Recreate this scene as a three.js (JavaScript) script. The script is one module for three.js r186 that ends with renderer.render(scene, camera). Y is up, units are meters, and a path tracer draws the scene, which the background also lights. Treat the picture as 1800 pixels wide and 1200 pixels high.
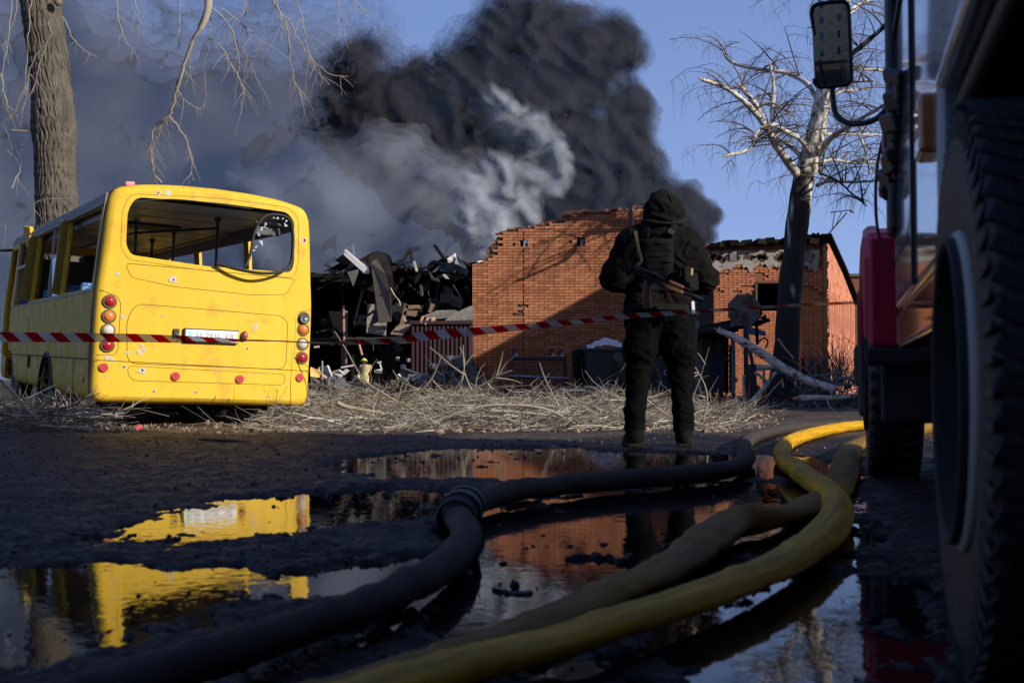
import * as THREE from 'three';
import { mergeGeometries } from 'three/addons/utils/BufferGeometryUtils.js';
import { RoundedBoxGeometry } from 'three/addons/geometries/RoundedBoxGeometry.js';
import { createNoise3D } from 'simplex-noise';
import { Brush, Evaluator, SUBTRACTION } from 'three-bvh-csg';

// ---------------------------------------------------------------- camera, sky, sun, exposure
const scene = new THREE.Scene();
const F = 2000, PITCH = Math.atan(65 / 2000), EYE = 0.5;                 // focal length in pixels of a 1800 x 1200 frame
const camera = new THREE.PerspectiveCamera(2 * Math.atan(600 / F) * 180 / Math.PI, 1.5, 0.05, 900);
camera.position.set(0, EYE, 0);
camera.rotation.x = PITCH;
camera.focus = 13; camera.userData.fStop = 5;
scene.add(camera);
const renderer = new THREE.WebGLRenderer({ antialias: true });
renderer.toneMapping = THREE.LinearToneMapping;
renderer.toneMappingExposure = 1.3;
renderer.shadowMap.enabled = true;
const SUN_AZ = 58 * Math.PI / 180, SUN_EL = 25 * Math.PI / 180;          // from +z (behind the camera) towards +x
const SUN = new THREE.Vector3(Math.sin(SUN_AZ) * Math.cos(SUN_EL), Math.sin(SUN_EL), Math.cos(SUN_AZ) * Math.cos(SUN_EL));
{
  const W = 512, H = 256, d = new Float32Array(W * H * 4);
  for (let j = 0; j < H; j++) for (let i = 0; i < W; i++) {
    const up = ((j + 0.5) / H - 0.5) * Math.PI, y = Math.sin(up), t = Math.pow(Math.max(0, y), 0.55), o = (j * W + i) * 4;
    const lo = [0.30, 0.43, 0.74], hi = [0.036, 0.088, 0.28];
    const rd = ((i + 0.5) / W - 0.5) * 2 * Math.PI, cs = Math.cos(up) * (Math.cos(rd) * SUN.x + Math.sin(rd) * SUN.z) + y * SUN.y, glow = 0.5 * Math.exp(-((1 - cs) / 0.10)) + 0.14 * Math.exp(-((1 - cs) / 0.45)), gc = [1, 0.92, 0.78];
    for (let c = 0; c < 3; c++) d[o + c] = y < 0 ? 0.06 : lo[c] + (hi[c] - lo[c]) * Math.min(1, t * 1.15) + glow * gc[c];
    d[o + 3] = 1;
  }
  const sky = new THREE.DataTexture(d, W, H, THREE.RGBAFormat, THREE.FloatType);
  sky.mapping = THREE.EquirectangularReflectionMapping; sky.magFilter = THREE.LinearFilter; sky.minFilter = THREE.LinearFilter; sky.needsUpdate = true;
  scene.background = sky; scene.environment = sky;
}
const sun = new THREE.DirectionalLight(new THREE.Color(1, 0.93, 0.82), 5);
sun.name = 'sun'; sun.position.copy(SUN).multiplyScalar(90).add(new THREE.Vector3(0, 0, -22)); sun.target.position.set(0, 0, -22);
sun.castShadow = true; sun.shadow.mapSize.set(4096, 4096);
Object.assign(sun.shadow.camera, { left: -60, right: 60, top: 60, bottom: -60, near: 1, far: 220 });
scene.add(sun, sun.target);

// ---------------------------------------------------------------- helpers
function rng(seed) { return () => { seed = (seed + 0x6d2b79f5) | 0; let t = Math.imul(seed ^ (seed >>> 15), 1 | seed); t = (t + Math.imul(t ^ (t >>> 7), 61 | t)) ^ t; return ((t ^ (t >>> 14)) >>> 0) / 4294967296; }; }
const R0 = rng(11), N3 = createNoise3D(rng(5));
const V = (x, y, z) => new THREE.Vector3(x, y, z);
const lerp = THREE.MathUtils.lerp, clamp = THREE.MathUtils.clamp, sstep = (a, b, x) => { const t = clamp((x - a) / (b - a), 0, 1); return t * t * (3 - 2 * t); };
const fbm3 = (x, y, z, o = 4) => { let s = 0, a = 0.5; for (let i = 0; i < o; i++) { s += a * N3(x, y, z); x = x * 2.03 + 7.1; y = y * 2.03 - 3.3; z = z * 2.03 + 1.7; a *= 0.5; } return s; };
const PC = Math.cos(PITCH), PS = Math.sin(PITCH);
// A survey of the photograph: the world point seen at a pixel, at a chosen distance (at) or height (gp).
function at(px, py, Z) { const a = (px - 900) / F, b = (600 - py) / F, t = Z / (PC - b * PS); return V(a * t, EYE + (b * PC + PS) * t, -Z); }
function gp(px, py, h = 0) { const a = (px - 900) / F, b = (600 - py) / F, dy = b * PC + PS, t = (h - EYE) / dy; return V(a * t, h, (b * PS - PC) * t); }

// periodic value noise for textures
function hsh(x, y, s) { let h = Math.imul(x, 374761393) + Math.imul(y, 668265263) + Math.imul(s, 974634769); h = Math.imul(h ^ (h >>> 13), 1274126177); return ((h ^ (h >>> 16)) >>> 0) / 4294967296; }
function vn(x, y, p, s) { const i = Math.floor(x), j = Math.floor(y); let u = x - i, v = y - j; u = u * u * (3 - 2 * u); v = v * v * (3 - 2 * v); const m = (k) => ((k % p) + p) % p; return lerp(lerp(hsh(m(i), m(j), s), hsh(m(i + 1), m(j), s), u), lerp(hsh(m(i), m(j + 1), s), hsh(m(i + 1), m(j + 1), s), u), v); }
function pf(u, v, p, o, s) { let t = 0, a = 0.5, n = 0; for (let i = 0; i < o; i++) { t += a * vn(u * p, v * p, p, s + i); n += a; a *= 0.55; p *= 2; } return t / n; }
function tex(n, fn, srgb, rx = 1, ry = rx) {
  const d = new Uint8Array(n * n * 4);
  for (let j = 0; j < n; j++) for (let i = 0; i < n; i++) { const c = fn(i / n, j / n), o = (j * n + i) * 4; for (let k = 0; k < 3; k++) d[o + k] = clamp((c.length ? c[k] : c) * 255, 0, 255); d[o + 3] = 255; }
  const t = new THREE.DataTexture(d, n, n, THREE.RGBAFormat); t.wrapS = t.wrapT = THREE.RepeatWrapping; t.magFilter = THREE.LinearFilter; t.minFilter = THREE.LinearMipmapLinearFilter; t.generateMipmaps = true;
  if (srgb) t.colorSpace = THREE.SRGBColorSpace; t.repeat.set(rx, ry); t.needsUpdate = true; return t;
}
const again = (t, rx, ry = rx) => { const c = t.clone(); c.repeat.set(rx, ry); c.needsUpdate = true; return c; };
const T = {
  mott: tex(512, (u, v) => { const a = pf(u, v, 6, 6, 1), b = pf(u, v, 48, 3, 9); const k = 0.62 + 0.55 * a * 0.6 + 0.2 * (b - 0.5); return [k, k, k]; }, true),
  grain: tex(512, (u, v) => pf(u, v, 40, 4, 21), false),
  dust: tex(512, (u, v) => { const a = pf(u, v, 5, 5, 31), b = pf(u, v, 60, 2, 33), k = clamp(0.94 + 0.09 * (a - 0.5) + 0.05 * (b - 0.5), 0, 1); return [k, k * (0.99 + 0.01 * b), k * (0.95 + 0.06 * a)]; }, true),
  busdirt: tex(1024, (u, v) => { const st = pf(u, v * 0.13, 40, 3, 131), a = pf(u, v, 5, 5, 133), sp = sstep(0.84, 0.92, pf(u, v, 80, 2, 137)), big = sstep(0.62, 0.75, pf(u, v, 9, 5, 139)); const k = 0.97 + 0.05 * (st - 0.5) + 0.05 * (a - 0.5) - 0.22 * sp * a - 0.05 * big; return [k, k * (0.985 - 0.03 * big), clamp(k * (0.93 + 0.12 * big), 0, 1)]; }, true),
  rough: tex(512, (u, v) => 0.45 + 0.5 * pf(u, v, 12, 5, 41), false),
  streak: tex(512, (u, v) => { const k = 0.55 + 0.5 * pf(u, v * 0.12 + 0.3, 24, 4, 51) * 0.8 + 0.2 * (pf(u, v, 8, 4, 53) - 0.5); return [k, k, k]; }, true),
  rust: tex(512, (u, v) => { const a = sstep(0.45, 0.62, pf(u, v, 7, 6, 61)), b = pf(u, v, 40, 3, 63); return [lerp(0.55, 0.42, a) * (0.7 + 0.5 * b), lerp(0.53, 0.27, a) * (0.7 + 0.5 * b), lerp(0.52, 0.18, a) * (0.7 + 0.5 * b)]; }, true),
  weave: tex(256, (u, v) => { const a = Math.sin(u * Math.PI * 64) * Math.sin(v * Math.PI * 64); return 0.5 + 0.3 * a + 0.3 * (pf(u, v, 32, 3, 71) - 0.5); }, false),
  ground: tex(1024, (u, v) => { const a = pf(u, v, 5, 6, 81), b = pf(u, v, 96, 3, 83), s = hsh(Math.floor(u * 340), Math.floor(v * 340), 7) > 0.975 ? 0.35 : 0, k = 0.36 + 0.34 * a + 0.42 * (b - 0.5) + s; return [k * 1.03, k * 0.98, k * 0.92]; }, true),
  plaster: tex(512, (u, v) => { const a = pf(u, v, 6, 5, 91), b = pf(u, v, 64, 3, 93), st = sstep(0.6, 0.72, pf(u, v, 10, 5, 95)); const k = 0.72 + 0.28 * a + 0.25 * (b - 0.5) - 0.3 * st; return [k, k * 0.97, k * 0.94]; }, true),
};
function M(c, r = 0.8, o = {}) { const { phys, ...q } = o, m = new (phys ? THREE.MeshPhysicalMaterial : THREE.MeshStandardMaterial)({ roughness: r, side: THREE.DoubleSide, ...q }); m.color.setRGB(...c); return m; }

function uvm(g, s = 1) {                                                  // uv in metres, by the axis a face looks along
  const p = g.attributes.position, n = g.attributes.normal, uv = new Float32Array(p.count * 2);
  for (let i = 0; i < p.count; i++) { const x = p.getX(i), y = p.getY(i), z = p.getZ(i), a = Math.abs(n.getX(i)), b = Math.abs(n.getY(i)), c = Math.abs(n.getZ(i)); uv.set(a > b && a > c ? [z * s, y * s] : b > c ? [x * s, z * s] : [x * s, y * s], i * 2); }
  g.setAttribute('uv', new THREE.BufferAttribute(uv, 2)); return g;
}
function norm(g) {
  if (!g.index) { const n = g.attributes.position.count, ix = new Uint32Array(n); for (let i = 0; i < n; i++) ix[i] = i; g.setIndex(new THREE.BufferAttribute(ix, 1)); }
  if (!g.attributes.normal) g.computeVertexNormals();
  if (!g.attributes.uv) uvm(g);
  for (const k of Object.keys(g.attributes)) if (!['position', 'normal', 'uv', 'color'].includes(k)) g.deleteAttribute(k);
  return g;
}
function merge(list) {
  list = list.map(norm);
  if (list.some((g) => g.attributes.color)) for (const g of list) if (!g.attributes.color) g.setAttribute('color', new THREE.BufferAttribute(new Float32Array(g.attributes.position.count * 3).fill(1), 3));
  return list.length === 1 ? list[0] : mergeGeometries(list);
}
const E0 = new THREE.Euler(), Q0 = new THREE.Quaternion(), ONE = V(1, 1, 1);
const mat4 = (p = [0, 0, 0], r = [0, 0, 0], s = [1, 1, 1]) => new THREE.Matrix4().compose(V(...p), new THREE.Quaternion().setFromEuler(new THREE.Euler(...r)), V(...s));
function bx(w, h, d, p, r, bev = 0.0) { const g = bev > 0 ? new RoundedBoxGeometry(w, h, d, 1, Math.min(bev, w / 2.1, h / 2.1, d / 2.1)) : new THREE.BoxGeometry(w, h, d); uvm(g); return g.applyMatrix4(mat4(p, r)); }
function cy(r1, r2, h, p, r, n = 16, open = false) { return new THREE.CylinderGeometry(r1, r2, h, n, 1, open).applyMatrix4(mat4(p, r)); }
function sp(r, p, s = [1, 1, 1], a = 14, b = 10) { return new THREE.SphereGeometry(r, a, b).applyMatrix4(mat4(p, [0, 0, 0], s)); }
function smooth(pts, n) { return new THREE.CatmullRomCurve3(pts, false, 'centripetal').getPoints(n); }
function tube(pts, rad, seg = 6, o = {}) {                               // swept tube with a radius along it; o.color(p, t) -> [r,g,b]; o.disp(p, t, angle) -> metres; o.flat -> [rx, ry](t)
  const n = pts.length, pos = [], nor = [], uv = [], col = [], idx = [];
  let tg = V(0, 0, 0), nrm = null, len = 0; const b = V(0, 0, 0), rf = typeof rad === 'function' ? rad : () => rad;
  for (let i = 0; i < n; i++) {
    tg = pts[Math.min(n - 1, i + 1)].clone().sub(pts[Math.max(0, i - 1)]).normalize();
    if (o.up) { nrm = o.up.clone().sub(tg.clone().multiplyScalar(o.up.dot(tg))).normalize(); }
    else if (!nrm) { nrm = Math.abs(tg.y) < 0.9 ? V(0, 1, 0) : V(1, 0, 0); nrm.sub(tg.clone().multiplyScalar(nrm.dot(tg))).normalize(); }
    else nrm.sub(tg.clone().multiplyScalar(nrm.dot(tg))).normalize();
    b.crossVectors(tg, nrm); if (i) len += pts[i].distanceTo(pts[i - 1]);
    const t = i / (n - 1), r = rf(t), fl = o.flat ? o.flat(t) : [1, 1];
    for (let k = 0; k <= seg; k++) {
      const a = (k === seg ? 0 : k) / seg * Math.PI * 2, c = Math.cos(a) * fl[1], s = Math.sin(a) * fl[0];
      const dir = nrm.clone().multiplyScalar(c).addScaledVector(b, s), rr = r + (o.disp ? o.disp(pts[i], t, a) : 0), q = pts[i].clone().addScaledVector(dir, rr);
      pos.push(q.x, q.y, q.z); const nn = nrm.clone().multiplyScalar(Math.cos(a) * fl[0]).addScaledVector(b, Math.sin(a) * fl[1]).normalize(); nor.push(nn.x, nn.y, nn.z); uv.push(k / seg * (o.ulen ?? 1), len);
      if (o.color) col.push(...o.color(q, t, a));
    }
  }
  for (let i = 0; i < n - 1; i++) for (let k = 0; k < seg; k++) { const a = i * (seg + 1) + k, c = a + seg + 1; idx.push(a, a + 1, c, c, a + 1, c + 1); }
  if (o.caps !== false) for (const i of [0, n - 1]) { const c0 = pos.length / 3; pos.push(pts[i].x, pts[i].y, pts[i].z); const d = pts[i].clone().sub(pts[i ? n - 2 : 1]).normalize(); nor.push(d.x, d.y, d.z); uv.push(0.5, i ? len : 0); if (o.color) col.push(...o.color(pts[i], i ? 1 : 0, 0)); for (let k = 0; k < seg; k++) { const a = i * (seg + 1) + k; idx.push(...(i ? [c0, a, a + 1] : [c0, a + 1, a])); } }
  const g = new THREE.BufferGeometry(); g.setAttribute('position', new THREE.Float32BufferAttribute(pos, 3)); g.setAttribute('normal', new THREE.Float32BufferAttribute(nor, 3)); g.setAttribute('uv', new THREE.Float32BufferAttribute(uv, 2));
  if (o.color) g.setAttribute('color', new THREE.Float32BufferAttribute(col, 3)); g.setIndex(idx); if (o.disp) g.computeVertexNormals(); return g;
}
const bar = (a, b, r, seg = 6) => tube([a, b], r, seg);
function beam(a, b, w, h, roll = 0) { const d = b.clone().sub(a), L = d.length(), g = new THREE.BoxGeometry(w, h, L); uvm(g); const m = new THREE.Matrix4().lookAt(b, a, V(0.001, 1, 0)); g.rotateZ(roll); g.applyMatrix4(m); const c = a.clone().add(b).multiplyScalar(0.5); return g.translate(c.x, c.y, c.z); }
function shapeOf(pts) { const s = new THREE.Shape(); pts.forEach((p, i) => (i ? s.lineTo(p[0], p[1]) : s.moveTo(p[0], p[1]))); s.closePath(); return s; }
function extr(shape, d, bev = 0, cs = 12) { const g = new THREE.ExtrudeGeometry(shape, { depth: d, bevelEnabled: bev > 0, bevelSize: bev, bevelThickness: bev, bevelSegments: 1, curveSegments: cs }); return uvm(g); }
function rounded(pts, rad, n = 5) {                                      // polygon with rounded corners, as points
  const out = [], L = pts.length;
  for (let i = 0; i < L; i++) { const p = pts[i], a = pts[(i + L - 1) % L], b = pts[(i + 1) % L]; const da = Math.hypot(a[0] - p[0], a[1] - p[1]), db = Math.hypot(b[0] - p[0], b[1] - p[1]), r = Math.min(rad, da / 2.2, db / 2.2); const p1 = [p[0] + (a[0] - p[0]) / da * r, p[1] + (a[1] - p[1]) / da * r], p2 = [p[0] + (b[0] - p[0]) / db * r, p[1] + (b[1] - p[1]) / db * r]; for (let k = 0; k <= n; k++) { const t = k / n; out.push([(1 - t) * (1 - t) * p1[0] + 2 * t * (1 - t) * p[0] + t * t * p2[0], (1 - t) * (1 - t) * p1[1] + 2 * t * (1 - t) * p[1] + t * t * p2[1]]); } }
  return out;
}
function field(min, max, cell, fn) { const nx = Math.ceil((max[0] - min[0]) / cell) + 1, ny = Math.ceil((max[1] - min[1]) / cell) + 1, nz = Math.ceil((max[2] - min[2]) / cell) + 1, f = new Float32Array(nx * ny * nz); let q = 0; for (let k = 0; k < nz; k++) for (let j = 0; j < ny; j++) for (let i = 0; i < nx; i++) f[q++] = fn(min[0] + i * cell, min[1] + j * cell, min[2] + k * cell); return { f, nx, ny, nz, min, cell }; }
function nets(D, iso = 0) {                                              // surface nets: the surface where the field passes iso (inside is above)
  const { f, nx, ny, nz, min, cell } = D, id = (i, j, k) => i + nx * (j + ny * k), vi = new Int32Array(nx * ny * nz).fill(-1), pos = [], nor = [], idx = [];
  const cs = []; for (let c = 0; c < 8; c++) cs.push([c & 1, (c >> 1) & 1, c >> 2]);
  const ed = []; for (let a = 0; a < 8; a++) for (let b = a + 1; b < 8; b++) { const x = a ^ b; if (x === 1 || x === 2 || x === 4) ed.push([a, b]); }
  const g8 = new Float32Array(8);
  for (let k = 0; k < nz - 1; k++) for (let j = 0; j < ny - 1; j++) for (let i = 0; i < nx - 1; i++) {
    let m = 0; for (let c = 0; c < 8; c++) { const v = f[id(i + cs[c][0], j + cs[c][1], k + cs[c][2])] - iso; g8[c] = v; if (v > 0) m |= 1 << c; }
    if (m === 0 || m === 255) continue;
    let x = 0, y = 0, z = 0, n = 0;
    for (const [a, b] of ed) if (((m >> a) & 1) !== ((m >> b) & 1)) { const t = g8[a] / (g8[a] - g8[b]); x += lerp(cs[a][0], cs[b][0], t); y += lerp(cs[a][1], cs[b][1], t); z += lerp(cs[a][2], cs[b][2], t); n++; }
    vi[id(i, j, k)] = pos.length / 3; pos.push(min[0] + (i + x / n) * cell, min[1] + (j + y / n) * cell, min[2] + (k + z / n) * cell);
    let gx = g8[1] - g8[0] + g8[3] - g8[2] + g8[5] - g8[4] + g8[7] - g8[6], gy = g8[2] - g8[0] + g8[3] - g8[1] + g8[6] - g8[4] + g8[7] - g8[5], gz = g8[4] - g8[0] + g8[5] - g8[1] + g8[6] - g8[2] + g8[7] - g8[3]; const l = -Math.hypot(gx, gy, gz) || -1; nor.push(gx / l, gy / l, gz / l);
  }
  for (let k = 1; k < nz - 1; k++) for (let j = 1; j < ny - 1; j++) for (let i = 1; i < nx - 1; i++) {
    const s = f[id(i, j, k)] > iso, q = (e, a, b, c, d) => { if (s !== e) { if (s) idx.push(a, b, c, a, c, d); else idx.push(a, c, b, a, d, c); } };
    q(f[id(i + 1, j, k)] > iso, vi[id(i, j - 1, k - 1)], vi[id(i, j, k - 1)], vi[id(i, j, k)], vi[id(i, j - 1, k)]);
    q(f[id(i, j + 1, k)] > iso, vi[id(i - 1, j, k - 1)], vi[id(i - 1, j, k)], vi[id(i, j, k)], vi[id(i, j, k - 1)]);
    q(f[id(i, j, k + 1)] > iso, vi[id(i - 1, j - 1, k)], vi[id(i, j - 1, k)], vi[id(i, j, k)], vi[id(i - 1, j, k)]);
  }
  let vote = 0; for (let t = 0; t < idx.length; t += 3 * Math.max(1, Math.floor(idx.length / 600))) { const [a, b, c] = [idx[t] * 3, idx[t + 1] * 3, idx[t + 2] * 3], ux = pos[b] - pos[a], uy = pos[b + 1] - pos[a + 1], uz = pos[b + 2] - pos[a + 2], vx = pos[c] - pos[a], vy = pos[c + 1] - pos[a + 1], vz = pos[c + 2] - pos[a + 2]; vote += Math.sign((uy * vz - uz * vy) * nor[a] + (uz * vx - ux * vz) * nor[a + 1] + (ux * vy - uy * vx) * nor[a + 2]); }
  if (vote < 0) for (let t = 0; t < idx.length; t += 3) { const k = idx[t]; idx[t] = idx[t + 1]; idx[t + 1] = k; }
  const g = new THREE.BufferGeometry(); g.setAttribute('position', new THREE.Float32BufferAttribute(pos, 3)); g.setAttribute('normal', new THREE.Float32BufferAttribute(nor, 3)); g.setIndex(idx); return g;
}
function paint(g, fn) { const p = g.attributes.position, c = new Float32Array(p.count * 3); for (let i = 0; i < p.count; i++) c.set(fn(p.getX(i), p.getY(i), p.getZ(i)), i * 3); g.setAttribute('color', new THREE.BufferAttribute(c, 3)); return g; }
function capsule(p, a, b, r1, r2) { const ax = b[0] - a[0], ay = b[1] - a[1], az = b[2] - a[2], x = p[0] - a[0], y = p[1] - a[1], z = p[2] - a[2], t = clamp((x * ax + y * ay + z * az) / (ax * ax + ay * ay + az * az + 1e-9), 0, 1); return Math.hypot(x - ax * t, y - ay * t, z - az * t) - lerp(r1, r2, t); }
const smin = (a, b, k) => { const h = Math.max(k - Math.abs(a - b), 0) / k; return Math.min(a, b) - h * h * k * 0.25; };

const used = {};
function num(n) { const k = used[n] = (used[n] ?? -1) + 1; return k ? n + '_' + String(k).padStart(3, '0') : n; }
function shadows(o) { o.traverse((m) => { if (m.isMesh) { m.castShadow = true; m.receiveShadow = true; } }); return o; }
function tag(o, label, category, group, kind) { if (label) o.userData.label = label; if (category) o.userData.category = category; if (group) o.userData.group = group; if (kind) o.userData.kind = kind; return o; }
function mesh(name, geo, m, parent) { const o = new THREE.Mesh(Array.isArray(geo) ? merge(geo) : norm(geo), m); o.castShadow = o.receiveShadow = true; o.name = parent ? name : num(name); (parent ?? scene).add(o); return o; }
function thing(name, label, category, p = [0, 0, 0], turn = 0, group) { const o = new THREE.Group(); o.name = num(name); o.position.set(...p); o.rotation.y = turn; scene.add(o); return tag(o, label, category, group); }
function one(name, label, category, geo, m, group) { return tag(mesh(name, geo, m), label, category, group); }
function struct(name, geo, m) { const o = mesh(name, geo, m); o.userData.kind = 'structure'; return o; }
function inv(o, p) { o.updateMatrixWorld(true); return o.worldToLocal(p.clone()); }
// ---------------------------------------------------------------- ground and puddles
const POOLS = [
  [[835, 935], [870, 905], [980, 892], [1100, 865], [1300, 852], [1420, 856], [1440, 875], [1320, 905], [1250, 922], [1200, 970], [1100, 1020], [1000, 1060], [850, 1110], [770, 1120], [780, 1060], [845, 1000]],
  [[215, 948], [300, 915], [430, 882], [550, 868], [700, 860], [800, 866], [790, 900], [700, 912], [560, 922], [400, 938]],
  [[-80, 1012], [150, 1004], [330, 1010], [560, 1012], [720, 985], [770, 988], [700, 1035], [600, 1045], [480, 1050], [350, 1062], [290, 1090], [170, 1130], [60, 1142], [-80, 1145]],
  [[600, 818], [650, 802], [800, 790], [1000, 786], [1090, 800], [1020, 818], [930, 828], [850, 838], [700, 842]],
  [[1270, 1120], [1310, 1080], [1400, 1035], [1530, 1025], [1545, 1100], [1535, 1240], [1240, 1240]],
  [[1330, 935], [1430, 915], [1500, 930], [1470, 960], [1400, 985], [1340, 960]],
  [[900, 808], [1040, 798], [1290, 800], [1420, 806], [1480, 840], [1300, 842], [1080, 852], [930, 860]],
].map((q) => q.map(([x, y]) => { const p = gp(x, y); return [p.x, -p.z]; }));
const WET = [[820, 800], [1300, 790], [1540, 830], [1600, 1000], [1570, 1220], [600, 1220], [850, 1100], [830, 880]].map(([x, y]) => { const p = gp(x, y); return [p.x, -p.z]; });
function polySd(q, x, z) { let d = 1e9, s = 1; for (let i = 0, j = q.length - 1; i < q.length; j = i++) { const ex = q[j][0] - q[i][0], ez = q[j][1] - q[i][1], wx = x - q[i][0], wz = z - q[i][1], t = clamp((wx * ex + wz * ez) / (ex * ex + ez * ez), 0, 1); d = Math.min(d, (wx - ex * t) ** 2 + (wz - ez * t) ** 2); const a = q[i][1] > z, b = q[j][1] > z; if (a !== b && x < q[i][0] + (z - q[i][1]) / (q[j][1] - q[i][1]) * ex) s = -s; } return s * Math.sqrt(d); }
function groundH(x, Z) {
  const near = 1 - sstep(9, 14, Z);
  let h = 0.015 + 0.010 * N3(x * 0.7, 3.3, Z * 0.5) + 0.005 * N3(x * 3.1, 1.2, Z * 2.2) + 0.003 * N3(x * 11, 5.1, Z * 9) + near * (0.0045 * N3(x * 34, 9.1, Z * 30) + 0.002 * N3(x * 80, 4.1, Z * 70));
  let dip = 0;
  if (Z > 1 && Z < 11 && x > -4 && x < 3.5) {
    const e = 0.08 * N3(x * 4, 8.8, Z * 2.5) + 0.05 * N3(x * 15, 2.2, Z * 9);
    for (const q of POOLS) dip = Math.max(dip, sstep(0.17, -0.06, polySd(q, x, Z) + e));
    const w = sstep(0.15, -0.15, polySd(WET, x, Z)) * (0.35 + 0.65 * sstep(-0.2, 0.5, N3(x * 2.1, 6.6, Z * 1.1) + 0.5 * N3(x * 7, 6.6, Z * 4)));
    const isl = sstep(0.44, 0.64, N3(x * 5, 2.7, Z * 3.4) * 0.7 + 0.5 * N3(x * 17, 2.7, Z * 12)); h = h - 0.052 * dip * (1 - 0.75 * isl) - 0.017 * w * (1 - dip) + 0.007 * w * N3(x * 26, 7.7, Z * 20);
  }
  if (Z > 10) h += 0.05 * sstep(10, 14, Z) * (0.5 + 0.5 * fbm3(x * 0.8, 2, Z * 0.8, 3)) - 0.025 * sstep(10, 12, Z);
  return h;
}
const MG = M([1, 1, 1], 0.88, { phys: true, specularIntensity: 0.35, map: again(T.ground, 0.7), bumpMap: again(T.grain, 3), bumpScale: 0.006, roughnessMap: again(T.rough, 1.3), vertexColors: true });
{
  const xs = [], zs = [];
  for (let x = -2.7; x < 1.9; x += 0.015) xs.push(x);
  for (let s = 0.02, x = -2.7; x > -160; s *= 1.06) { x -= s; xs.unshift(x); }
  for (let s = 0.02, x = xs[xs.length - 1]; x < 160; s *= 1.06) { x += s; xs.push(x); }
  for (let z = -60; z < 1.3; z += Math.max(0.2, (1.3 - z) * 0.2)) zs.push(z);
  for (let z = 1.5; z < 320; z += clamp(z * z * 0.0011, 0.009, z * 0.03)) zs.push(z);
  const nx = xs.length, nz = zs.length, pos = new Float32Array(nx * nz * 3), uv = new Float32Array(nx * nz * 2), col = new Float32Array(nx * nz * 3), idx = new Uint32Array((nx - 1) * (nz - 1) * 6);
  let k = 0;
  for (let j = 0; j < nz; j++) for (let i = 0; i < nx; i++, k++) {
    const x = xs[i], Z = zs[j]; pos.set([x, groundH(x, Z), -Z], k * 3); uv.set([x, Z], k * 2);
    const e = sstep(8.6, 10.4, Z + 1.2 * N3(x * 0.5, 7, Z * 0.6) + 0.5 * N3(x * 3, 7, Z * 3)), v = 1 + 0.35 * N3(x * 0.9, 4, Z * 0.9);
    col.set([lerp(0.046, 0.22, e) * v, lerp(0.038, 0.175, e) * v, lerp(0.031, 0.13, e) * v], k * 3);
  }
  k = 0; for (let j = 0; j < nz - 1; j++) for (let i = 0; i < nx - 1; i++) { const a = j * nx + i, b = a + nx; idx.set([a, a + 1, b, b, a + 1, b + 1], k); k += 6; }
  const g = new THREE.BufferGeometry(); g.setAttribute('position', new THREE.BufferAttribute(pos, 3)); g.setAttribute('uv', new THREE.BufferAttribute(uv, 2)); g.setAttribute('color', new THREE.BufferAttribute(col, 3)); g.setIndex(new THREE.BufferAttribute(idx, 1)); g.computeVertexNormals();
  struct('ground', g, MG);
}
{
  const MW = M([0.006, 0.0065, 0.007], 0.02, { phys: true, ior: 1.45, bumpMap: again(T.grain, 0.7), bumpScale: 0.00035 });
  const g = new THREE.PlaneGeometry(7.5, 9.6); g.rotateX(-Math.PI / 2); g.translate(-0.9, 0, -6.2); uvm(g);
  const w = mesh('puddle_water', g, MW); w.userData.kind = 'structure';
}
// ---------------------------------------------------------------- brick ruin in the middle
const BRICK = [[0.60, 0.225, 0.095], [0.54, 0.195, 0.08], [0.66, 0.26, 0.115], [0.47, 0.16, 0.066]].map((c) => M(c, 0.9, { map: again(T.mott, 1.3), bumpMap: again(T.grain, 2), bumpScale: 0.004 }));
const BRICK2 = [[0.58, 0.20, 0.085], [0.52, 0.175, 0.075], [0.62, 0.225, 0.10]].map((c) => M(c, 0.92, { map: again(T.mott, 1.1), bumpMap: again(T.grain, 2), bumpScale: 0.004 }));
const MORTAR = M([0.13, 0.07, 0.046], 0.95, { map: again(T.mott, 0.6) }), SOOT = M([0.010, 0.009, 0.008], 1, { phys: true, specularIntensity: 0.15, map: again(T.mott, 0.5) }), DARKWOOD = M([0.030, 0.024, 0.019], 1, { phys: true, specularIntensity: 0.2, map: again(T.streak, 1.2) });
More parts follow.
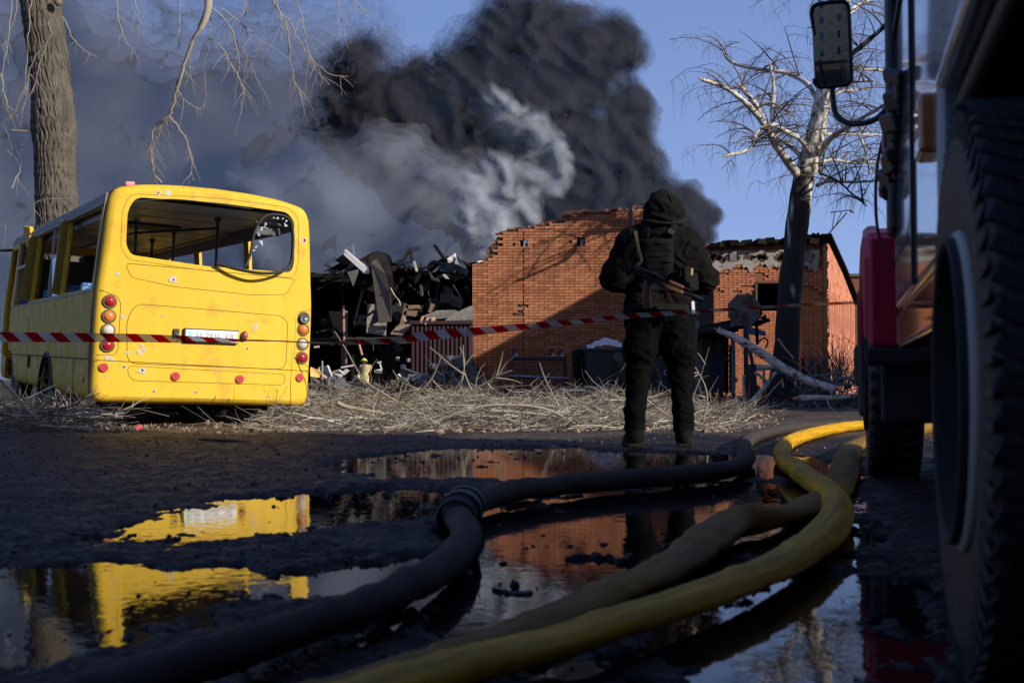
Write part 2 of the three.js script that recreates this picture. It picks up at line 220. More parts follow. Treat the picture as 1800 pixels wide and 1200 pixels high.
{
  const Z = 29, o = thing('ruined_brick_wall', 'torn orange brick wall with stepped broken top and two small square holes', 'wall', [0, 0, -Z]);
  const X = (px) => (px - 900) / F * Z, Y = (py) => EYE + (665 - py) / F * Z;
  const prof = [[826, 700], [829, 640], [833, 462], [852, 455], [866, 430], [878, 404], [905, 400], [937, 396], [960, 390], [985, 384], [1003, 377], [1040, 373], [1070, 368], [1105, 364], [1135, 361], [1180, 361], [1180, 700]].map(([a, b]) => [X(a), Math.max(0, Y(b) - (b < 700 ? 0.03 : 0))]);
  prof[0][1] = -0.2; prof[prof.length - 1][1] = -0.2;
  const holes = [[X(1022), Y(424)], [X(921), Y(426)]];
  const s = shapeOf(prof); for (const [hx, hy] of holes) { const h = new THREE.Path(); h.moveTo(hx - 0.09, hy - 0.105); h.lineTo(hx + 0.09, hy - 0.105); h.lineTo(hx + 0.09, hy + 0.105); h.lineTo(hx - 0.09, hy + 0.105); h.closePath(); s.holes.push(h); }
  const core = extr(s, 0.34); core.translate(0, 0, -0.36); mesh('mortar_core', core, MORTAR, o);
  const top = (x) => { for (let i = 2; i < prof.length - 2; i++) if (x >= prof[i][0] && x <= prof[i + 1][0]) return lerp(prof[i][1], prof[i + 1][1], (x - prof[i][0]) / (prof[i + 1][0] - prof[i][0])); return x < 0 ? 3.4 : prof[prof.length - 3][1]; };
  const course = 0.0745, W = 0.26, joint = X(921), r = rng(3), list = [];
  const geos = [0.25, 0.12].map((w) => [0, 1, 2].map((k) => bx(w, 0.064, 0.1, [0, 0, -0.05], [0, 0, 0], 0.005)));
  for (let j = 0; j < 66; j++) {
    const y = j * course + 0.037;
    for (const [a, b, push] of [[X(830), joint - 0.008 - (j % 2 ? 0.02 : 0), 0.022], [joint + 0.008 - (j % 2 ? 0.02 : 0), X(1176), 0]]) {
      for (let x = a - (j % 2 ? 0.13 : 0); x < b; x += W) {
        let x0 = Math.max(x, a), x1 = Math.min(x + W - 0.011, b); if (x1 - x0 < 0.06) continue;
        const cx = (x0 + x1) / 2; if (y > top(clamp(x0, X(833), X(1180))) - 0.02 || y > top(clamp(x1, X(833), X(1180))) + 0.02) continue;
        if (holes.some(([hx, hy]) => Math.abs(cx - hx) < 0.2 && Math.abs(y - hy) < 0.09)) { continue; }
        if (y > 2 && y < 2.35 && Math.abs(cx - joint) < 0.2 && r() < 0.3) continue;
        list.push([cx, y, x1 - x0, push + (r() - 0.5) * 0.006, Math.floor(r() * 4), (r() - 0.5) * 0.01]);
      }
    }
  }
  // half bricks beside the two holes
  for (const [hx, hy] of holes) for (const sx of [-1, 1]) for (const dy of [-0.07, 0, 0.07]) list.push([hx + sx * 0.165, hy + dy, 0.13, 0.002, Math.floor(r() * 4), 0]);
  list.sort((p, q) => Math.hypot(p[0] - 0.5, (p[1] - 3.6) * 1.1) - Math.hypot(q[0] - 0.5, (q[1] - 3.6) * 1.1));
  const rest = [[], [], [], []];
  list.forEach(([x, y, w, z, k, t], i) => {
    const g0 = geos[w > 0.19 ? 0 : 1][0], gw = w > 0.19 ? 0.25 : 0.12;
    if (i < 290) { const b = mesh('brick', g0, BRICK[k], o); b.position.set(x, y, z + 0.012); b.scale.x = w / gw; b.rotation.z = t; }
    else rest[k].push(bx(w, 0.064, 0.09, [x, y, z - 0.038], [0, 0, t], 0.005));
  });
  rest.forEach((g, k) => { const m = mesh('brick_courses', g, BRICK[k], o); m.userData.kind = 'stuff'; });
  // hollow bricks broken open along the torn edge
  const comb = []; for (let i = 0; i < 6; i++) comb.push(bx(0.014, 0.064, 0.12, [-0.1 + i * 0.04, 0, 0], [0, 0, 0])); comb.push(bx(0.22, 0.006, 0.11, [0, -0.029, 0]), bx(0.22, 0.05, 0.02, [0, 0, -0.06]));
  const combG = merge(comb), pale = M([0.42, 0.17, 0.10], 0.95, { map: again(T.mott, 1.3) });
  for (let x = X(880); x < X(1130); x += 0.245) { const n = 1 + (r() < 0.55 ? 1 : 0) + (x > 1.4 && x < 2.2 && r() < 0.6 ? 1 : 0); for (let k = 0; k < n; k++) { const b = mesh('broken_hollow_brick', combG, r() < 0.5 ? pale : BRICK[2], o); b.position.set(x + (r() - 0.5) * 0.05, top(x) - 0.02 + (k - 0.4) * 0.072 - k * 0.0, -0.1 + k * 0.04 + 0.04 * r()); b.rotation.set((r() - 0.5) * 0.1, (r() - 0.5) * 0.3, (r() - 0.5) * 0.1); } }
  for (let i = 0; i < 26; i++) { const x = lerp(X(840), X(1128), r()), b = mesh('brick_fragment', bx(0.05 + 0.12 * r(), 0.04 + 0.04 * r(), 0.1, [0, 0, 0], [r(), r(), r() * 0.4], 0.008), r() < 0.3 ? pale : BRICK[i % 4], o); b.position.set(x, top(x) + 0.02, -0.12 + 0.1 * r()); }
  const bl = mesh('white_mortar_edge', bx(0.05, 0.62, 0.12, [X(1114), Y(385), 0.02], [0, 0, 0.02], 0.01), M([0.55, 0.42, 0.34], 0.95, { map: again(T.mott, 1) }), o);
  for (let i = 0; i < 2; i++) mesh('mortar_lump', bx(0.16, 0.05, 0.12, [X(843 + i * 16), Y(459 - i * 2), -0.1], [0, 0.3, 0.1], 0.02), M([0.6, 0.57, 0.52], 0.95), o);
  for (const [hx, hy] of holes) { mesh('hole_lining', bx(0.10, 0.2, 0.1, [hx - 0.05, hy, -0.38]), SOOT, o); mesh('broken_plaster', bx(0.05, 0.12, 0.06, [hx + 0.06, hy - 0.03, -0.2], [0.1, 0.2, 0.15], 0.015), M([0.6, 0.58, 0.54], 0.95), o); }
  // side return of the wall at its right end, hidden by the person
  mesh('return_wall', bx(0.3, 4.6, 3, [X(1180) + 0.15, 2.2, -1.6]), MORTAR, o);
}
// ---------------------------------------------------------------- shelled building on the right
const ZB = 33;
{
  const o = thing('shelled_brick_building', 'brick building pitted by shrapnel with grey band under its burnt flat roof', 'building', [0, 0, -ZB]);
  const X = (px) => (px - 900) / F * ZB, Y = (py) => EYE + (665 - py) / F * ZB, r = rng(8), top = 4.12, x0 = X(1195), x1 = X(1455);
  const s = shapeOf([[x0, -0.2], [x1, -0.2], [x1, 4.5], [x0, 4.4]]), win = [X(1332), Y(546), X(1392), Y(497)], low = [X(1296), 0, X(1306), Y(612)];
  const hole = new THREE.Path(); hole.moveTo(win[0], win[1]); hole.lineTo(win[2], win[1]); hole.lineTo(win[2], win[3]); hole.lineTo(win[0], win[3]); hole.closePath(); s.holes.push(hole);
  const core = extr(s, 0.3); core.translate(0, 0, -0.33); mesh('wall_core', core, M([0.30, 0.11, 0.055], 0.95, { map: again(T.mott, 1.2) }), o);
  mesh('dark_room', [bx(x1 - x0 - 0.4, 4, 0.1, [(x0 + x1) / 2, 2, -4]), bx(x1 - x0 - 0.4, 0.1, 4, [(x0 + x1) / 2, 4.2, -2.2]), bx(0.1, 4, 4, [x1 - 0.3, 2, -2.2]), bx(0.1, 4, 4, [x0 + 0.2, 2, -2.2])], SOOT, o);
  const pits = []; for (let i = 0; i < 75; i++) { const x = lerp(x0, x1 - 0.1, r()), y = i < 40 ? lerp(2.6, 3.9, Math.sqrt(r())) : lerp(0.4, 3.9, r()); pits.push([x, y, 0.04 + 0.10 * r() * r() + (i < 40 ? 0.03 : 0)]); }
  const list = [], course = 0.0745, W = 0.26;
  for (let j = 0; j < 55; j++) for (let x = x0 - (j % 2 ? 0.13 : 0); x < x1; x += W) {
    const a = Math.max(x, x0), b = Math.min(x + W - 0.009, x1), y = j * course + 0.037, cx = (a + b) / 2; if (b - a < 0.05) continue;
    const edge = 3.78 + 0.12 * N3(cx * 1.4, 4, 1) + 0.1 * N3(cx * 5, 4, 1) + (cx > X(1440) ? 0.5 : 0); if (y > edge) continue;
    if (cx + 0.12 > win[0] && cx - 0.12 < win[2] && y + 0.03 > win[1] && y - 0.03 < win[3]) continue;
    if (pits.some(([px, py, pr]) => Math.hypot(cx - px, (y - py) * 1.2) < pr)) continue;
    const chipped = pits.some(([px, py, pr]) => Math.hypot(cx - px, (y - py) * 1.2) < pr + 0.13);
    list.push([cx, y, (b - a) * (chipped ? 0.93 : 1), (chipped ? -0.006 - 0.008 * r() : (r() - 0.5) * 0.004), Math.floor(r() * 3), (r() - 0.5) * (chipped ? 0.05 : 0.008)]);
  }
  list.sort((p, q) => Math.hypot(p[0] - X(1290), p[1] - 3.2) - Math.hypot(q[0] - X(1290), q[1] - 3.2));
  const g0 = bx(0.25, 0.065, 0.09, [0, 0, -0.045], [0, 0, 0], 0.004), rest = [[], [], []];
  list.forEach(([x, y, w, z, k, t], i) => { if (i < 290) { const b = mesh('brick', g0, BRICK2[k], o); b.position.set(x, y, z + 0.012); b.scale.x = w / 0.25; b.rotation.z = t; } else rest[k].push(bx(w, 0.065, 0.085, [x, y, z - 0.03], [0, 0, t])); });
  rest.forEach((g, k) => { mesh('brick_courses', g, BRICK2[k], o).userData.kind = 'stuff'; });
  // grey rendered band, broken along its lower edge
  const gp2 = []; for (let x = x0; x <= x1 - 0.25; x += 0.06) gp2.push([x, 3.72 + 0.12 * N3(x * 1.4, 4, 1) + 0.1 * N3(x * 5, 4, 1) + 0.06 * N3(x * 14, 1, 4)]);
  const band = extr(shapeOf([...gp2, [x1 - 0.2, 4.25], [x0, 4.2]]), 0.012); band.translate(0, 0, 0.012); mesh('grey_render_band', band, M([0.34, 0.335, 0.325], 0.95, { map: again(T.plaster, 0.8), bumpMap: again(T.grain, 1.5), bumpScale: 0.01 }), o);
  const blots = []; for (let i = 0; i < 34; i++) { const x = lerp(x0, x1 - 0.4, r()); const q = []; for (let a = 0; a < 9; a++) { const rr = (0.03 + 0.1 * r()); q.push([x + Math.cos(a * 0.7) * rr * 1.5, 4.02 + 0.16 * (r() - 0.5) + Math.sin(a * 0.7) * rr]); } const g = extr(shapeOf(q), 0.006); g.translate(0, 0, 0.026); blots.push(g); }
  mesh('exposed_masonry', blots, M([0.10, 0.05, 0.035], 0.95, { map: again(T.mott, 1) }), o).userData.kind = 'stuff';
  for (const [a, w] of [[1290, 0.2], [1420, 0.35]]) mesh('sheet_patch', bx(w, 0.24, 0.02, [X(a), 4.02, 0.034], [0, 0, 0.03]), M([0.12, 0.12, 0.13], 0.9), o);
  // burnt roof slab: many short ragged boards along the eave
  for (let i = 0; i < 24; i++) { const x = lerp(x0, x1 + 0.05, (i + 0.5) / 24) + 0.1 * (r() - 0.5); if (i % 7 === 4) continue; mesh('roof_board', bx(0.24 + 0.06 * r(), 0.1 + 0.07 * r(), 0.9, [x, lerp(4.3, 4.5, i / 24) + 0.05 * r(), 0.15 * r() - 0.25], [0.2 * (r() - 0.5), 0.3 * (r() - 0.5), 0.02 + 0.22 * (r() - 0.5)], 0.01), i % 3 ? SOOT : DARKWOOD, o); }
  mesh('roof_slab', bx(x1 - x0, 0.12, 4.5, [(x0 + x1) / 2, 4.36, -2.35], [0, 0, 0.022]), SOOT, o);
  const lump = []; for (let i = 0; i < 22; i++) lump.push(bx(0.05 + 0.14 * r(), 0.04 + 0.08 * r(), 0.2, [lerp(X(1405), x1, r()), 4.56 + 0.1 * r(), -0.1 * r()], [r(), r(), r()], 0.01)); mesh('charred_roof_edge', lump, SOOT, o).userData.kind = 'stuff';
  // white edge left of the window and vertical broken corner
  const corner = []; for (let i = 0; i < 40; i++) corner.push(bx(0.1 + 0.08 * r(), 0.07 + 0.09 * r(), 0.1, [x1 - 0.05 + 0.03 * r(), 0.3 + i * 0.105, -0.02], [0, 0, 0.2 * (r() - 0.5)], 0.012)); mesh('broken_corner', corner, M([0.40, 0.20, 0.13], 0.95, { map: again(T.mott, 1) }), o).userData.kind = 'stuff';
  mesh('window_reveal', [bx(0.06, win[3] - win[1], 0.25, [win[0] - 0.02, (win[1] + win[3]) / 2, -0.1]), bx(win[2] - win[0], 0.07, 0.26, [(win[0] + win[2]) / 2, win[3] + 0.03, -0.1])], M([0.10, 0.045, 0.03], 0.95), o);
}
{
  // the pink side building: its wall runs back to the right from the corner
  const a = V(9.17, 0, -33.05), b = V(11.35, 0, -37.6), d = b.clone().sub(a), L = d.length(), turn = Math.atan2(-d.z, d.x);
  const o = thing('pink_plastered_annex', 'pink plastered wall with sloping roofline and vertical boards at the corner', 'building', [a.x, 0, a.z], turn), r = rng(41);
  const PINK = M([0.62, 0.24, 0.135], 0.93, { map: again(T.plaster, 0.9), bumpMap: again(T.grain, 1), bumpScale: 0.02 });
  const s = shapeOf([[0, -0.2], [L, -0.2], [L, 2.9], [L * 0.93, 3.1], [L * 0.55, 3.8], [0.25, 4.55], [0, 4.62]]); const g = extr(s, 0.3); g.translate(0, 0, -0.3); mesh('wall', g, PINK, o);
  for (let i = 0; i < 16; i++) { const x = 0.35 + i * 0.29, h = 1.15 + 0.2 * r(); mesh('board', bx(0.2, h, 0.03, [x, 2.35 - 0.006 * i + 0.1 * r(), 0.017], [0, 0, 0.02 * (r() - 0.5)], 0.004), i % 5 === 3 ? M([0.32, 0.11, 0.07], 0.9) : PINK, o); }
  for (let i = 0; i < 26; i++) { const x = lerp(0.1, L - 0.3, r()), y = 0.3 + 3.4 * r(); if (y > lerp(4.4, 2.9, x / L)) continue; const q = []; for (let a = 0; a < 9; a++) { const rr = (0.03 + 0.12 * r() * r()) * (0.6 + 0.6 * r()); q.push([x + Math.cos(a * 0.7) * rr * 0.8, y + Math.sin(a * 0.7) * rr * 1.5]); } const g2 = extr(shapeOf(q), 0.006); g2.translate(0, 0, 0.002); mesh('bare_brick_patch', g2, M([0.26, 0.09, 0.05], 0.95, { map: again(T.mott, 2) }), o); }
  const rf = []; for (let i = 0; i < 3; i++) { const q = [[0, 4.64], [L * 0.55, 3.84], [L * 0.94, 3.12], [L + 0.02, 2.93]]; rf.push(beam(V(q[i][0], q[i][1] + 0.04, 0.0), V(q[i + 1][0], q[i + 1][1] + 0.04, 0.0), 0.3, 0.09)); } mesh('roof_edge', rf, SOOT, o);
  const mast = thing('roof_bracket_mast', 'thin angled steel bracket mast with small lamp head on the corner roof', 'mast', [9.05, 4.6, -33.1]);
  const P = (x, y) => at(x, y, 33.1).sub(mast.position), steel = M([0.03, 0.03, 0.033], 0.6, { metalness: 0.6 });
  mesh('strut', [bar(P(1456, 412), P(1489, 374), 0.02), bar(P(1463, 405), P(1468, 372), 0.014), bar(P(1460, 373), P(1497, 369), 0.016), bar(P(1470, 395), P(1480, 372), 0.012)], steel, mast); mesh('lamp_head', sp(0.06, P(1499, 371).toArray(), [1.2, 0.8, 1]), M([0.3, 0.28, 0.26], 0.6), mast);
}
{
  const o = thing('red_rear_building', 'small dark red brick block behind the pink wall', 'building', [13.1, 0, -44], 0.1);
  mesh('wall', bx(2.6, 4.35, 2, [0, 2.15, 0]), M([0.24, 0.07, 0.05], 0.9, { map: again(T.mott, 0.8) }), o); mesh('roof', bx(2.75, 0.12, 2.2, [0, 4.4, 0], [0, 0, 0], 0.02), M([0.06, 0.05, 0.05], 0.9), o);
}
// ---------------------------------------------------------------- buildings beside and behind the photographer (they shade the yard and show in the truck mirror)
function block(name, label, w, h, d, pos, turn, wallM, floors, cols) {
  const o = thing(name, label, 'building', pos, turn); mesh('wall', bx(w, h, d, [0, h / 2, 0]), wallM, o); mesh('roof', bx(w + 0.5, 0.3, d + 0.5, [0, h + 0.15, 0]), M([0.12, 0.11, 0.1], 0.9), o);
  const fr = M([0.5, 0.49, 0.46], 0.7), gl = M([0.02, 0.025, 0.03], 0.08);
  for (let f = 0; f < floors; f++) for (let c = 0; c < cols; c++) { const x = (c + 0.5) / cols * w - w / 2, y = (f + 0.55) / floors * h, wd = mesh('window', [bx(1.1, 0.07, 0.08, [x, y + 0.8, -d / 2 - 0.02]), bx(1.2, 0.07, 0.14, [x, y - 0.8, -d / 2 - 0.04]), bx(0.07, 1.6, 0.08, [x - 0.52, y, -d / 2 - 0.02]), bx(0.07, 1.6, 0.08, [x + 0.52, y, -d / 2 - 0.02])], fr, o); mesh('pane', bx(0.98, 1.55, 0.03, [x, y, -d / 2 - 0.012]), gl, wd); }
  return o;
}
block('beige_office_building', 'beige building with rows of windows, reflected in the fire truck mirror', 32, 13, 9, [-9, 0, 25], 0, M([0.52, 0.43, 0.26], 0.9, { map: again(T.plaster, 0.4) }), 4, 9);
block('grey_apartment_house', 'tall grey house standing right behind the fire truck', 7.6, 13, 13, [12.1, 0, 7.9], 0, M([0.36, 0.35, 0.33], 0.9, { map: again(T.plaster, 0.4) }), 3, 4);
block('long_garage', 'long dark garage beside the yard, beyond the fire truck', 4.6, 6.45, 11.5, [12.0, 0, -19.6], 0, M([0.22, 0.15, 0.12], 0.9, { map: again(T.mott, 0.4) }), 2, 2);
// ---------------------------------------------------------------- yellow bus, seen from behind
const YEL = M([0.66, 0.43, 0.032], 0.9, { phys: true, specularIntensity: 0.55, map: again(T.busdirt, 0.55), roughnessMap: again(T.rough, 0.8) });
const BLACK = M([0.012, 0.012, 0.013], 0.55), RUBBER = M([0.018, 0.018, 0.019], 0.6, { bumpMap: again(T.grain, 4), bumpScale: 0.002 }), STEEL = M([0.45, 0.45, 0.46], 0.4, { metalness: 0.8 });
{
  const bus = thing('bus', 'wrecked yellow bus with its rear window blown out', 'bus', [-3.2909, 0.2201, -12.1884]);
  bus.rotation.set(0.0336, 0.5421, -0.0322, 'YXZ');
  const half = new THREE.CatmullRomCurve3([[0, 0], [0.9, 0.0], [1.1, 0.012], [1.155, 0.06], [1.172, 0.4], [1.168, 1.1], [1.145, 1.4], [1.098, 2.0], [1.078, 2.11], [1.02, 2.205], [0.85, 2.262], [0.45, 2.31], [0, 2.325]].map(([x, y]) => V(x, y, 0)), false, 'centripetal').getPoints(64);
  const prof = (inset) => { const cx = 1 - inset / 1.17, cyy = 1 - inset / 1.16, right = half.map((p) => [p.x * cx, 1.16 + (p.y - 1.16) * cyy]); return [...right, ...right.slice(1, -1).reverse().map(([x, y]) => [-x, y])]; };
  const bulge = (x) => 0.055 * (1 - (x / 1.17) ** 2);
  function solid(inset, zr, zf, rad) {
    const pos = [], idx = [], ring = (p, z, b) => { for (const [x, y] of p) pos.push(x, y, z + b * bulge(x)); };
    const sc = (k) => prof(inset + rad).map(([x, y]) => [x * k, 1.16 + (y - 1.16) * k]);
    for (const k of [0.01, 0.3, 0.6, 0.85, 1]) ring(sc(k), zr, 1);
    for (let i = 0; i <= 6; i++) { const a = i / 6 * Math.PI / 2; ring(prof(inset + rad * (1 - Math.sin(a))), zr - rad * (1 - Math.cos(a)), 1 - i / 6); }
    for (let i = 1; i <= 12; i++) ring(prof(inset), lerp(zr - rad, zf + rad, i / 12), 0);
    for (let i = 5; i >= 0; i--) { const a = i / 6 * Math.PI / 2; ring(prof(inset + rad * (1 - Math.sin(a))), zf + rad * (1 - Math.cos(a)), 0); }
    for (const k of [0.6, 0.01]) ring(sc(k), zf, 0);
    const n = half.length * 2 - 2, m = pos.length / 3 / n;
    for (let j = 0; j < m - 1; j++) for (let i = 0; i < n; i++) { const a = j * n + i, b = j * n + (i + 1) % n; idx.push(a, a + n, b, b, a + n, b + n); }
    const c0 = pos.length / 3; pos.push(0, 1.16, zr + bulge(0), 0, 1.16, zf); for (let i = 0; i < n; i++) { idx.push(c0, i, (i + 1) % n); idx.push(c0 + 1, (m - 1) * n + (i + 1) % n, (m - 1) * n + i); }
    const g = new THREE.BufferGeometry(); g.setAttribute('position', new THREE.Float32BufferAttribute(pos, 3)); g.setIndex(idx); g.computeVertexNormals();
    // outward winding check
    const nn = g.attributes.normal; if (nn.getZ(c0) < 0) { for (let i = 0; i < idx.length; i += 3) { const t = idx[i]; idx[i] = idx[i + 1]; idx[i + 1] = t; } g.setIndex(idx); g.computeVertexNormals(); }
    return g;
  }
  const ev = new Evaluator(); ev.attributes = ['position', 'normal']; ev.useGroups = false;
  const br = (g) => { for (const k of Object.keys(g.attributes)) if (k !== 'position' && k !== 'normal') g.deleteAttribute(k); const b = new Brush(g.index ? g : norm(g)); b.updateMatrixWorld(); return b; };
  const cutx = (q, rad, x0 = -1.4, x1 = 1.4) => { const g = new THREE.ExtrudeGeometry(shapeOf(rounded(q.map(([z, y]) => [-z, y]), rad)), { depth: x1 - x0, bevelEnabled: false }); g.rotateY(Math.PI / 2); g.translate(x0, 0, 0); return br(g); };
  const WIN = [[-0.83, 2.13], [-0.905, 1.99], [-0.905, 1.63], [-0.85, 1.53], [-0.07, 1.475], [0.88, 1.485], [0.915, 1.6], [0.89, 2.06], [0.80, 2.15], [0.02, 2.165]];
  let body = br(solid(0, 0, -7.15, 0.07)); const sub = (b) => { body = ev.evaluate(body, b, SUBTRACTION); };
  sub(br(solid(0.04, -0.05, -7.1, 0.05)));
  const rw = new THREE.ExtrudeGeometry(shapeOf(rounded(WIN, 0.1)), { depth: 0.6, bevelEnabled: false }); rw.translate(0, 0, -0.3); sub(br(rw));
  for (const [a, b, y0, y1] of [[-0.30, -2.10, 1.17, 2.03], [-2.30, -4.36, 1.15, 2.02], [-4.62, -6.1, 1.1, 2.01]]) sub(cutx([[a, y0], [b, y0], [b, y1], [a, y1]], 0.05));
  sub(cutx([[-6.3, 0.35], [-6.98, 0.35], [-6.98, 1.98], [-6.3, 1.98]], 0.08, -1.4, 0)); sub(cutx([[-6.3, 0.25], [-6.98, 0.25], [-6.98, 1.98], [-6.3, 1.98]], 0.08, 0, 1.4));
  const wsG = new THREE.ExtrudeGeometry(shapeOf(rounded([[-0.95, 1.05], [0.95, 1.05], [0.9, 2.0], [-0.9, 2.0]], 0.12)), { depth: 0.6, bevelEnabled: false }); wsG.translate(0, 0, -7.4); sub(br(wsG));
  for (const z of [-2.8, -6.15]) for (const sx of [-1, 1]) { const c = new THREE.CylinderGeometry(0.52, 0.52, 0.6, 28); c.rotateZ(Math.PI / 2); c.translate(sx * 1.15, -0.06, z); sub(br(c)); }
  for (const [x, y, s] of [[-0.61, 2.2, 0.009]]) { const c = new THREE.CylinderGeometry(s, s, 0.5, 7); c.rotateX(Math.PI / 2); c.translate(x, y, 0); sub(br(c)); }
  const bg = body.geometry; uvm(norm(bg)); mesh('body', bg, YEL, bus);
  const ZS = (x, y = 1) => bulge(clamp(x, -1.17, 1.17)), onrear = (x, y, d = 0) => V(x, y, ZS(x) + d);
  // dusty pale roof skin with its rolled side edges
  { const q = half.filter((p) => p.y > 2.07 && p.y > 1).map((p) => [p.x * 1.004 + 0.002, p.y + 0.004]), all = [...q, ...q.slice(0, -1).reverse().map(([x, y]) => [-x, y])], pos = [], idx = [], zs = [-0.11, -1, -2, -3, -4, -5, -6, -7.08]; for (const z of zs) for (const [x, y] of all) pos.push(x, y, z); const n = all.length; for (let j = 0; j < zs.length - 1; j++) for (let i = 0; i < n - 1; i++) { const a = j * n + i; idx.push(a, a + 1, a + n, a + 1, a + n + 1, a + n); } const g = new THREE.BufferGeometry(); g.setAttribute('position', new THREE.Float32BufferAttribute(pos, 3)); g.setIndex(idx); g.computeVertexNormals(); mesh('roof', uvm(g), M([0.33, 0.31, 0.27], 0.7, { map: again(T.plaster, 0.5) }), bus); }
  mesh('rear_corner_trim', tube(smooth([V(-1.095, 2.16, -0.1), V(-1.112, 2.0, -0.1), V(-1.15, 1.4, -0.1), V(-1.178, 0.9, -0.1), V(-1.18, 0.4, -0.1), V(-1.165, 0.05, -0.1)], 24), 0.014, 6), M([0.16, 0.15, 0.11], 0.6), bus);
  mesh('window_rail', [beam(V(-1.11, 2.055, -0.15), V(-1.11, 2.035, -6.2), 0.02, 0.025), beam(V(-1.165, 1.15, -0.15), V(-1.165, 1.09, -6.2), 0.018, 0.02)], M([0.30, 0.28, 0.24], 0.6), bus);
  // panel gaps
  const GAP = M([0.13, 0.085, 0.012], 0.8), path = (q, rad, closed) => { const p = closed ? rounded(q, rad) : q; const out = []; for (let i = 0; i < p.length - (closed ? 0 : 1); i++) { const a = p[i], b = p[(i + 1) % p.length], n = Math.max(1, Math.ceil(Math.hypot(a[0] - b[0], a[1] - b[1]) / 0.08)); for (let k = 0; k < n; k++) out.push(onrear(lerp(a[0], b[0], k / n), lerp(a[1], b[1], k / n), 0)); } out.push(closed ? out[0].clone() : onrear(...p[p.length - 1])); return out; };
  const seam = (q, rad, w, closed = true) => mesh('panel_seam', tube(path(q, rad, closed), w * 0.75, 5), GAP, bus);
  seam([[-0.885, 2.16], [-0.96, 1.99], [-0.955, 1.6], [-0.88, 1.48], [-0.07, 1.425], [0.92, 1.43], [0.965, 1.6], [0.94, 2.1], [0.82, 2.205], [0.02, 2.215]], 0.1, 0.0035);
  seam([[-0.90, 1.44], [-0.84, 1.3], [-0.42, 1.235], [0.44, 1.205], [0.84, 1.24], [0.94, 1.42]], 0.05, 0.0045);
  seam([[-0.83, 0.41], [-0.86, 0.85], [-0.78, 1.03], [0.79, 1.0], [0.875, 0.93], [0.875, 0.41]], 0.1, 0.0048);
  seam([[-0.84, 0.385], [0.875, 0.355], [0.865, 0.235], [-0.79, 0.235]], 0.07, 0.0042);
  seam([[-1.14, 0.432], [0, 0.418], [1.165, 0.40]], 0, 0.0055, false);
  seam([[-1.13, 1.15], [-0.96, 1.09], [-0.925, 1.02], [-0.93, 0.55], [-0.97, 0.49], [-1.13, 0.485]], 0, 0.0045, false);
  seam([[1.155, 1.09], [1.0, 1.06], [0.965, 1.0], [0.97, 0.5], [1.15, 0.46]], 0, 0.0028, false);
  mesh('side_seam', [bar(V(-1.181, 0.44, -0.1), V(-1.181, 0.40, -6.2), 0.007), bar(V(-1.176, 0.9, -4.4), V(-1.17, 0.06, -4.4), 0.005), bar(V(-1.18, 0.42, -1.0), V(-1.17, 0.06, -1.0), 0.003)], GAP, bus);
  // lamps: two columns of four domes, each in a dark recess
  const RED = M([0.30, 0.012, 0.018], 0.12, { phys: true, clearcoat: 1 }), ORG = M([0.62, 0.17, 0.03], 0.14, { phys: true, clearcoat: 1 }), WHT = M([0.52, 0.48, 0.38], 0.14, { phys: true, clearcoat: 1 });
  const lamp = (x, y, m, broken) => { const c = onrear(x, y, 0), ring = mesh('tail_lamp', new THREE.TorusGeometry(0.062, 0.012, 8, 24).translate(c.x, c.y, c.z + 0.004), M([0.10, 0.07, 0.02], 0.5), bus); mesh('lamp_seat', cy(0.064, 0.064, 0.012, [c.x, c.y, c.z + 0.001], [Math.PI / 2, 0, 0], 24), BLACK, ring);
    if (broken) { const g = new THREE.LatheGeometry([[0.004, -0.03], [0.03, -0.02], [0.056, 0.02]].map(([a, b]) => new THREE.Vector2(a, b)), 20); g.rotateX(Math.PI / 2); g.translate(c.x, c.y, c.z + 0.03); mesh('broken_reflector', g, STEEL, ring); mesh('bulb', sp(0.016, [c.x + 0.01, c.y - 0.012, c.z + 0.045]), M([0.6, 0.6, 0.55], 0.2), ring); }
    else { const g = new THREE.SphereGeometry(0.057, 20, 8, 0, Math.PI * 2, 0, Math.PI / 2); g.rotateX(Math.PI / 2); g.scale(1, 1, 0.72); g.translate(c.x, c.y, c.z + 0.006); mesh('lamp_lens', g, m, ring); } };
  [[1.035, RED], [0.885, ORG], [0.74, WHT], [0.585, RED]].forEach(([y, m]) => lamp(-1.035, y, m)); [[0.99, WHT, true], [0.86, ORG], [0.70, WHT], [0.545, RED]].forEach(([y, m, b]) => lamp(1.06, y, m, b));
  for (const [x, y] of [[-1.06, 0.36], [-0.34, 0.295], [0.35, 0.285], [1.045, 0.325]]) { const c = onrear(x, y, 0.012), m = mesh('round_reflector', cy(0.043, 0.046, 0.02, c.toArray(), [Math.PI / 2, 0, 0], 20), M([0.42, 0.035, 0.05], 0.3), bus); mesh('reflector_rim', new THREE.TorusGeometry(0.047, 0.006, 6, 24).translate(c.x, c.y, c.z - 0.006), YEL, m); }
  // number plate
  { const pl = mesh('number_plate', bx(0.56, 0.125, 0.012, [0.015, 0.735, ZS(0) + 0.03], [0, 0, 0.012], 0.008), M([0.78, 0.78, 0.76], 0.5), bus);
    const cv = document.createElement('canvas'); cv.width = 512; cv.height = 96; const x = cv.getContext('2d'); x.fillStyle = '#dcdcdf'; x.fillRect(0, 0, 512, 96); x.fillStyle = '#8fd0c8'; x.fillRect(6, 6, 40, 84); x.fillStyle = '#7d8088'; x.font = 'bold 72px sans-serif'; x.textBaseline = 'middle'; x.fillText('AI', 76, 50); x.fillText('7936', 182, 50); x.fillText('EB', 392, 50);
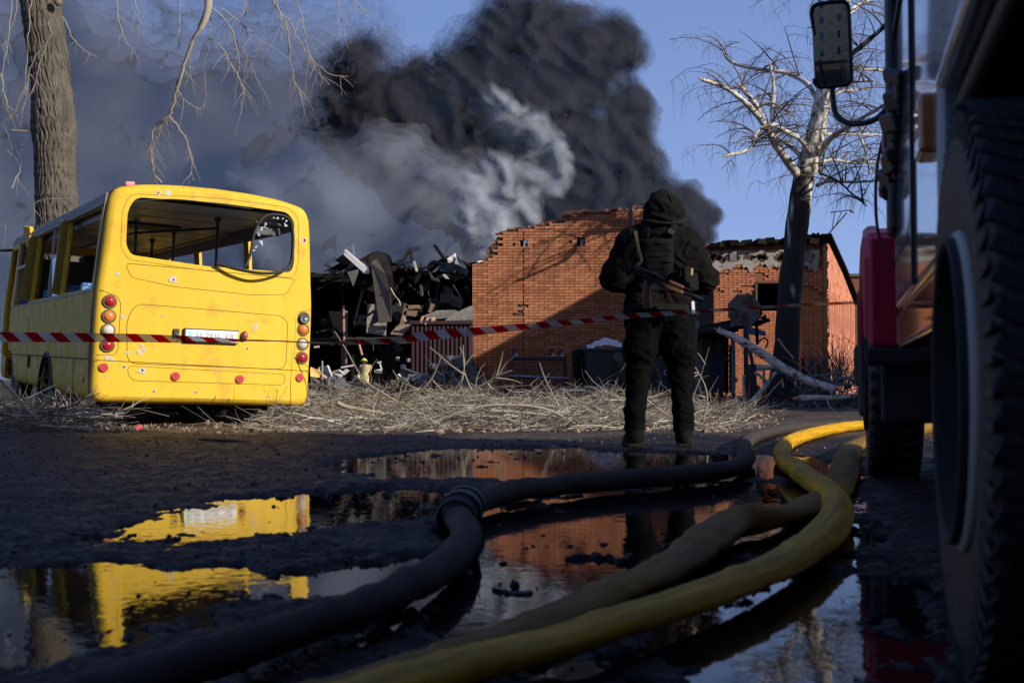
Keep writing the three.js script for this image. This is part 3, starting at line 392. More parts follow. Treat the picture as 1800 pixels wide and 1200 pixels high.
    const t = new THREE.CanvasTexture(cv); t.colorSpace = THREE.SRGBColorSpace; const g = new THREE.PlaneGeometry(0.53, 0.1); g.rotateZ(0.012); g.translate(0.02, 0.735, ZS(0) + 0.0375); const f = M([1, 1, 1], 0.5); f.map = t; mesh('plate_face', g, f, pl);
    mesh('plate_frame', [bx(0.58, 0.012, 0.03, [0.015, 0.802, ZS(0) + 0.022], [0, 0, 0.012]), bx(0.58, 0.012, 0.03, [0.015, 0.668, ZS(0) + 0.022], [0, 0, 0.012]), bx(0.012, 0.14, 0.03, [-0.272, 0.735, ZS(0) + 0.022])], BLACK, pl); }
  mesh('plate_lamp', [sp(0.048, [0.375, 0.755, ZS(0.37) + 0.02], [0.75, 1.15, 0.8]), bx(0.07, 0.07, 0.02, [0.372, 0.74, ZS(0.37) + 0.006], [0, 0, 0], 0.01)], M([0.25, 0.05, 0.06], 0.3), bus);
  mesh('lamp_socket', [bx(0.055, 0.085, 0.03, [-0.355, 0.75, ZS(0.35) + 0.012]), bar(V(-0.345, 0.71, 0.05), V(-0.33, 0.66, 0.07), 0.003)], BLACK, bus); mesh('torn_foil', bx(0.03, 0.03, 0.006, [-0.345, 0.735, ZS(0.35) + 0.03], [0.4, 0.3, 0.5]), STEEL, bus);
  // shrapnel chips: bare flaked spots with their own ragged outline
  const chip = (x, y, s, hole) => { const r = rng(Math.floor((x + 3) * 977 + y * 131)), q = []; for (let a = 0; a < 11; a++) { const rr = s * (0.45 + 0.75 * r()); q.push([Math.cos(a / 11 * 6.28) * rr, Math.sin(a / 11 * 6.28) * rr]); } const g = extr(shapeOf(q), 0.002); g.translate(x, y, ZS(x) + 0.0015); const c = mesh('paint_chip', g, M([0.72, 0.70, 0.66], 0.6, { map: again(T.mott, 5) }), bus); if (hole) mesh('bullet_hole', cy(s * hole, s * hole * 0.8, 0.004, [x, y, ZS(x) + 0.004], [Math.PI / 2, 0, 0.3], 7), BLACK, c); };
  for (const [x, y, s, h] of [[-0.61, 2.2, 0.03, 0.35], [-0.52, 2.205, 0.035, 0], [1.02, 1.86, 0.045, 0.4], [-0.41, 1.305, 0.045, 0.25], [-0.97, 1.33, 0.022, 0], [-0.68, 0.345, 0.045, 0.3], [-0.86, 0.375, 0.022, 0.5], [-0.9, 0.88, 0.025, 0], [-0.55, 0.13, 0.022, 0.4], [-0.12, 0.13, 0.022, 0.4], [0.5, 0.86, 0.03, 0.15], [1.08, 0.62, 0.03, 0], [-0.7, 0.6, 0.02, 0], [-0.72, 0.53, 0.03, 0], [-0.76, 0.66, 0.018, 0], [-0.84, 0.52, 0.02, 0], [-0.67, 0.56, 0.024, 0], [-1.03, 0.46, 0.03, 0], [-0.98, 0.45, 0.022, 0], [0.3, 1.1, 0.014, 0], [-0.5, 0.92, 0.014, 0], [0.1, 0.36, 0.012, 0], [0.68, 0.10, 0.016, 0.4], [0.42, 0.62, 0.012, 0.7], [-1.06, 0.95, 0.016, 0], [-1.03, 0.27, 0.02, 0]]) chip(x, y, s, h);
  mesh('paint_crack', [bar(onrear(0.08, 0.05, 0.002), onrear(0.1, 0.10, 0.002), 0.004), bar(onrear(0.27, 0.03, 0.002), onrear(0.24, 0.07, 0.002), 0.004), bar(onrear(0.78, 0.04, 0.003), onrear(0.79, 0.17, 0.003), 0.003), bar(onrear(0.79, 0.17, 0.003), onrear(0.76, 0.18, 0.003), 0.003)], GAP, bus);
  // the sprung rubber window seal with shards of glass left in it
  { const q = [onrear(0.10, 1.49, 0.05), onrear(0.34, 1.50, 0.03), onrear(0.40, 1.65, 0.01), onrear(0.44, 1.9, 0.0), onrear(0.53, 2.06, 0.0), onrear(0.68, 2.11, 0.0), onrear(0.83, 2.07, 0.0), onrear(0.875, 1.95, 0.0), onrear(0.885, 1.75, 0.01), onrear(0.86, 1.58, 0.03), onrear(0.74, 1.485, 0.09), onrear(0.5, 1.44, 0.15), onrear(0.25, 1.46, 0.12), onrear(0.02, 1.51, 0.05)].slice(1);
    const seal = mesh('window_seal', tube(smooth(q, 90), 0.02, 8, { flat: () => [1.3, 0.8] }), RUBBER, bus), GL = M([0.75, 0.8, 0.82], 0.25, { phys: true, transmission: 0.6 }), r = rng(77);
    const sh = []; for (let i = 0; i < 14; i++) { const t = i / 13, p = t < 0.5 ? V(lerp(0.46, 0.56, t * 2), lerp(1.7, 2.04, t * 2), 0.02) : V(lerp(0.62, 0.86, t * 2 - 1), 2.06 - 0.25 * Math.max(0, t * 2 - 1.6), 0.02); const s = 0.02 + 0.025 * r(); const g = extr(shapeOf([[0, 0], [s, -s * 0.3], [s * 0.6, -s * (1 + r())]]), 0.004); g.rotateZ(r() * 6); g.translate(p.x, p.y, ZS(p.x) - 0.005); sh.push(g); } mesh('glass_shard', sh, GL, seal).userData.kind = 'stuff';
    mesh('rubber_strip', tube(smooth([onrear(-0.86, 2.08, -0.01), onrear(-0.5, 2.145, -0.005), onrear(-0.1, 2.155, -0.005), onrear(0.4, 2.14, -0.01)], 20), 0.007, 5), RUBBER, bus); }
  mesh('air_vent', [bx(0.3, 0.09, 0.05, [0.66, 1.94, -0.18], [0.2, 0, 0], 0.01), bx(0.33, 0.03, 0.06, [0.66, 2.02, -0.14], [0.2, 0, 0], 0.008)], M([0.10, 0.10, 0.11], 0.5), bus);
  // interior
  const CEIL = M([0.34, 0.33, 0.30], 0.45, { map: again(T.dust, 0.8) });
  for (let i = 0; i < 9; i++) mesh('ceiling_panel', bx(1.92, 0.015, 0.69, [0, 2.13, -0.46 - i * 0.745], [0, 0, 0], 0.004), CEIL, bus);
  mesh('ceiling_void', bx(1.94, 0.01, 6.8, [0, 2.155, -3.5]), BLACK, bus);
  mesh('floor', bx(2.2, 0.06, 6.9, [0, 0.28, -3.55]), M([0.05, 0.05, 0.05], 0.9), bus);
  for (const sx of [-1, 1]) mesh('cove_panel', beam(V(sx * 0.98, 2.08, -0.2), V(sx * 0.98, 2.08, -6.9), 0.02, 0.22, 0), CEIL, bus);
  const POLE = M([0.05, 0.05, 0.05], 0.4); for (const [x, z] of [[0.32, -0.95], [-0.32, -2.2], [-0.55, -3.0], [0.4, -4.4], [0.32, -2.9]]) mesh('handrail_pole', [bar(V(x, 0.3, z), V(x, 2.12, z), 0.018, 8), cy(0.04, 0.03, 0.05, [x, 2.1, z])], POLE, bus);
  mesh('ceiling_rail', [bar(V(0.32, 2.0, -0.95), V(-0.32, 1.98, -2.2), 0.016), bar(V(-0.32, 1.98, -2.2), V(-0.5, 1.97, -6), 0.016), bar(V(0.5, 1.97, -1.2), V(0.5, 1.97, -6.3), 0.016)], POLE, bus);
  mesh('roof_hatch', [bx(0.7, 0.03, 0.6, [-0.1, 2.11, -2.6]), bx(0.06, 0.16, 0.06, [-0.85, 2.02, -0.6])], M([0.06, 0.06, 0.06], 0.7), bus); mesh('drive_box', [bx(0.75, 0.35, 0.5, [0.1, 1.75, -5.9], [0, 0, 0], 0.05), bx(0.9, 1.5, 0.06, [-0.6, 1.05, -5.6])], M([0.04, 0.04, 0.042], 0.8), bus);
  const cvs = document.createElement('canvas'); cvs.width = cvs.height = 128; { const x = cvs.getContext('2d'); x.fillStyle = '#2f5f92'; x.fillRect(0, 0, 128, 128); x.strokeStyle = '#c9d7e6'; x.lineWidth = 2; for (let i = 0; i < 9; i++) { x.beginPath(); x.arc((i * 47) % 128, (i * 71) % 128, 16 + i % 3 * 6, 0.4 * i, 0.4 * i + 3); x.stroke(); } } const stx = new THREE.CanvasTexture(cvs); stx.colorSpace = THREE.SRGBColorSpace; stx.wrapS = stx.wrapT = THREE.RepeatWrapping; stx.repeat.set(3, 3);
  const SEAT = M([1, 1, 1], 0.9); SEAT.map = stx;
  for (const sx of [-1, 1]) for (let i = 0; i < 5; i++) { if (sx > 0 && i > 2) continue; const z = -0.85 - i * 0.85, s = mesh('passenger_seat', [bx(0.82, 0.12, 0.42, [sx * 0.66, 0.72, z], [0, 0, 0], 0.04)], SEAT, bus); mesh('seat_back', bx(0.82, 0.62, 0.1, [sx * 0.66, 1.08 + (i ? -0.1 : 0), z + 0.24], [0.12, 0, 0], 0.04), SEAT, s); mesh('seat_leg', [bx(0.05, 0.42, 0.05, [sx * 0.5, 0.5, z]), bx(0.05, 0.42, 0.05, [sx * 0.85, 0.5, z])], BLACK, s); }
  { const q = []; for (let i = 0; i <= 20; i++) q.push([-4.66 - i * 0.055, 0.022 * Math.sin(i * 1.7)]); const pos = [], idx = []; for (const [z, dx] of q) { pos.push(-1.07 + dx, 1.98, z, -1.13 + dx * 1.5, 0.98 + 0.06 * Math.sin(z * 9), z); } for (let i = 0; i < 20; i++) idx.push(i * 2, i * 2 + 1, i * 2 + 2, i * 2 + 1, i * 2 + 3, i * 2 + 2); const g = new THREE.BufferGeometry(); g.setAttribute('position', new THREE.Float32BufferAttribute(pos, 3)); g.setIndex(idx); g.computeVertexNormals(); mesh('curtain', uvm(g), M([0.012, 0.02, 0.10], 0.9), bus); }
  const FR = M([0.42, 0.40, 0.36], 0.5), GLS = M([0.65, 0.7, 0.75], 0.06, { phys: true, transmission: 0.9 });
  for (const [a, b] of [[-2.42, -3.1], [-4.9, -6.05]]) { const w = mesh('sliding_window', [beam(V(-1.145, 1.17, a), V(-1.105, 2.02, a), 0.02, 0.03), beam(V(-1.145, 1.17, b), V(-1.105, 2.02, b), 0.02, 0.03), beam(V(-1.125, 1.68, a), V(-1.125, 1.66, b), 0.02, 0.035), beam(V(-1.11, 1.66, a - 0.25), V(-1.105, 2.0, a - 0.25), 0.012, 0.016), beam(V(-1.11, 1.66, a - 0.42), V(-1.105, 2.0, a - 0.42), 0.012, 0.016)], FR, bus); if (a > -3) mesh('pane', beam(V(-1.13, 1.41, a), V(-1.13, 1.4, b), 0.004, 0.48), GLS, w); }
  mesh('rusty_frame_edge', [beam(V(-1.172, 1.16, -2.2), V(-1.105, 2.04, -2.2), 0.012, 0.16), beam(V(-1.172, 1.14, -4.49), V(-1.105, 2.03, -4.49), 0.012, 0.22)], M([0.42, 0.29, 0.03], 0.6, { map: again(T.mott, 2) }), bus);
  // wheels, chassis, small side fittings
  for (const z of [-2.8, -6.15]) for (const sx of [-1, 1]) { const w = mesh('wheel', new THREE.TorusGeometry(0.29, 0.115, 14, 36).rotateY(Math.PI / 2).scale(1.0, 1, 1).translate(sx * 0.98, 0.06, z), RUBBER, bus); mesh('rim', cy(0.2, 0.2, 0.1, [sx * 1.0, 0.06, z], [0, 0, Math.PI / 2], 24), M([0.10, 0.10, 0.09], 0.6), w); }
  mesh('wheel_arch_lip', [-2.8].map((z) => new THREE.TorusGeometry(0.525, 0.02, 6, 30, Math.PI).rotateY(Math.PI / 2).translate(-1.172, -0.06, z)), BLACK, bus);
  mesh('chassis', [bx(0.12, 0.16, 6.8, [-0.42, 0.02, -3.6]), bx(0.12, 0.16, 6.8, [0.42, 0.02, -3.6]), bx(1.9, 0.18, 0.12, [0, 0.0, -0.8]), cy(0.08, 0.08, 1.9, [0, 0.05, -2.8], [0, 0, Math.PI / 2]), cy(0.06, 0.06, 1, [0.6, -0.06, -0.7], [Math.PI / 2, 0, 0]), bx(0.8, 0.3, 1.0, [0, 0.0, -1.6])], M([0.02, 0.018, 0.016], 0.9), bus);
  mesh('side_marker', bx(0.02, 0.05, 0.07, [-1.18, 0.22, -0.42], [0, 0, 0], 0.006), M([0.45, 0.12, 0.03], 0.3), bus); mesh('door_handle', [bx(0.03, 0.16, 0.03, [-1.185, 0.33, -4.15]), bx(0.02, 0.05, 0.1, [-1.185, 0.68, -6.1])], BLACK, bus);
  mesh('roof_marker_lamp', [bx(0.1, 0.05, 0.06, [-0.86, 2.285, -0.16], [0, 0, 0.1], 0.015)], M([0.55, 0.22, 0.24], 0.3), bus); mesh('wing_mirror_arm', tube(smooth([V(-1.1, 2.0, -7.0), V(-1.35, 1.95, -7.2), V(-1.42, 1.6, -7.3), V(-1.4, 1.3, -7.3)], 14), 0.022, 6), BLACK, bus);
  mesh('torn_cantrail', bx(0.05, 0.3, 0.25, [-1.1, 2.08, -5.3], [0.1, 0.2, 0.2]), YEL, bus);
  // blocks that the tail rests on
  for (const [x, y, lab] of [[662 / 2 + 2, 742, 'grey concrete block under the left of the bus tail'], [418, 741, 'pale concrete block under the right of the bus tail']]) { const p = gp(x, y); one('concrete_block', lab, 'concrete block', bx(0.24, 0.2, 0.2, [p.x * 1.04, 0.07, p.z * 1.04], [0, 0.4, 0.05], 0.012), M([0.26, 0.23, 0.19], 0.95, { map: again(T.plaster, 2) })); }
}
// ---------------------------------------------------------------- the armed man, seen from behind
{
  const man = thing('person', 'person in black hooded jacket and trousers standing with back turned, rifle slung', 'person', [1.057, 0.012, -8.13]);
  const ell = (p, c, s) => { const x = (p[0] - c[0]) / s[0], y = (p[1] - c[1]) / s[1], z = (p[2] - c[2]) / s[2]; return (Math.hypot(x, y, z) - 1) * Math.min(...s); };
  function bodyD(x, y, z) {
    const p = [x, y, z], pz = [x, y, z * 1.28];
    let d = capsule(pz, [-0.105, 1.36, 0], [0.10, 1.36, 0], 0.175, 0.175);
    d = smin(d, capsule(pz, [-0.165, 1.475, 0.01], [0.155, 1.47, 0.01], 0.105, 0.105), 0.1);
    d = smin(d, capsule(pz, [-0.085, 1.02, 0], [0.085, 1.02, 0], 0.165, 0.165), 0.12);
    d = smin(d, capsule(pz, [-0.10, 0.93, 0.0], [0.10, 0.93, 0.0], 0.16, 0.16), 0.05);
    // neck, hood with a soft peak at the back
    d = smin(d, capsule(p, [0.01, 1.5, 0.0], [0.025, 1.62, -0.005], 0.155, 0.142), 0.06);
    d = smin(d, ell(p, [0.022, 1.745, -0.02], [0.108, 0.10, 0.12]), 0.04); d = smin(d, ell(p, [0.033, 1.69, 0.0], [0.136, 0.115, 0.14]), 0.05);
    d = smin(d, ell(p, [0.035, 1.675, 0.035], [0.135, 0.12, 0.12]), 0.04);
    d = Math.max(d, -ell(p, [0.028, 1.685, -0.2], [0.085, 0.11, 0.13]));
    // arms bent to the front
    for (const [s, e, h] of [[[-0.205, 1.455, 0.01], [-0.325, 1.215, 0.0], [-0.10, 1.15, -0.30]], [[0.195, 1.45, 0.01], [0.322, 1.20, 0.0], [0.10, 1.13, -0.30]]]) { d = smin(d, capsule(p, s, e, 0.108, 0.096), 0.06); d = smin(d, capsule(p, e, h, 0.098, 0.06), 0.05); }
    // legs: baggy trousers over boots
    for (const [sx, hp, kn, an, toe] of [[-1, [-0.10, 0.90, 0.0], [-0.150, 0.52, -0.015], [-0.182, 0.14, 0.015], [-0.20, 0.055, -0.17]], [1, [0.105, 0.90, 0.0], [0.150, 0.52, -0.02], [0.165, 0.14, 0.015], [0.215, 0.055, -0.15]]]) {
      let l = capsule(p, hp, [lerp(hp[0], kn[0], 0.55) + sx * 0.012, 0.69, 0], 0.135, 0.118); l = smin(l, capsule(p, [lerp(hp[0], kn[0], 0.55), 0.69, 0], kn, 0.115, 0.083), 0.05); l = smin(l, capsule(p, kn, [an[0], 0.26, 0.01], 0.086, 0.074), 0.05); l = smin(l, capsule(p, [an[0], 0.24, 0.012], [an[0], 0.15, 0.012], 0.076, 0.078), 0.03);
      l = smin(l, ell(p, [hp[0] + sx * 0.085, 0.68, 0.01], [0.06, 0.1, 0.09]), 0.05);
      l = smin(l, capsule(p, [an[0], 0.075, 0.035], [an[0], 0.12, 0.02], 0.06, 0.062), 0.02); l = smin(l, capsule(p, [an[0], 0.05, 0.03], toe, 0.052, 0.048), 0.03); d = smin(d, l, 0.04);
    }
    d = Math.max(d, -y);
    const fold = 0.006 * N3(x * 9 + y * 3, y * 13, z * 9) + 0.0045 * Math.sin(y * 46 + 9 * N3(x * 4, y * 4, z * 4)) * sstep(1.62, 1.5, y) * (y > 0.93 ? 1.3 : 0.5) + 0.006 * Math.abs(N3(x * 5 + y * 6, y * 9, z * 5)) * (y > 1.56 ? 2.2 : 1) + 0.0015 * N3(x * 25, y * 32, z * 25);
    return d + fold * (y < 0.13 ? 0.15 : 1);
  }
  const D = field([-0.46, -0.02, -0.46], [0.46, 1.9, 0.28], 0.0115, (x, y, z) => -bodyD(x, y, z));
  const g = paint(nets(D), (x, y, z) => { const n = 0.85 + 0.3 * N3(x * 30, y * 30, z * 30) * 0.5; if (y < 0.13) return [0.010 * n, 0.009 * n, 0.008 * n]; if (y < 0.92) return [0.0035 * n, 0.0035 * n, 0.0036 * n]; if (y > 1.57) return [0.0105 * n, 0.0098 * n, 0.0085 * n]; return [0.0078 * n, 0.0074 * n, 0.0067 * n]; });
  const CLOTH = M([1, 1, 1], 0.93, { vertexColors: true, phys: true, bumpMap: again(T.weave, 6), bumpScale: 0.001, specularIntensity: 0.12 });
  mesh('body', uvm(g), CLOTH, man);
  const backZ = (x, y) => { let z = 0.3; for (let i = 0; i < 40; i++) { const d = bodyD(x, y, z); if (d < 0.001) break; z -= d * 0.8; } return z; };
  // sheets that lie on the back: a strip of given width along points (x, y), off mm above the cloth
  function patch(pts, w, off, th = 0.012) { const pos = [], idx = [], n = pts.length, m = 8; for (let i = 0; i < n; i++) { const a = pts[Math.max(0, i - 1)], b = pts[Math.min(n - 1, i + 1)], dx = b[0] - a[0], dy = b[1] - a[1], l = Math.hypot(dx, dy), ww = typeof w === 'function' ? w(i / (n - 1)) : w; for (let k = 0; k <= m; k++) { const t = k / m - 0.5, x = pts[i][0] - dy / l * t * ww, y = pts[i][1] + dx / l * t * ww, e = (k === 0 || k === m || i === 0 || i === n - 1) ? -0.01 : th; pos.push(x, y, backZ(x, y) + off + e); } } for (let i = 0; i < n - 1; i++) for (let k = 0; k < m; k++) { const a = i * (m + 1) + k, b = a + m + 1; idx.push(a, b, a + 1, b, b + 1, a + 1); } const q = new THREE.BufferGeometry(); q.setAttribute('position', new THREE.Float32BufferAttribute(pos, 3)); q.setIndex(idx); q.computeVertexNormals(); return uvm(q); }
  const line = (a, b, n = 8) => Array.from({ length: n + 1 }, (_, i) => [lerp(a[0], b[0], i / n), lerp(a[1], b[1], i / n)]);
  const KIT = (c) => M(c, 0.9, { phys: true, specularIntensity: 0.25 }), WEB = M([0.008, 0.008, 0.0085], 0.9, { phys: true, specularIntensity: 0.2, bumpMap: again(T.weave, 10), bumpScale: 0.001 });
  const vest = mesh('vest_back_panel', patch(line([-0.035, 1.475], [-0.03, 1.19], 12), (t) => 0.235 - 0.02 * Math.abs(t - 0.5), 0.012, 0.02), WEB, man);
  for (let i = 0; i < 6; i++) mesh('webbing_row', patch(line([-0.135, 1.435 - i * 0.042], [0.07, 1.435 - i * 0.042], 12), 0.022, 0.028, 0.006), WEB, vest);
  mesh('shoulder_strap', patch(line([-0.115, 1.475], [-0.10, 1.6], 8), 0.05, 0.012, 0.01), WEB, man); mesh('shoulder_strap', patch(line([0.045, 1.475], [0.10, 1.60], 8), 0.055, 0.012, 0.01), WEB, man);
  mesh('strap_buckle', bx(0.05, 0.035, 0.015, [0.058, 1.515, backZ(0.058, 1.515) + 0.03], [0, 0, -0.4], 0.004), BLACK, man);
  mesh('side_belt', patch(line([-0.19, 1.17], [0.19, 1.15], 14), 0.13, 0.006, 0.014), WEB, man); mesh('waist_belt', patch(line([-0.21, 0.99], [0.21, 0.985], 14), 0.05, 0.008, 0.012), KIT([0.010, 0.010, 0.009]), man);
  mesh('hood_strap', [patch(line([0.055, 1.82], [0.085, 1.70], 8), 0.02, 0.002, 0.006), patch(line([-0.02, 1.74], [0.03, 1.67], 10), 0.03, 0.002, 0.006)], WEB, man); mesh('collar_roll', tube(smooth([V(-0.13, 1.60, 0.06), V(-0.06, 1.585, 0.135), V(0.03, 1.58, 0.155), V(0.12, 1.59, 0.12), V(0.17, 1.61, 0.03)], 20), (t) => 0.016 + 0.008 * Math.sin(t * 9), 8), KIT([0.010, 0.0095, 0.009]), man);
  mesh('belt_pouch', [bx(0.09, 0.13, 0.06, [0.215, 1.17, 0.10], [0, 0.5, 0.05], 0.015), bx(0.055, 0.12, 0.05, [0.17, 1.215, 0.15], [0, 0.3, 0.08], 0.012)], KIT([0.008, 0.008, 0.008]), man); mesh('folded_tan_strap', bx(0.022, 0.055, 0.02, [0.205, 1.235, 0.155], [0, 0, -0.1], 0.008), M([0.35, 0.22, 0.12], 0.8), man); mesh('white_tag', bx(0.025, 0.085, 0.006, [0.222, 0.99, 0.115], [0, 0.4, 0.06]), M([0.4, 0.42, 0.46], 0.6), man); mesh('holster', bx(0.06, 0.19, 0.07, [0.235, 0.85, -0.02], [0, 0.3, 0.04], 0.02), KIT([0.005, 0.005, 0.005]), man);
  { const hem = []; for (let i = 0; i <= 40; i++) { const a = i / 40 * Math.PI * 2; let q = 0.12; while (q < 0.34 && bodyD(Math.cos(a) * q, 0.935 + 0.008 * Math.sin(a * 3), Math.sin(a) * q) < 0) q += 0.004; hem.push(V(Math.cos(a) * q, 0.935 + 0.008 * Math.sin(a * 3), Math.sin(a) * q)); } mesh('jacket_hem', tube(hem, 0.011, 7, { caps: false }), KIT([0.008, 0.0075, 0.007]), man);
    for (const s of [-1, 1]) { const bs = mesh('boot', [sp(0.055, [s < 0 ? -0.187 : 0.172, 0.06, 0.03], [1.05, 0.95, 1.15], 16, 12), bx(0.112, 0.03, 0.30, [s < 0 ? -0.193 : 0.19, 0.015, -0.06], [0, s < 0 ? 0.06 : -0.16, 0], 0.012), sp(0.05, [s < 0 ? -0.2 : 0.21, 0.045, -0.15], [1.05, 0.8, 1.3], 16, 10)], KIT([0.016, 0.013, 0.010]), man); } }
  // face under the hood and hands held together in front (turned away from the camera)
  const face = field([-0.09, -0.13, -0.12], [0.09, 0.13, 0.06], 0.006, (x, y, z) => { const p = [x, y, z]; let d = ell(p, [0, 0, 0], [0.075, 0.105, 0.085]); d = smin(d, capsule(p, [0, 0.025, -0.08], [0, -0.018, -0.1], 0.009, 0.014), 0.02); d = smin(d, ell(p, [0, -0.085, -0.05], [0.035, 0.025, 0.035]), 0.03); for (const s of [-1, 1]) d = Math.max(d, -ell(p, [s * 0.032, 0.022, -0.088], [0.017, 0.011, 0.014])); d = smin(d, capsule(p, [-0.02, -0.048, -0.078], [0.02, -0.048, -0.078], 0.008, 0.008), 0.006); return -d; });
  const SKIN = M([0.42, 0.24, 0.17], 0.6), f = mesh('face', uvm(nets(face)), SKIN, man); f.position.set(0.028, 1.685, -0.075);
  for (const s of [-1, 1]) mesh('eye', sp(0.011, [s * 0.032, 0.022, -0.075]), M([0.25, 0.22, 0.2], 0.2), f);
  for (const s of [-1, 1]) { const hd = field([-0.07, -0.1, -0.07], [0.07, 0.12, 0.07], 0.0042, (x, y, z) => { const p = [x, y, z]; let d = ell(p, [0, 0, 0], [0.042, 0.05, 0.02]); const L = [0.07, 0.08, 0.075, 0.058]; for (let i = 0; i < 4; i++) { const bxx = -0.03 + i * 0.02; let q = capsule(p, [bxx * 0.9, 0.03, 0], [bxx, 0.03 + L[i] * 0.5, -0.012], 0.0095, 0.009); q = smin(q, capsule(p, [bxx, 0.03 + L[i] * 0.5, -0.012], [bxx * 0.9, 0.03 + L[i] * 0.75, -0.045], 0.009, 0.0075), 0.006); d = smin(d, q, 0.007); } d = smin(d, capsule(p, [0.035, -0.02, -0.005], [0.055, 0.025, -0.035], 0.0125, 0.01), 0.012); d = smin(d, capsule(p, [0, -0.04, 0], [0, -0.09, 0], 0.027, 0.03), 0.02); return -d; }); const h = mesh('hand', uvm(nets(hd)), SKIN, man); h.position.set(s * 0.06, s > 0 ? 1.13 : 1.15, -0.36); h.rotation.set(-1.2, 0, s * 0.9); if (s > 0) h.scale.x = -1; }
  // short carbine hung across the back, muzzle low on the right
  const a = at(1110, 473, 7.83), b = at(1232, 526, 7.84), L = a.distanceTo(b), rf = thing('assault_rifle', 'short assault rifle with wooden handguard and brown magazine slung across the black back', 'rifle', a.toArray()), dir = b.clone().sub(a).normalize();
  rf.rotation.z = Math.atan2(dir.y, dir.x);
  const GUN = M([0.035, 0.035, 0.037], 0.36, { metalness: 0.75, roughnessMap: again(T.rough, 4) }), WOOD = M([0.34, 0.135, 0.05], 0.45, { map: again(T.streak, 4), phys: true, clearcoat: 0.3, clearcoatRoughness: 0.3 }), BAKE = M([0.17, 0.05, 0.025], 0.4, { map: again(T.mott, 4) });
  mesh('receiver', [bx(0.225, 0.052, 0.034, [0.125, 0, 0], [0, 0, 0], 0.006), cy(0.017, 0.017, 0.215, [0.125, 0.026, 0], [0, 0, Math.PI / 2], 12), bx(0.03, 0.02, 0.02, [0.235, 0.05, 0], [0, 0, 0], 0.004), bx(0.06, 0.016, 0.008, [0.15, 0.012, 0.021]), bx(0.09, 0.008, 0.006, [0.12, -0.01, 0.02]), bx(0.024, 0.012, 0.03, [0.16, 0.022, 0.03], [0, 0, 0], 0.003)], GUN, rf);
  mesh('sight', [bx(0.012, 0.035, 0.012, [0.205, 0.06, 0]), bx(0.03, 0.012, 0.016, [0.2, 0.045, 0])], GUN, rf);
  mesh('handguard', [bx(0.135, 0.03, 0.038, [0.325, -0.012, 0], [0, 0, 0.02], 0.01), bx(0.115, 0.024, 0.034, [0.325, 0.026, 0], [0, 0, 0], 0.01)], WOOD, rf); mesh('handguard_slot', bx(0.1, 0.008, 0.04, [0.325, 0.008, 0], [0, 0, 0], 0.002), BLACK, rf);
  mesh('barrel', [cy(0.0105, 0.0105, 0.18, [0.42, -0.002, 0], [0, 0, Math.PI / 2], 10), cy(0.009, 0.009, 0.09, [0.40, 0.026, 0], [0, 0, Math.PI / 2], 10), cy(0.018, 0.021, 0.075, [0.495, -0.002, 0], [0, 0, Math.PI / 2], 12), bx(0.022, 0.06, 0.014, [0.435, 0.025, 0], [0, 0, 0], 0.003)], GUN, rf);
  { const q = []; for (let i = 0; i <= 8; i++) { const t = i / 8; q.push(V(0.145 + 0.055 * t * t + 0.012 * t, -0.025 - 0.175 * t, 0)); } const mag = mesh('magazine', tube(q, 0.03, 8, { up: V(0, 0, 1), flat: () => [1.0, 0.42] }), BAKE, rf), ribs = []; for (let i = 1; i < 14; i++) { const t = i / 14; ribs.push(sp(0.0035, [0.168 + 0.055 * t * t + 0.012 * t, -0.025 - 0.175 * t, 0.009])); } mesh('witness_dots', ribs, M([0.5, 0.42, 0.35], 0.4, { metalness: 0.6 }), mag); }
  mesh('pistol_grip', bx(0.036, 0.105, 0.03, [0.018, -0.062, 0], [0, 0, -0.35], 0.01), BAKE, rf); mesh('trigger_guard', tube(smooth([V(0.04, -0.025, 0), V(0.045, -0.055, 0), V(0.08, -0.06, 0), V(0.1, -0.027, 0)], 12), 0.004, 5), GUN, rf); mesh('folded_stock', [bar(V(0.02, 0.012, 0.028), V(0.26, -0.02, 0.03), 0.006), bar(V(0.02, -0.012, 0.028), V(0.26, -0.03, 0.03), 0.006), bx(0.03, 0.05, 0.02, [0.0, 0.0, 0.01], [0, 0, 0], 0.005)], GUN, rf);
  rf.updateMatrixWorld(true); const lp = (x, y, z) => rf.worldToLocal(V(x + man.position.x, y + man.position.y, z + man.position.z));
  const sl = [[-0.185, 1.55, 0.03], [-0.185, 1.53, 0.10], [-0.18, 1.46, 0.17], [-0.17, 1.38, 0.2], [-0.155, 1.31, 0.225]].map((q) => lp(...q)); sl.push(V(0.02, 0.028, 0.0)); mesh('sling', tube(smooth(sl, 24), 0.012, 8, { up: rf.worldToLocal(V(rf.position.x, rf.position.y, rf.position.z + 1)), flat: () => [1, 0.16] }), M([0.085, 0.072, 0.022], 0.9, { bumpMap: again(T.weave, 12), bumpScale: 0.001 }), rf);
}
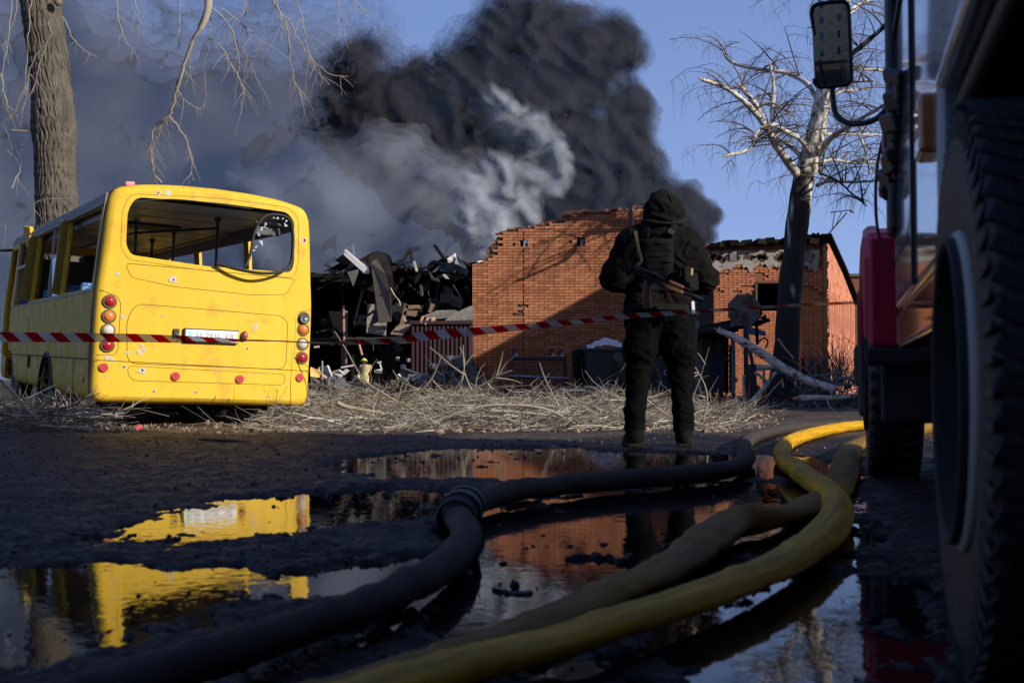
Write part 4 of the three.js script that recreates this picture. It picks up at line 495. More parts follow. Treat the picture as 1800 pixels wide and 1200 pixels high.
// ---------------------------------------------------------------- fire truck close on the right
{
  const tr = thing('fire_truck', 'red fire truck parked close by, its big rear wheel and mirror nearest', 'fire truck', [0.175, 0, 0], -Math.asin(0.276));
  const RED = M([0.24, 0.006, 0.012], 0.16, { phys: true, clearcoat: 1, clearcoatRoughness: 0.05, bumpMap: again(T.grain, 0.35), bumpScale: 0.0025 }), WHITE = M([0.28, 0.28, 0.29], 0.14, { phys: true, clearcoat: 1, clearcoatRoughness: 0.05, bumpMap: again(T.grain, 0.35), bumpScale: 0.0025 }), TYRE = M([0.011, 0.011, 0.012], 0.6, { bumpMap: again(T.grain, 5), bumpScale: 0.003 }), WINGRED = M([0.42, 0.012, 0.04], 0.45, { phys: true, specularIntensity: 0.5 }), GLASS = M([0.01, 0.012, 0.014], 0.05, { phys: true, clearcoat: 1 }), DUSTY = M([0.022, 0.02, 0.018], 0.85, { map: again(T.mott, 1) }), AMB = M([0.5, 0.12, 0.015], 0.2, { phys: true, clearcoat: 1 });
  const wheel = (x, s, r, w, lugs, rimM) => {
    const pts = [[r * 0.55, -w / 2 + 0.02], [r * 0.72, -w / 2], [r * 0.86, -w / 2 + 0.006], [r * 0.955, -w / 2 + 0.03], [r * 0.975, -w / 4], [r * 0.98, 0], [r * 0.975, w / 4], [r * 0.955, w / 2 - 0.03], [r * 0.86, w / 2 - 0.006], [r * 0.55, w / 2 - 0.02]].map(([a, b]) => new THREE.Vector2(a, b));
    const t = new THREE.LatheGeometry(pts, 72); t.rotateZ(Math.PI / 2); t.translate(x, r, -s); const wh = mesh('wheel', t, TYRE, tr), lg = [];
    for (let i = 0; i < lugs; i++) { const a = i / lugs * Math.PI * 2; for (const k of [-1, 1]) { const b = bx(w * 0.42, r * 0.022, r * 0.058, [0, 0, 0], [0, k * 0.42, 0], 0.006); b.translate(k * w * 0.25, r * 0.985, (k > 0 ? 0.5 : 0) * r * 6.28 / lugs); b.rotateX(a); lg.push(b.translate(x, r, -s)); const sh = bx(0.006, r * 0.13, r * 0.03, [k * (w / 2 - 0.012), r * 0.9, 0], [0, 0, k * 0.12], 0.004); sh.rotateX(a); lg.push(sh.translate(x, r, -s)); } }
    mesh('tread', lg, TYRE, wh);
    const rp = [[0.06, w / 2 - 0.15], [r * 0.3, w / 2 - 0.15], [r * 0.44, w / 2 - 0.14], [r * 0.475, w / 2 - 0.1], [r * 0.50, w / 2 + 0.002], [r * 0.52, w / 2 + 0.009], [r * 0.535, w / 2 + 0.004], [r * 0.545, w / 2 - 0.03]].map(([a, b]) => new THREE.Vector2(a, b)); const rg = new THREE.LatheGeometry(rp, 48); rg.rotateZ(Math.PI / 2); rg.translate(x, r, -s); const rm = mesh('rim', rg, DUSTY, wh); mesh('rim_flange', new THREE.TorusGeometry(r * 0.535, 0.012, 8, 60).rotateY(Math.PI / 2).translate(x - w / 2 + 0.018, r, -s), rimM, rm); const bolts = []; for (let i = 0; i < 8; i++) { const a = i / 8 * 6.28; bolts.push(cy(0.016, 0.016, 0.03, [x - w / 2 + 0.14, r + Math.cos(a) * r * 0.33, -s + Math.sin(a) * r * 0.33], [0, 0, Math.PI / 2], 6)); } mesh('wheel_nuts', bolts, STEEL, rm); mesh('hub', cy(0.09, 0.1, 0.12, [x - w / 2 + 0.11, r, -s], [0, 0, Math.PI / 2], 20), DUSTY, rm);
    return wh;
  };
  const RIM = M([0.46, 0.43, 0.37], 0.7, { map: again(T.dust, 2) });
  wheel(0.15, 2.0, 0.48, 0.28, 64, RIM); wheel(0.48, 2.0, 0.48, 0.28, 64, RIM); wheel(2.1, 2.0, 0.48, 0.28, 64, RIM); wheel(0.10, 6.15, 0.50, 0.27, 40, DUSTY); wheel(2.25, 6.15, 0.50, 0.27, 40, DUSTY);
  // side plane: white and red panel with a squared wheel opening
  const sidePanel = (q, m, name, x = 0.02, th = 0.05) => { const g = extr(shapeOf(q.map(([s, y]) => [-s, y])), th, 0.004); g.rotateY(-Math.PI / 2); g.rotateY(Math.PI); g.scale(1, 1, -1); g.translate(x, 0, 0); return mesh(name, uvm(g), m, tr); };
  const box = (s0, s1, y0, y1, x0, x1, m, name, bev = 0.01) => mesh(name, bx(x1 - x0, y1 - y0, s1 - s0, [(x0 + x1) / 2, (y0 + y1) / 2, -(s0 + s1) / 2], [0, 0, 0], bev), m, tr);
  box(2.28, 4.02, 0.73, 1.62, 0.02, 0.1, WHITE, 'cab_side_panel', 0.02); box(2.28, 4.02, 0.60, 0.725, 0.022, 0.1, RED, 'cab_step_panel', 0.02); box(1.2, 2.27, 1.05, 1.7, 0.015, 0.1, WHITE, 'body_panel', 0.02); box(-4.2, 1.19, 1.09, 1.7, 0.03, 0.1, RED, 'body_panel', 0.02); box(-4.2, 2.27, 1.705, 3.2, 0.03, 2.4, RED, 'body_upper', 0.04); box(-4.2, 2.2, 1.10, 1.7, 0.1, 2.4, DUSTY, 'body_core');
  box(2.3, 3.85, 1.66, 2.5, 0.03, 0.07, GLASS, 'cab_side_window', 0.01); box(2.28, 4.05, 1.625, 1.655, 0.012, 0.08, BLACK, 'window_sill', 0.006); box(3.86, 4.06, 0.98, 2.6, -0.005, 0.07, BLACK, 'windscreen_pillar', 0.02); box(2.28, 4.05, 2.55, 2.75, 0.02, 2.4, RED, 'cab_roof', 0.05); box(2.3, 3.95, 0.72, 1.6, 0.1, 2.3, DUSTY, 'cab_core'); box(2.28, 2.42, 1.66, 2.56, 0.02, 2.3, RED, 'cab_rear_wall', 0.02); box(3.0, 3.03, 0.74, 1.6, 0.012, 0.05, GAPM(), 'door_gap', 0.002);
  function GAPM() { return BLACK; }
  box(-4.2, 4.0, 0.55, 0.72, 0.35, 0.5, DUSTY, 'chassis_rail'); box(-4.2, 6.9, 0.55, 0.72, 1.75, 1.9, DUSTY, 'chassis_rail'); box(1.25, 2.24, 1.0, 1.045, 0.05, 0.8, BLACK, 'mudguard', 0.02); box(1.2, 1.26, 0.5, 1.085, 0.05, 0.8, BLACK, 'mud_flap', 0.01); box(-4.2, 1.1, 0.45, 1.08, 0.06, 0.4, DUSTY, 'side_locker', 0.02); box(2.75, 3.9, 0.42, 0.72, 0.14, 0.6, DUSTY, 'fuel_tank', 0.06);
  // marker lamp, hinges, grab bracket on the edge of the panel
  box(2.42, 2.56, 0.965, 1.09, -0.005, 0.03, AMB, 'side_marker_lamp', 0.012);
  { const r = rng(4), q = []; for (let i = 0; i < 12; i++) q.push(bx(0.03 + 0.02 * r(), 0.04 + 0.04 * r(), 0.06 + 0.1 * r(), [-0.005 + 0.02 * r(), 1.13 + i * 0.022 + 0.01 * r(), -3.98 + 0.05 * i], [r() * 0.4, r() * 0.5, r() * 0.4], 0.012));  mesh('step_bracket', q, M([0.05, 0.052, 0.058], 0.55, { metalness: 0.4, map: again(T.mott, 3) }), tr); }
  box(3.98, 4.06, 1.12, 1.18, -0.03, 0.02, RED, 'door_hinge', 0.01); box(3.98, 4.06, 1.26, 1.33, -0.02, 0.02, RED, 'door_hinge', 0.01);
  // bonnet, front wing, bumper
  box(4.06, 6.9, 1.0, 1.62, 0.62, 1.85, RED, 'bonnet', 0.12);
  { const q = [[5.35, 0.70], [5.35, 1.04], [5.5, 1.15], [5.75, 1.20], [6.35, 1.20], [6.75, 1.10], [6.95, 0.9], [6.95, 0.70], [6.75, 0.70], [6.6, 0.95], [6.2, 1.04], [5.9, 1.0], [5.62, 0.70]]; const g = extr(shapeOf(q.map(([s, y]) => [-s, y])), 0.55, 0.03); g.rotateY(0); const p = g.attributes.position; for (let i = 0; i < p.count; i++) { const s = -p.getX(i), y = p.getY(i), d = p.getZ(i); p.setXYZ(i, -0.02 + d, y, -s); } g.computeVertexNormals(); mesh('front_wing', uvm(g), WINGRED, tr); }
  box(5.3, 5.36, 0.64, 1.14, -0.03, 0.42, WINGRED, 'wing_rear_face', 0.02); mesh('indicator_lamp', [sp(0.05, [0.0, 1.24, -6.0], [0.9, 0.75, 1.2])], AMB, tr); box(6.75, 7.0, 0.28, 1.02, -0.06, 0.08, BLACK, 'bumper_end', 0.03); box(6.85, 7.0, 0.45, 0.7, -0.08, 2.4, BLACK, 'bumper', 0.03); box(5.28, 5.34, 0.56, 0.64, -0.05, 0.40, DUSTY, 'mudguard_edge', 0.02); box(5.36, 5.5, 0.30, 0.62, 0.02, 0.36, DUSTY, 'mud_flap', 0.02);
  mesh('front_axle', cy(0.07, 0.07, 2.2, [1.2, 0.5, -6.15], [0, 0, Math.PI / 2]), DUSTY, tr); mesh('rear_axle', [cy(0.09, 0.09, 2.0, [1.2, 0.52, -2.0], [0, 0, Math.PI / 2]), sp(0.22, [1.25, 0.52, -2.0])], DUSTY, tr);
  mesh('cable_loop', tube(smooth([V(-0.01, 1.35, -4.05), V(-0.035, 1.22, -4.06), V(-0.03, 1.0, -4.1), V(0.02, 0.88, -4.1)], 16), 0.006, 5), M([0.12, 0.01, 0.03], 0.5), tr);
  // wing mirror on its tube arm
  const c = at(1462, 79, 4.15), mir = new THREE.Group(); tr.updateMatrixWorld(true); mir.name = 'wing_mirror'; tr.add(mir); mir.position.copy(tr.worldToLocal(c.clone())); mir.rotation.y = -tr.rotation.y;
  const hw = 0.066, hh = 0.152, R = 1.1, nx = 14, ny = 26, pos = [], idx = []; for (let j = 0; j <= ny; j++) for (let i = 0; i <= nx; i++) { let x = (i / nx * 2 - 1) * hw * 0.92, y = (j / ny * 2 - 1) * hh * 0.95; const k = Math.pow(Math.abs(i / nx * 2 - 1), 5) * Math.pow(Math.abs(j / ny * 2 - 1), 5); x *= 1 - 0.12 * k; y *= 1 - 0.06 * k; pos.push(x, y, 0.022 - (x * x + y * y) / (2 * R)); } for (let j = 0; j < ny; j++) for (let i = 0; i < nx; i++) { const a = j * (nx + 1) + i; idx.push(a, a + 1, a + nx + 1, a + 1, a + nx + 2, a + nx + 1); }
  const mg = new THREE.BufferGeometry(); mg.setAttribute('position', new THREE.Float32BufferAttribute(pos, 3)); mg.setIndex(idx); mg.computeVertexNormals(); const tilt = (m) => { m.rotation.set(0.11, -0.30, 0.03, 'YXZ'); return m; };
  tilt(mesh('mirror_glass', uvm(mg), M([0.82, 0.84, 0.86], 0.02, { metalness: 1 }), mir)); tilt(mesh('mirror_shell', bx(hw * 2, hh * 2, 0.05, [0, 0, -0.012], [0, 0, 0], 0.022), BLACK, mir)); tilt(mesh('mirror_rim', tube([...rounded([[-hw, -hh], [hw, -hh], [hw, hh], [-hw, hh]], 0.035, 6), [-hw + 0.036, -hh]].map(([x, y]) => V(x, y, 0.013)), 0.008, 6, { caps: false }), BLACK, mir));
  const L = (px, py, Z) => mir.worldToLocal(at(px, py, Z)); mir.updateMatrixWorld(true); mesh('mirror_arm', tube(smooth([L(1463, 140, 4.16), L(1465, 175, 4.16), L(1470, 200, 4.15), L(1488, 215, 4.12), L(1520, 216, 4.06), L(1545, 206, 4.02), L(1568, 178, 3.98), L(1580, 160, 3.96)], 36), 0.011, 8), BLACK, mir); mesh('mirror_arm', tube([L(1462, 8, 4.16), L(1462, -30, 4.15), L(1500, -70, 4.1), L(1580, -90, 4.0)], 0.011, 8), BLACK, mir);
}
// ---------------------------------------------------------------- hoses
function hose(name, label, path, rad, m, flat, n = 140, up) { const q = smooth(path.map(([x, y, h]) => { const p = gp(x, y, h ?? 0.055); return p; }), n); q.forEach((p) => { const g = groundH(p.x, -p.z); p.y += Math.max(0, g) * 0.7; }); const o = thing(name, label, 'fire hose', [q[0].x, 0, q[0].z]); q.forEach((p) => p.sub(o.position)); mesh('hose_body', tube(q, (t) => (typeof rad === 'function' ? rad(t) : rad) * (1 + 0.03 * Math.sin(t * 37) + 0.02 * Math.sin(t * 91)), 20, { flat, up, ulen: 0.32, disp: (p, t, a) => 0.0010 * N3(t * 110, Math.cos(a) * 1.5, Math.sin(a) * 1.5) }), m, o); return { o, q }; }
const HG = M([0.085, 0.07, 0.058], 0.75, { phys: true, specularIntensity: 0.5, map: again(T.mott, 3), bumpMap: again(T.weave, 9), bumpScale: 0.003 }), HY = M([0.85, 0.45, 0.010], 0.6, { phys: true, specularIntensity: 0.4, map: again(T.streak, 2.2, 0.8), bumpMap: again(T.weave, 5), bumpScale: 0.0015 }), HF = M([0.38, 0.21, 0.025], 0.7, { phys: true, specularIntensity: 0.5, map: again(T.streak, 3, 0.8), bumpMap: again(T.weave, 5), bumpScale: 0.002 });
{
  const g = hose('fire_hose', 'grey fire hose winding left past a taped coupling to the lower left', [[1700, 722], [1600, 733], [1530, 742], [1440, 750], [1375, 757], [1328, 768], [1306, 786], [1312, 806], [1275, 826], [1190, 836], [1090, 843], [990, 853], [900, 866], [838, 882], [806, 905], [818, 930], [815, 958], [772, 1000], [702, 1040], [600, 1084], [470, 1132], [330, 1180], [180, 1228], [40, 1272], [-150, 1330]], (t) => lerp(0.048, 0.037, sstep(0.4, 0.85, t)), HG, () => [1.08, 0.93]);
  const c = g.q.map((p, i) => [p, i]).sort((a, b) => Math.abs(gp(812, 900, 0.055).sub(g.o.position).distanceTo(a[0])) - Math.abs(gp(812, 900, 0.055).sub(g.o.position).distanceTo(b[0])))[0][1], a = g.q[c - 1].clone(), b = g.q[c + 1].clone(), d = b.clone().sub(a).normalize(), m = a.clone().lerp(b, 0.5);
  mesh('hose_coupling', [tube([m.clone().addScaledVector(d, -0.09), m.clone().addScaledVector(d, 0.09)], 0.064, 18), tube([m.clone().addScaledVector(d, -0.10), m.clone().addScaledVector(d, -0.06)], 0.071, 18), tube([m.clone().addScaledVector(d, 0.02), m.clone().addScaledVector(d, 0.07)], 0.074, 18)], M([0.06, 0.055, 0.05], 0.5, { metalness: 0.5, map: again(T.mott, 4) }), g.o);
  const tp = []; for (let i = 0; i < 4; i++) tp.push(new THREE.TorusGeometry(0.06, 0.006, 6, 24).applyMatrix4(new THREE.Matrix4().lookAt(d, V(0, 0, 0), V(0, 1, 0))).translate(m.x + d.x * (0.12 + i * 0.02), m.y + d.y * (0.12 + i * 0.02), m.z + d.z * (0.12 + i * 0.02))); mesh('wire_binding', tp, BLACK, g.o);
  hose('fire_hose', 'round yellow fire hose curving across the foreground past the truck', [[1700, 728], [1600, 738], [1530, 747], [1460, 757], [1402, 771], [1376, 790], [1382, 812], [1418, 838], [1456, 866], [1473, 893], [1460, 928], [1416, 966], [1340, 1006], [1215, 1053], [1075, 1099], [900, 1154], [740, 1204], [600, 1246], [400, 1304]], (t) => lerp(0.049, 0.038, sstep(0.5, 0.75, t)), HY, (t) => [lerp(1.05, 1.42, sstep(0.45, 0.7, t)), lerp(0.95, 0.68, sstep(0.45, 0.7, t))], 160, V(0, 1, 0));
  hose('fire_hose', 'flattened dull yellow fire hose twisting beneath the round yellow one', [[1640, 752, 0.05], [1560, 766, 0.05], [1512, 779, 0.05], [1490, 806, 0.045], [1482, 838, 0.04], [1462, 868, 0.03], [1415, 896, 0.04], [1345, 910, 0.055], [1290, 918, 0.06], [1252, 944, 0.055], [1200, 984, 0.045], [1110, 1030, 0.04], [1000, 1076, 0.03], [880, 1126, 0.028], [760, 1174, 0.028], [620, 1220, 0.028], [420, 1280, 0.028]], (t) => lerp(0.068, 0.052, sstep(0.5, 0.8, t)), HF, (t) => { const k = sstep(0.02, 0.12, t) * 0.75, tw = Math.exp(-Math.pow((t - 0.47) / 0.035, 2)); return [lerp(lerp(0.85, 1.15, k), 0.6, tw), lerp(lerp(0.75, 0.34, k), 0.8, tw)]; }, 160, V(0, 1, 0));
}
// ---------------------------------------------------------------- barrier tape
{
  const Z = 7.35, px = [[-120, 590, 0.86], [0, 592, 0.86], [120, 593, 0.8], [240, 594, 0.72], [330, 596.5, 0.62], [390, 598, 0.42], [425, 598, 0.18], [480, 599, 0.1], [550, 602, 0.12], [590, 602, 0.22], [640, 601, 0.38], [700, 597, 0.5], [740, 591, 0.75], [780, 587, 0.82], [840, 582, 0.66], [930, 573, 0.52], [1010, 566, 0.45], [1090, 557, 0.40], [1170, 551, 0.42], [1250, 546, 0.26], [1340, 540, 0.24], [1430, 535, 0.2], [1520, 531, 0.2]];
  const cen = smooth(px.map(([x, y]) => V(x, y, 0)), 220), wd = (x) => { for (let i = 0; i < px.length - 1; i++) if (x <= px[i + 1][0]) return lerp(px[i][2], px[i + 1][2], clamp((x - px[i][0]) / (px[i + 1][0] - px[i][0]), 0, 1)); return 0.2; };
  const pos = [], uv = [], idx = []; let len = 0, prev = null;
  cen.forEach((c, i) => { const zz = c.x < 700 ? 9.05 : c.x < 900 ? lerp(9.05, 8.62, (c.x - 700) / 200) : lerp(8.62, 6.6, clamp((c.x - 900) / 610, 0, 1)), p = at(c.x, c.y, zz), w = wd(c.x), h = 0.037 * w * zz / 7.35, t = Math.sqrt(Math.max(0, 1 - Math.min(1, w) ** 2)) * 0.034; if (prev) len += p.distanceTo(prev); prev = p; for (const s of [-1, 0, 1]) { pos.push(p.x, p.y + s * h, p.z + s * t + 0.006 * (s === 0 ? 1 : 0) * Math.sin(len * 9)); uv.push(len / 0.2, s * 0.5 + 0.5); } if (i) { const a = (i - 1) * 3; for (const k of [0, 1]) idx.push(a + k, a + 3 + k, a + 1 + k, a + 1 + k, a + 3 + k, a + 4 + k); } });
  const g = new THREE.BufferGeometry(); g.setAttribute('position', new THREE.Float32BufferAttribute(pos, 3)); g.setAttribute('uv', new THREE.Float32BufferAttribute(uv, 2)); g.setIndex(idx); g.computeVertexNormals();
  const t = tex(128, (u, v) => ((u + v * 0.32) % 1) < 0.5 ? [0.86, 0.05, 0.08] : [0.97, 0.97, 0.98], true), m = M([0.95, 0.95, 0.95], 0.3, { phys: true, transmission: 0.25 }); m.map = t; one('barrier_tape', 'red and white striped barrier tape stretched across the yard', 'barrier tape', g, m);
}
// ---------------------------------------------------------------- trees
const birchCol = (dark) => (p, t, a) => { const n = 0.6 * N3(p.x * 7 + 2, p.y * 2.2, p.z * 7) + 0.6 * N3(p.x * 19, p.y * 5, p.z * 19), m = N3(p.x * 26, p.y * 16, p.z * 26), d = dark(p); return (n * 0.7 + m * 0.45 + (Math.abs(N3(p.x * 5, p.y * 22, p.z * 5)) < 0.07 ? 0.5 : 0)) > 0.75 - 1.45 * d ? [0.028, 0.024, 0.020] : [0.60 + 0.12 * m, 0.56 + 0.12 * m, 0.50 + 0.12 * m]; };
const BARK = M([1, 1, 1], 0.9, { vertexColors: true, bumpMap: again(T.grain, 3), bumpScale: 0.01 }), TWIG = M([0.085, 0.066, 0.052], 0.85), TWIGL = M([0.33, 0.28, 0.21], 0.85);
function droop(r, p, dir, L, rad, out, sag = 0.5) { const n = 6, q = [p.clone()]; let d = dir.clone().normalize(), c = p.clone(); for (let i = 0; i < n; i++) { d.y -= sag * 0.32; d.x += (r() - 0.5) * 0.3; d.z += (r() - 0.5) * 0.3; d.normalize(); c = c.clone().addScaledVector(d, L / n); q.push(c); } out.push(tube(q, (t) => rad * (1 - 0.7 * t), 3, { caps: false })); return q; }
{
  const Z = 28, o = thing('birch_tree', 'white-barked birch with broken limbs and hanging twigs above the brick building', 'birch tree', gp(1378, 702).setZ(-Z).toArray()), r = rng(17);
  o.position.set((1378 - 900) / F * Z, 0, -Z);
  const z5 = (x, y) => [1140 + x / 2.5, y / 2.5], P = (x, y, dz = 0) => { const [a, b] = z5(x, y); return at(a, b, Z + dz).sub(o.position); };
  const tr = smooth([at(1366, 715, Z), at(1382, 620, Z), at(1388, 530, Z), at(1396, 450, Z)].map((p) => p.sub(o.position)).concat([P(680, 800), P(712, 690), P(742, 560), P(768, 430), P(792, 330), P(830, 150), P(862, 0), P(885, -140), P(900, -260)]), 70);
  mesh('trunk', tube(tr, (t) => 0.27 * Math.pow(1 - t, 0.62) * (t < 0.04 ? 1.25 - 6 * t : 1) + 0.05, 20, { color: birchCol((p) => 1.0 - sstep(2.2, 8, p.y) * 0.7), disp: (p, t, a) => 0.03 * N3(Math.cos(a) * 2, p.y * 1.3, Math.sin(a) * 2) + 0.014 * N3(Math.cos(a) * 7, p.y * 3.5, Math.sin(a) * 7) }), BARK, o);
  const limbs = [[[[665, 780, 0], [600, 690, -0.6], [545, 610, -1], [520, 560, -1.2]], 0.15, 0.1], [[[520, 560, -1.2], [490, 520, -1.3], [425, 450, -1.7], [350, 390, -1.9], [240, 350, -2.3]], 0.1, 0.05], [[[512, 545, -1.2], [470, 455, -1.4], [410, 385, -1.5]], 0.09, 0.06], [[[690, 702, 0], [620, 640, 0.7], [560, 597, 1.1], [532, 560, 1.2]], 0.08, 0.05], [[[708, 680, 0], [670, 612, -0.9], [605, 577, -1.3], [553, 550, -1.5], [528, 552, -1.5]], 0.085, 0.06], [[[545, 530, -1.3], [548, 455, -1.2], [550, 370, -1.1], [538, 295, -1]], 0.08, 0.04], [[[545, 480, -1.2], [570, 470, -1.3], [612, 487, -1.5]], 0.055, 0.045], [[[742, 432, 0], [692, 362, 0.7], [612, 321, 1], [500, 306, 1.2], [442, 297, 1.2], [350, 262, 1.4], [322, 206, 1.4]], 0.085, 0.035], [[[512, 556, -1.3], [472, 590, -1.5], [452, 650, -1.6], [345, 684, -2]], 0.06, 0.04], [[[742, 690, 0], [795, 615, -0.7], [852, 570, -1.2], [952, 510, -1.9], [1062, 448, -2.5]], 0.1, 0.045], [[[758, 590, 0], [860, 588, 0.8], [972, 592, 1.2], [1052, 597, 1.5]], 0.05, 0.03], [[[750, 722, 0], [802, 702, 0.9], [902, 714, 1.3], [1052, 711, 1.7]], 0.065, 0.04], [[[740, 815, 0], [800, 797, -0.8], [902, 799, -1.4], [1032, 792, -2]], 0.055, 0.03], [[[800, 420, 0], [852, 402, 0.6], [952, 391, 1]], 0.045, 0.035], [[[795, 370, 0], [872, 362, -0.5], [992, 354, -0.9]], 0.05, 0.03], [[[802, 320, 0], [882, 302, 0.5], [1082, 312, 1.2]], 0.06, 0.045], [[[822, 330, 0], [892, 242, -0.8], [962, 182, -1.4], [1042, 112, -2], [1100, 55, -2.5]], 0.09, 0.05], [[[850, 95, 0], [912, 32, 0.7], [985, -8, 1.2]], 0.09, 0.06], [[[845, 90, 0], [780, 20, 0.4], [690, -40, 0.8]], 0.06, 0.03], [[[755, 760, -0.2], [840, 800, -1.2], [905, 860, -2], [960, 905, -2.4]], 0.04, 0.012], [[[930, 598, 1], [960, 680, 1.2], [975, 760, 1.3]], 0.045, 0.03], [[[742, 742, 0], [770, 780, 0.3]], 0.04, 0.035]];
  const cb = birchCol(() => 0.24), cd = birchCol(() => 0.8), L = [];
  limbs.forEach(([q, a, b], i) => { const p = smooth(q.map((k) => P(...k)), 18); L.push([p, a, b]); mesh('limb', tube(p, (t) => 0.8 * lerp(a, b, t), 9, { color: i === 16 || i === 19 ? cd : cb, disp: (pt, t, an) => 0.012 * N3(pt.x * 4, pt.y * 4, pt.z * 4 + an) }), BARK, o); if (b >= 0.035) mesh('broken_end', tube([p[17], p[18].clone().addScaledVector(p[18].clone().sub(p[16]).normalize(), 0.12)], (t) => b * (1 - 0.6 * t), 6), M([0.45, 0.27, 0.14], 0.9), o); });
  const br = [], tw = [];
  for (const [p, a, b] of L) { const len = p[0].distanceTo(p[18]); for (let k = 0; k < 4 + len * 2; k++) { const i = 4 + Math.floor(r() * 14), d = V((r() - 0.5) * 2, 0.2 + 0.9 * r(), (r() - 0.5) * 2), q = droop(r, p[i], d, 0.5 + 1.2 * r(), 0.016 + 0.012 * r(), br, 0.5); for (let m = 0; m < 3; m++) { const s = q[2 + Math.floor(r() * 5)], q2 = droop(r, s, V((r() - 0.5) * 2, 0.4 * r(), (r() - 0.5) * 2), 0.4 + 0.8 * r(), 0.0075, tw, 0.6); for (let n = 0; n < 2; n++) droop(r, q2[2 + Math.floor(r() * 4)], V((r() - 0.5), -0.3, (r() - 0.5)), 0.3 + 0.7 * r() * r(), 0.0055, tw, 1.0); } } }
  mesh('branchlets', br, TWIG, o).userData.kind = 'stuff'; mesh('twigs', tw, TWIG, o).userData.kind = 'stuff';
  // its twin beyond the truck, whose trunk shades the corner of the brick building
  const o2 = thing('birch_tree', 'second birch trunk standing out of view to the right of the truck', 'birch tree', [17.3, 0, -27.75]); const t2 = smooth([V(0, -0.1, 0), V(0.02, 4, 0), V(0, 8, 0.05), V(0.05, 12, 0)], 30); mesh('trunk', tube(t2, (t) => 0.36 * (1 - 0.35 * t), 14, { color: birchCol(() => 0.5) }), BARK, o2); mesh('limb', [tube(smooth([V(0, 9, 0), V(0.8, 10.4, 0.2), V(1.4, 12, 0.3)], 10), (t) => 0.12 * (1 - 0.6 * t), 8, { color: cb })], BARK, o2); mesh('crown', (() => { const q = []; for (let i = 0; i < 40; i++) droop(r, V(0, 9 + 3 * r(), 0), V(r() - 0.5, 0.6, r() - 0.5), 1.6, 0.02, q, 0.5); return q; })(), TWIG, o2).userData.kind = 'stuff';
}
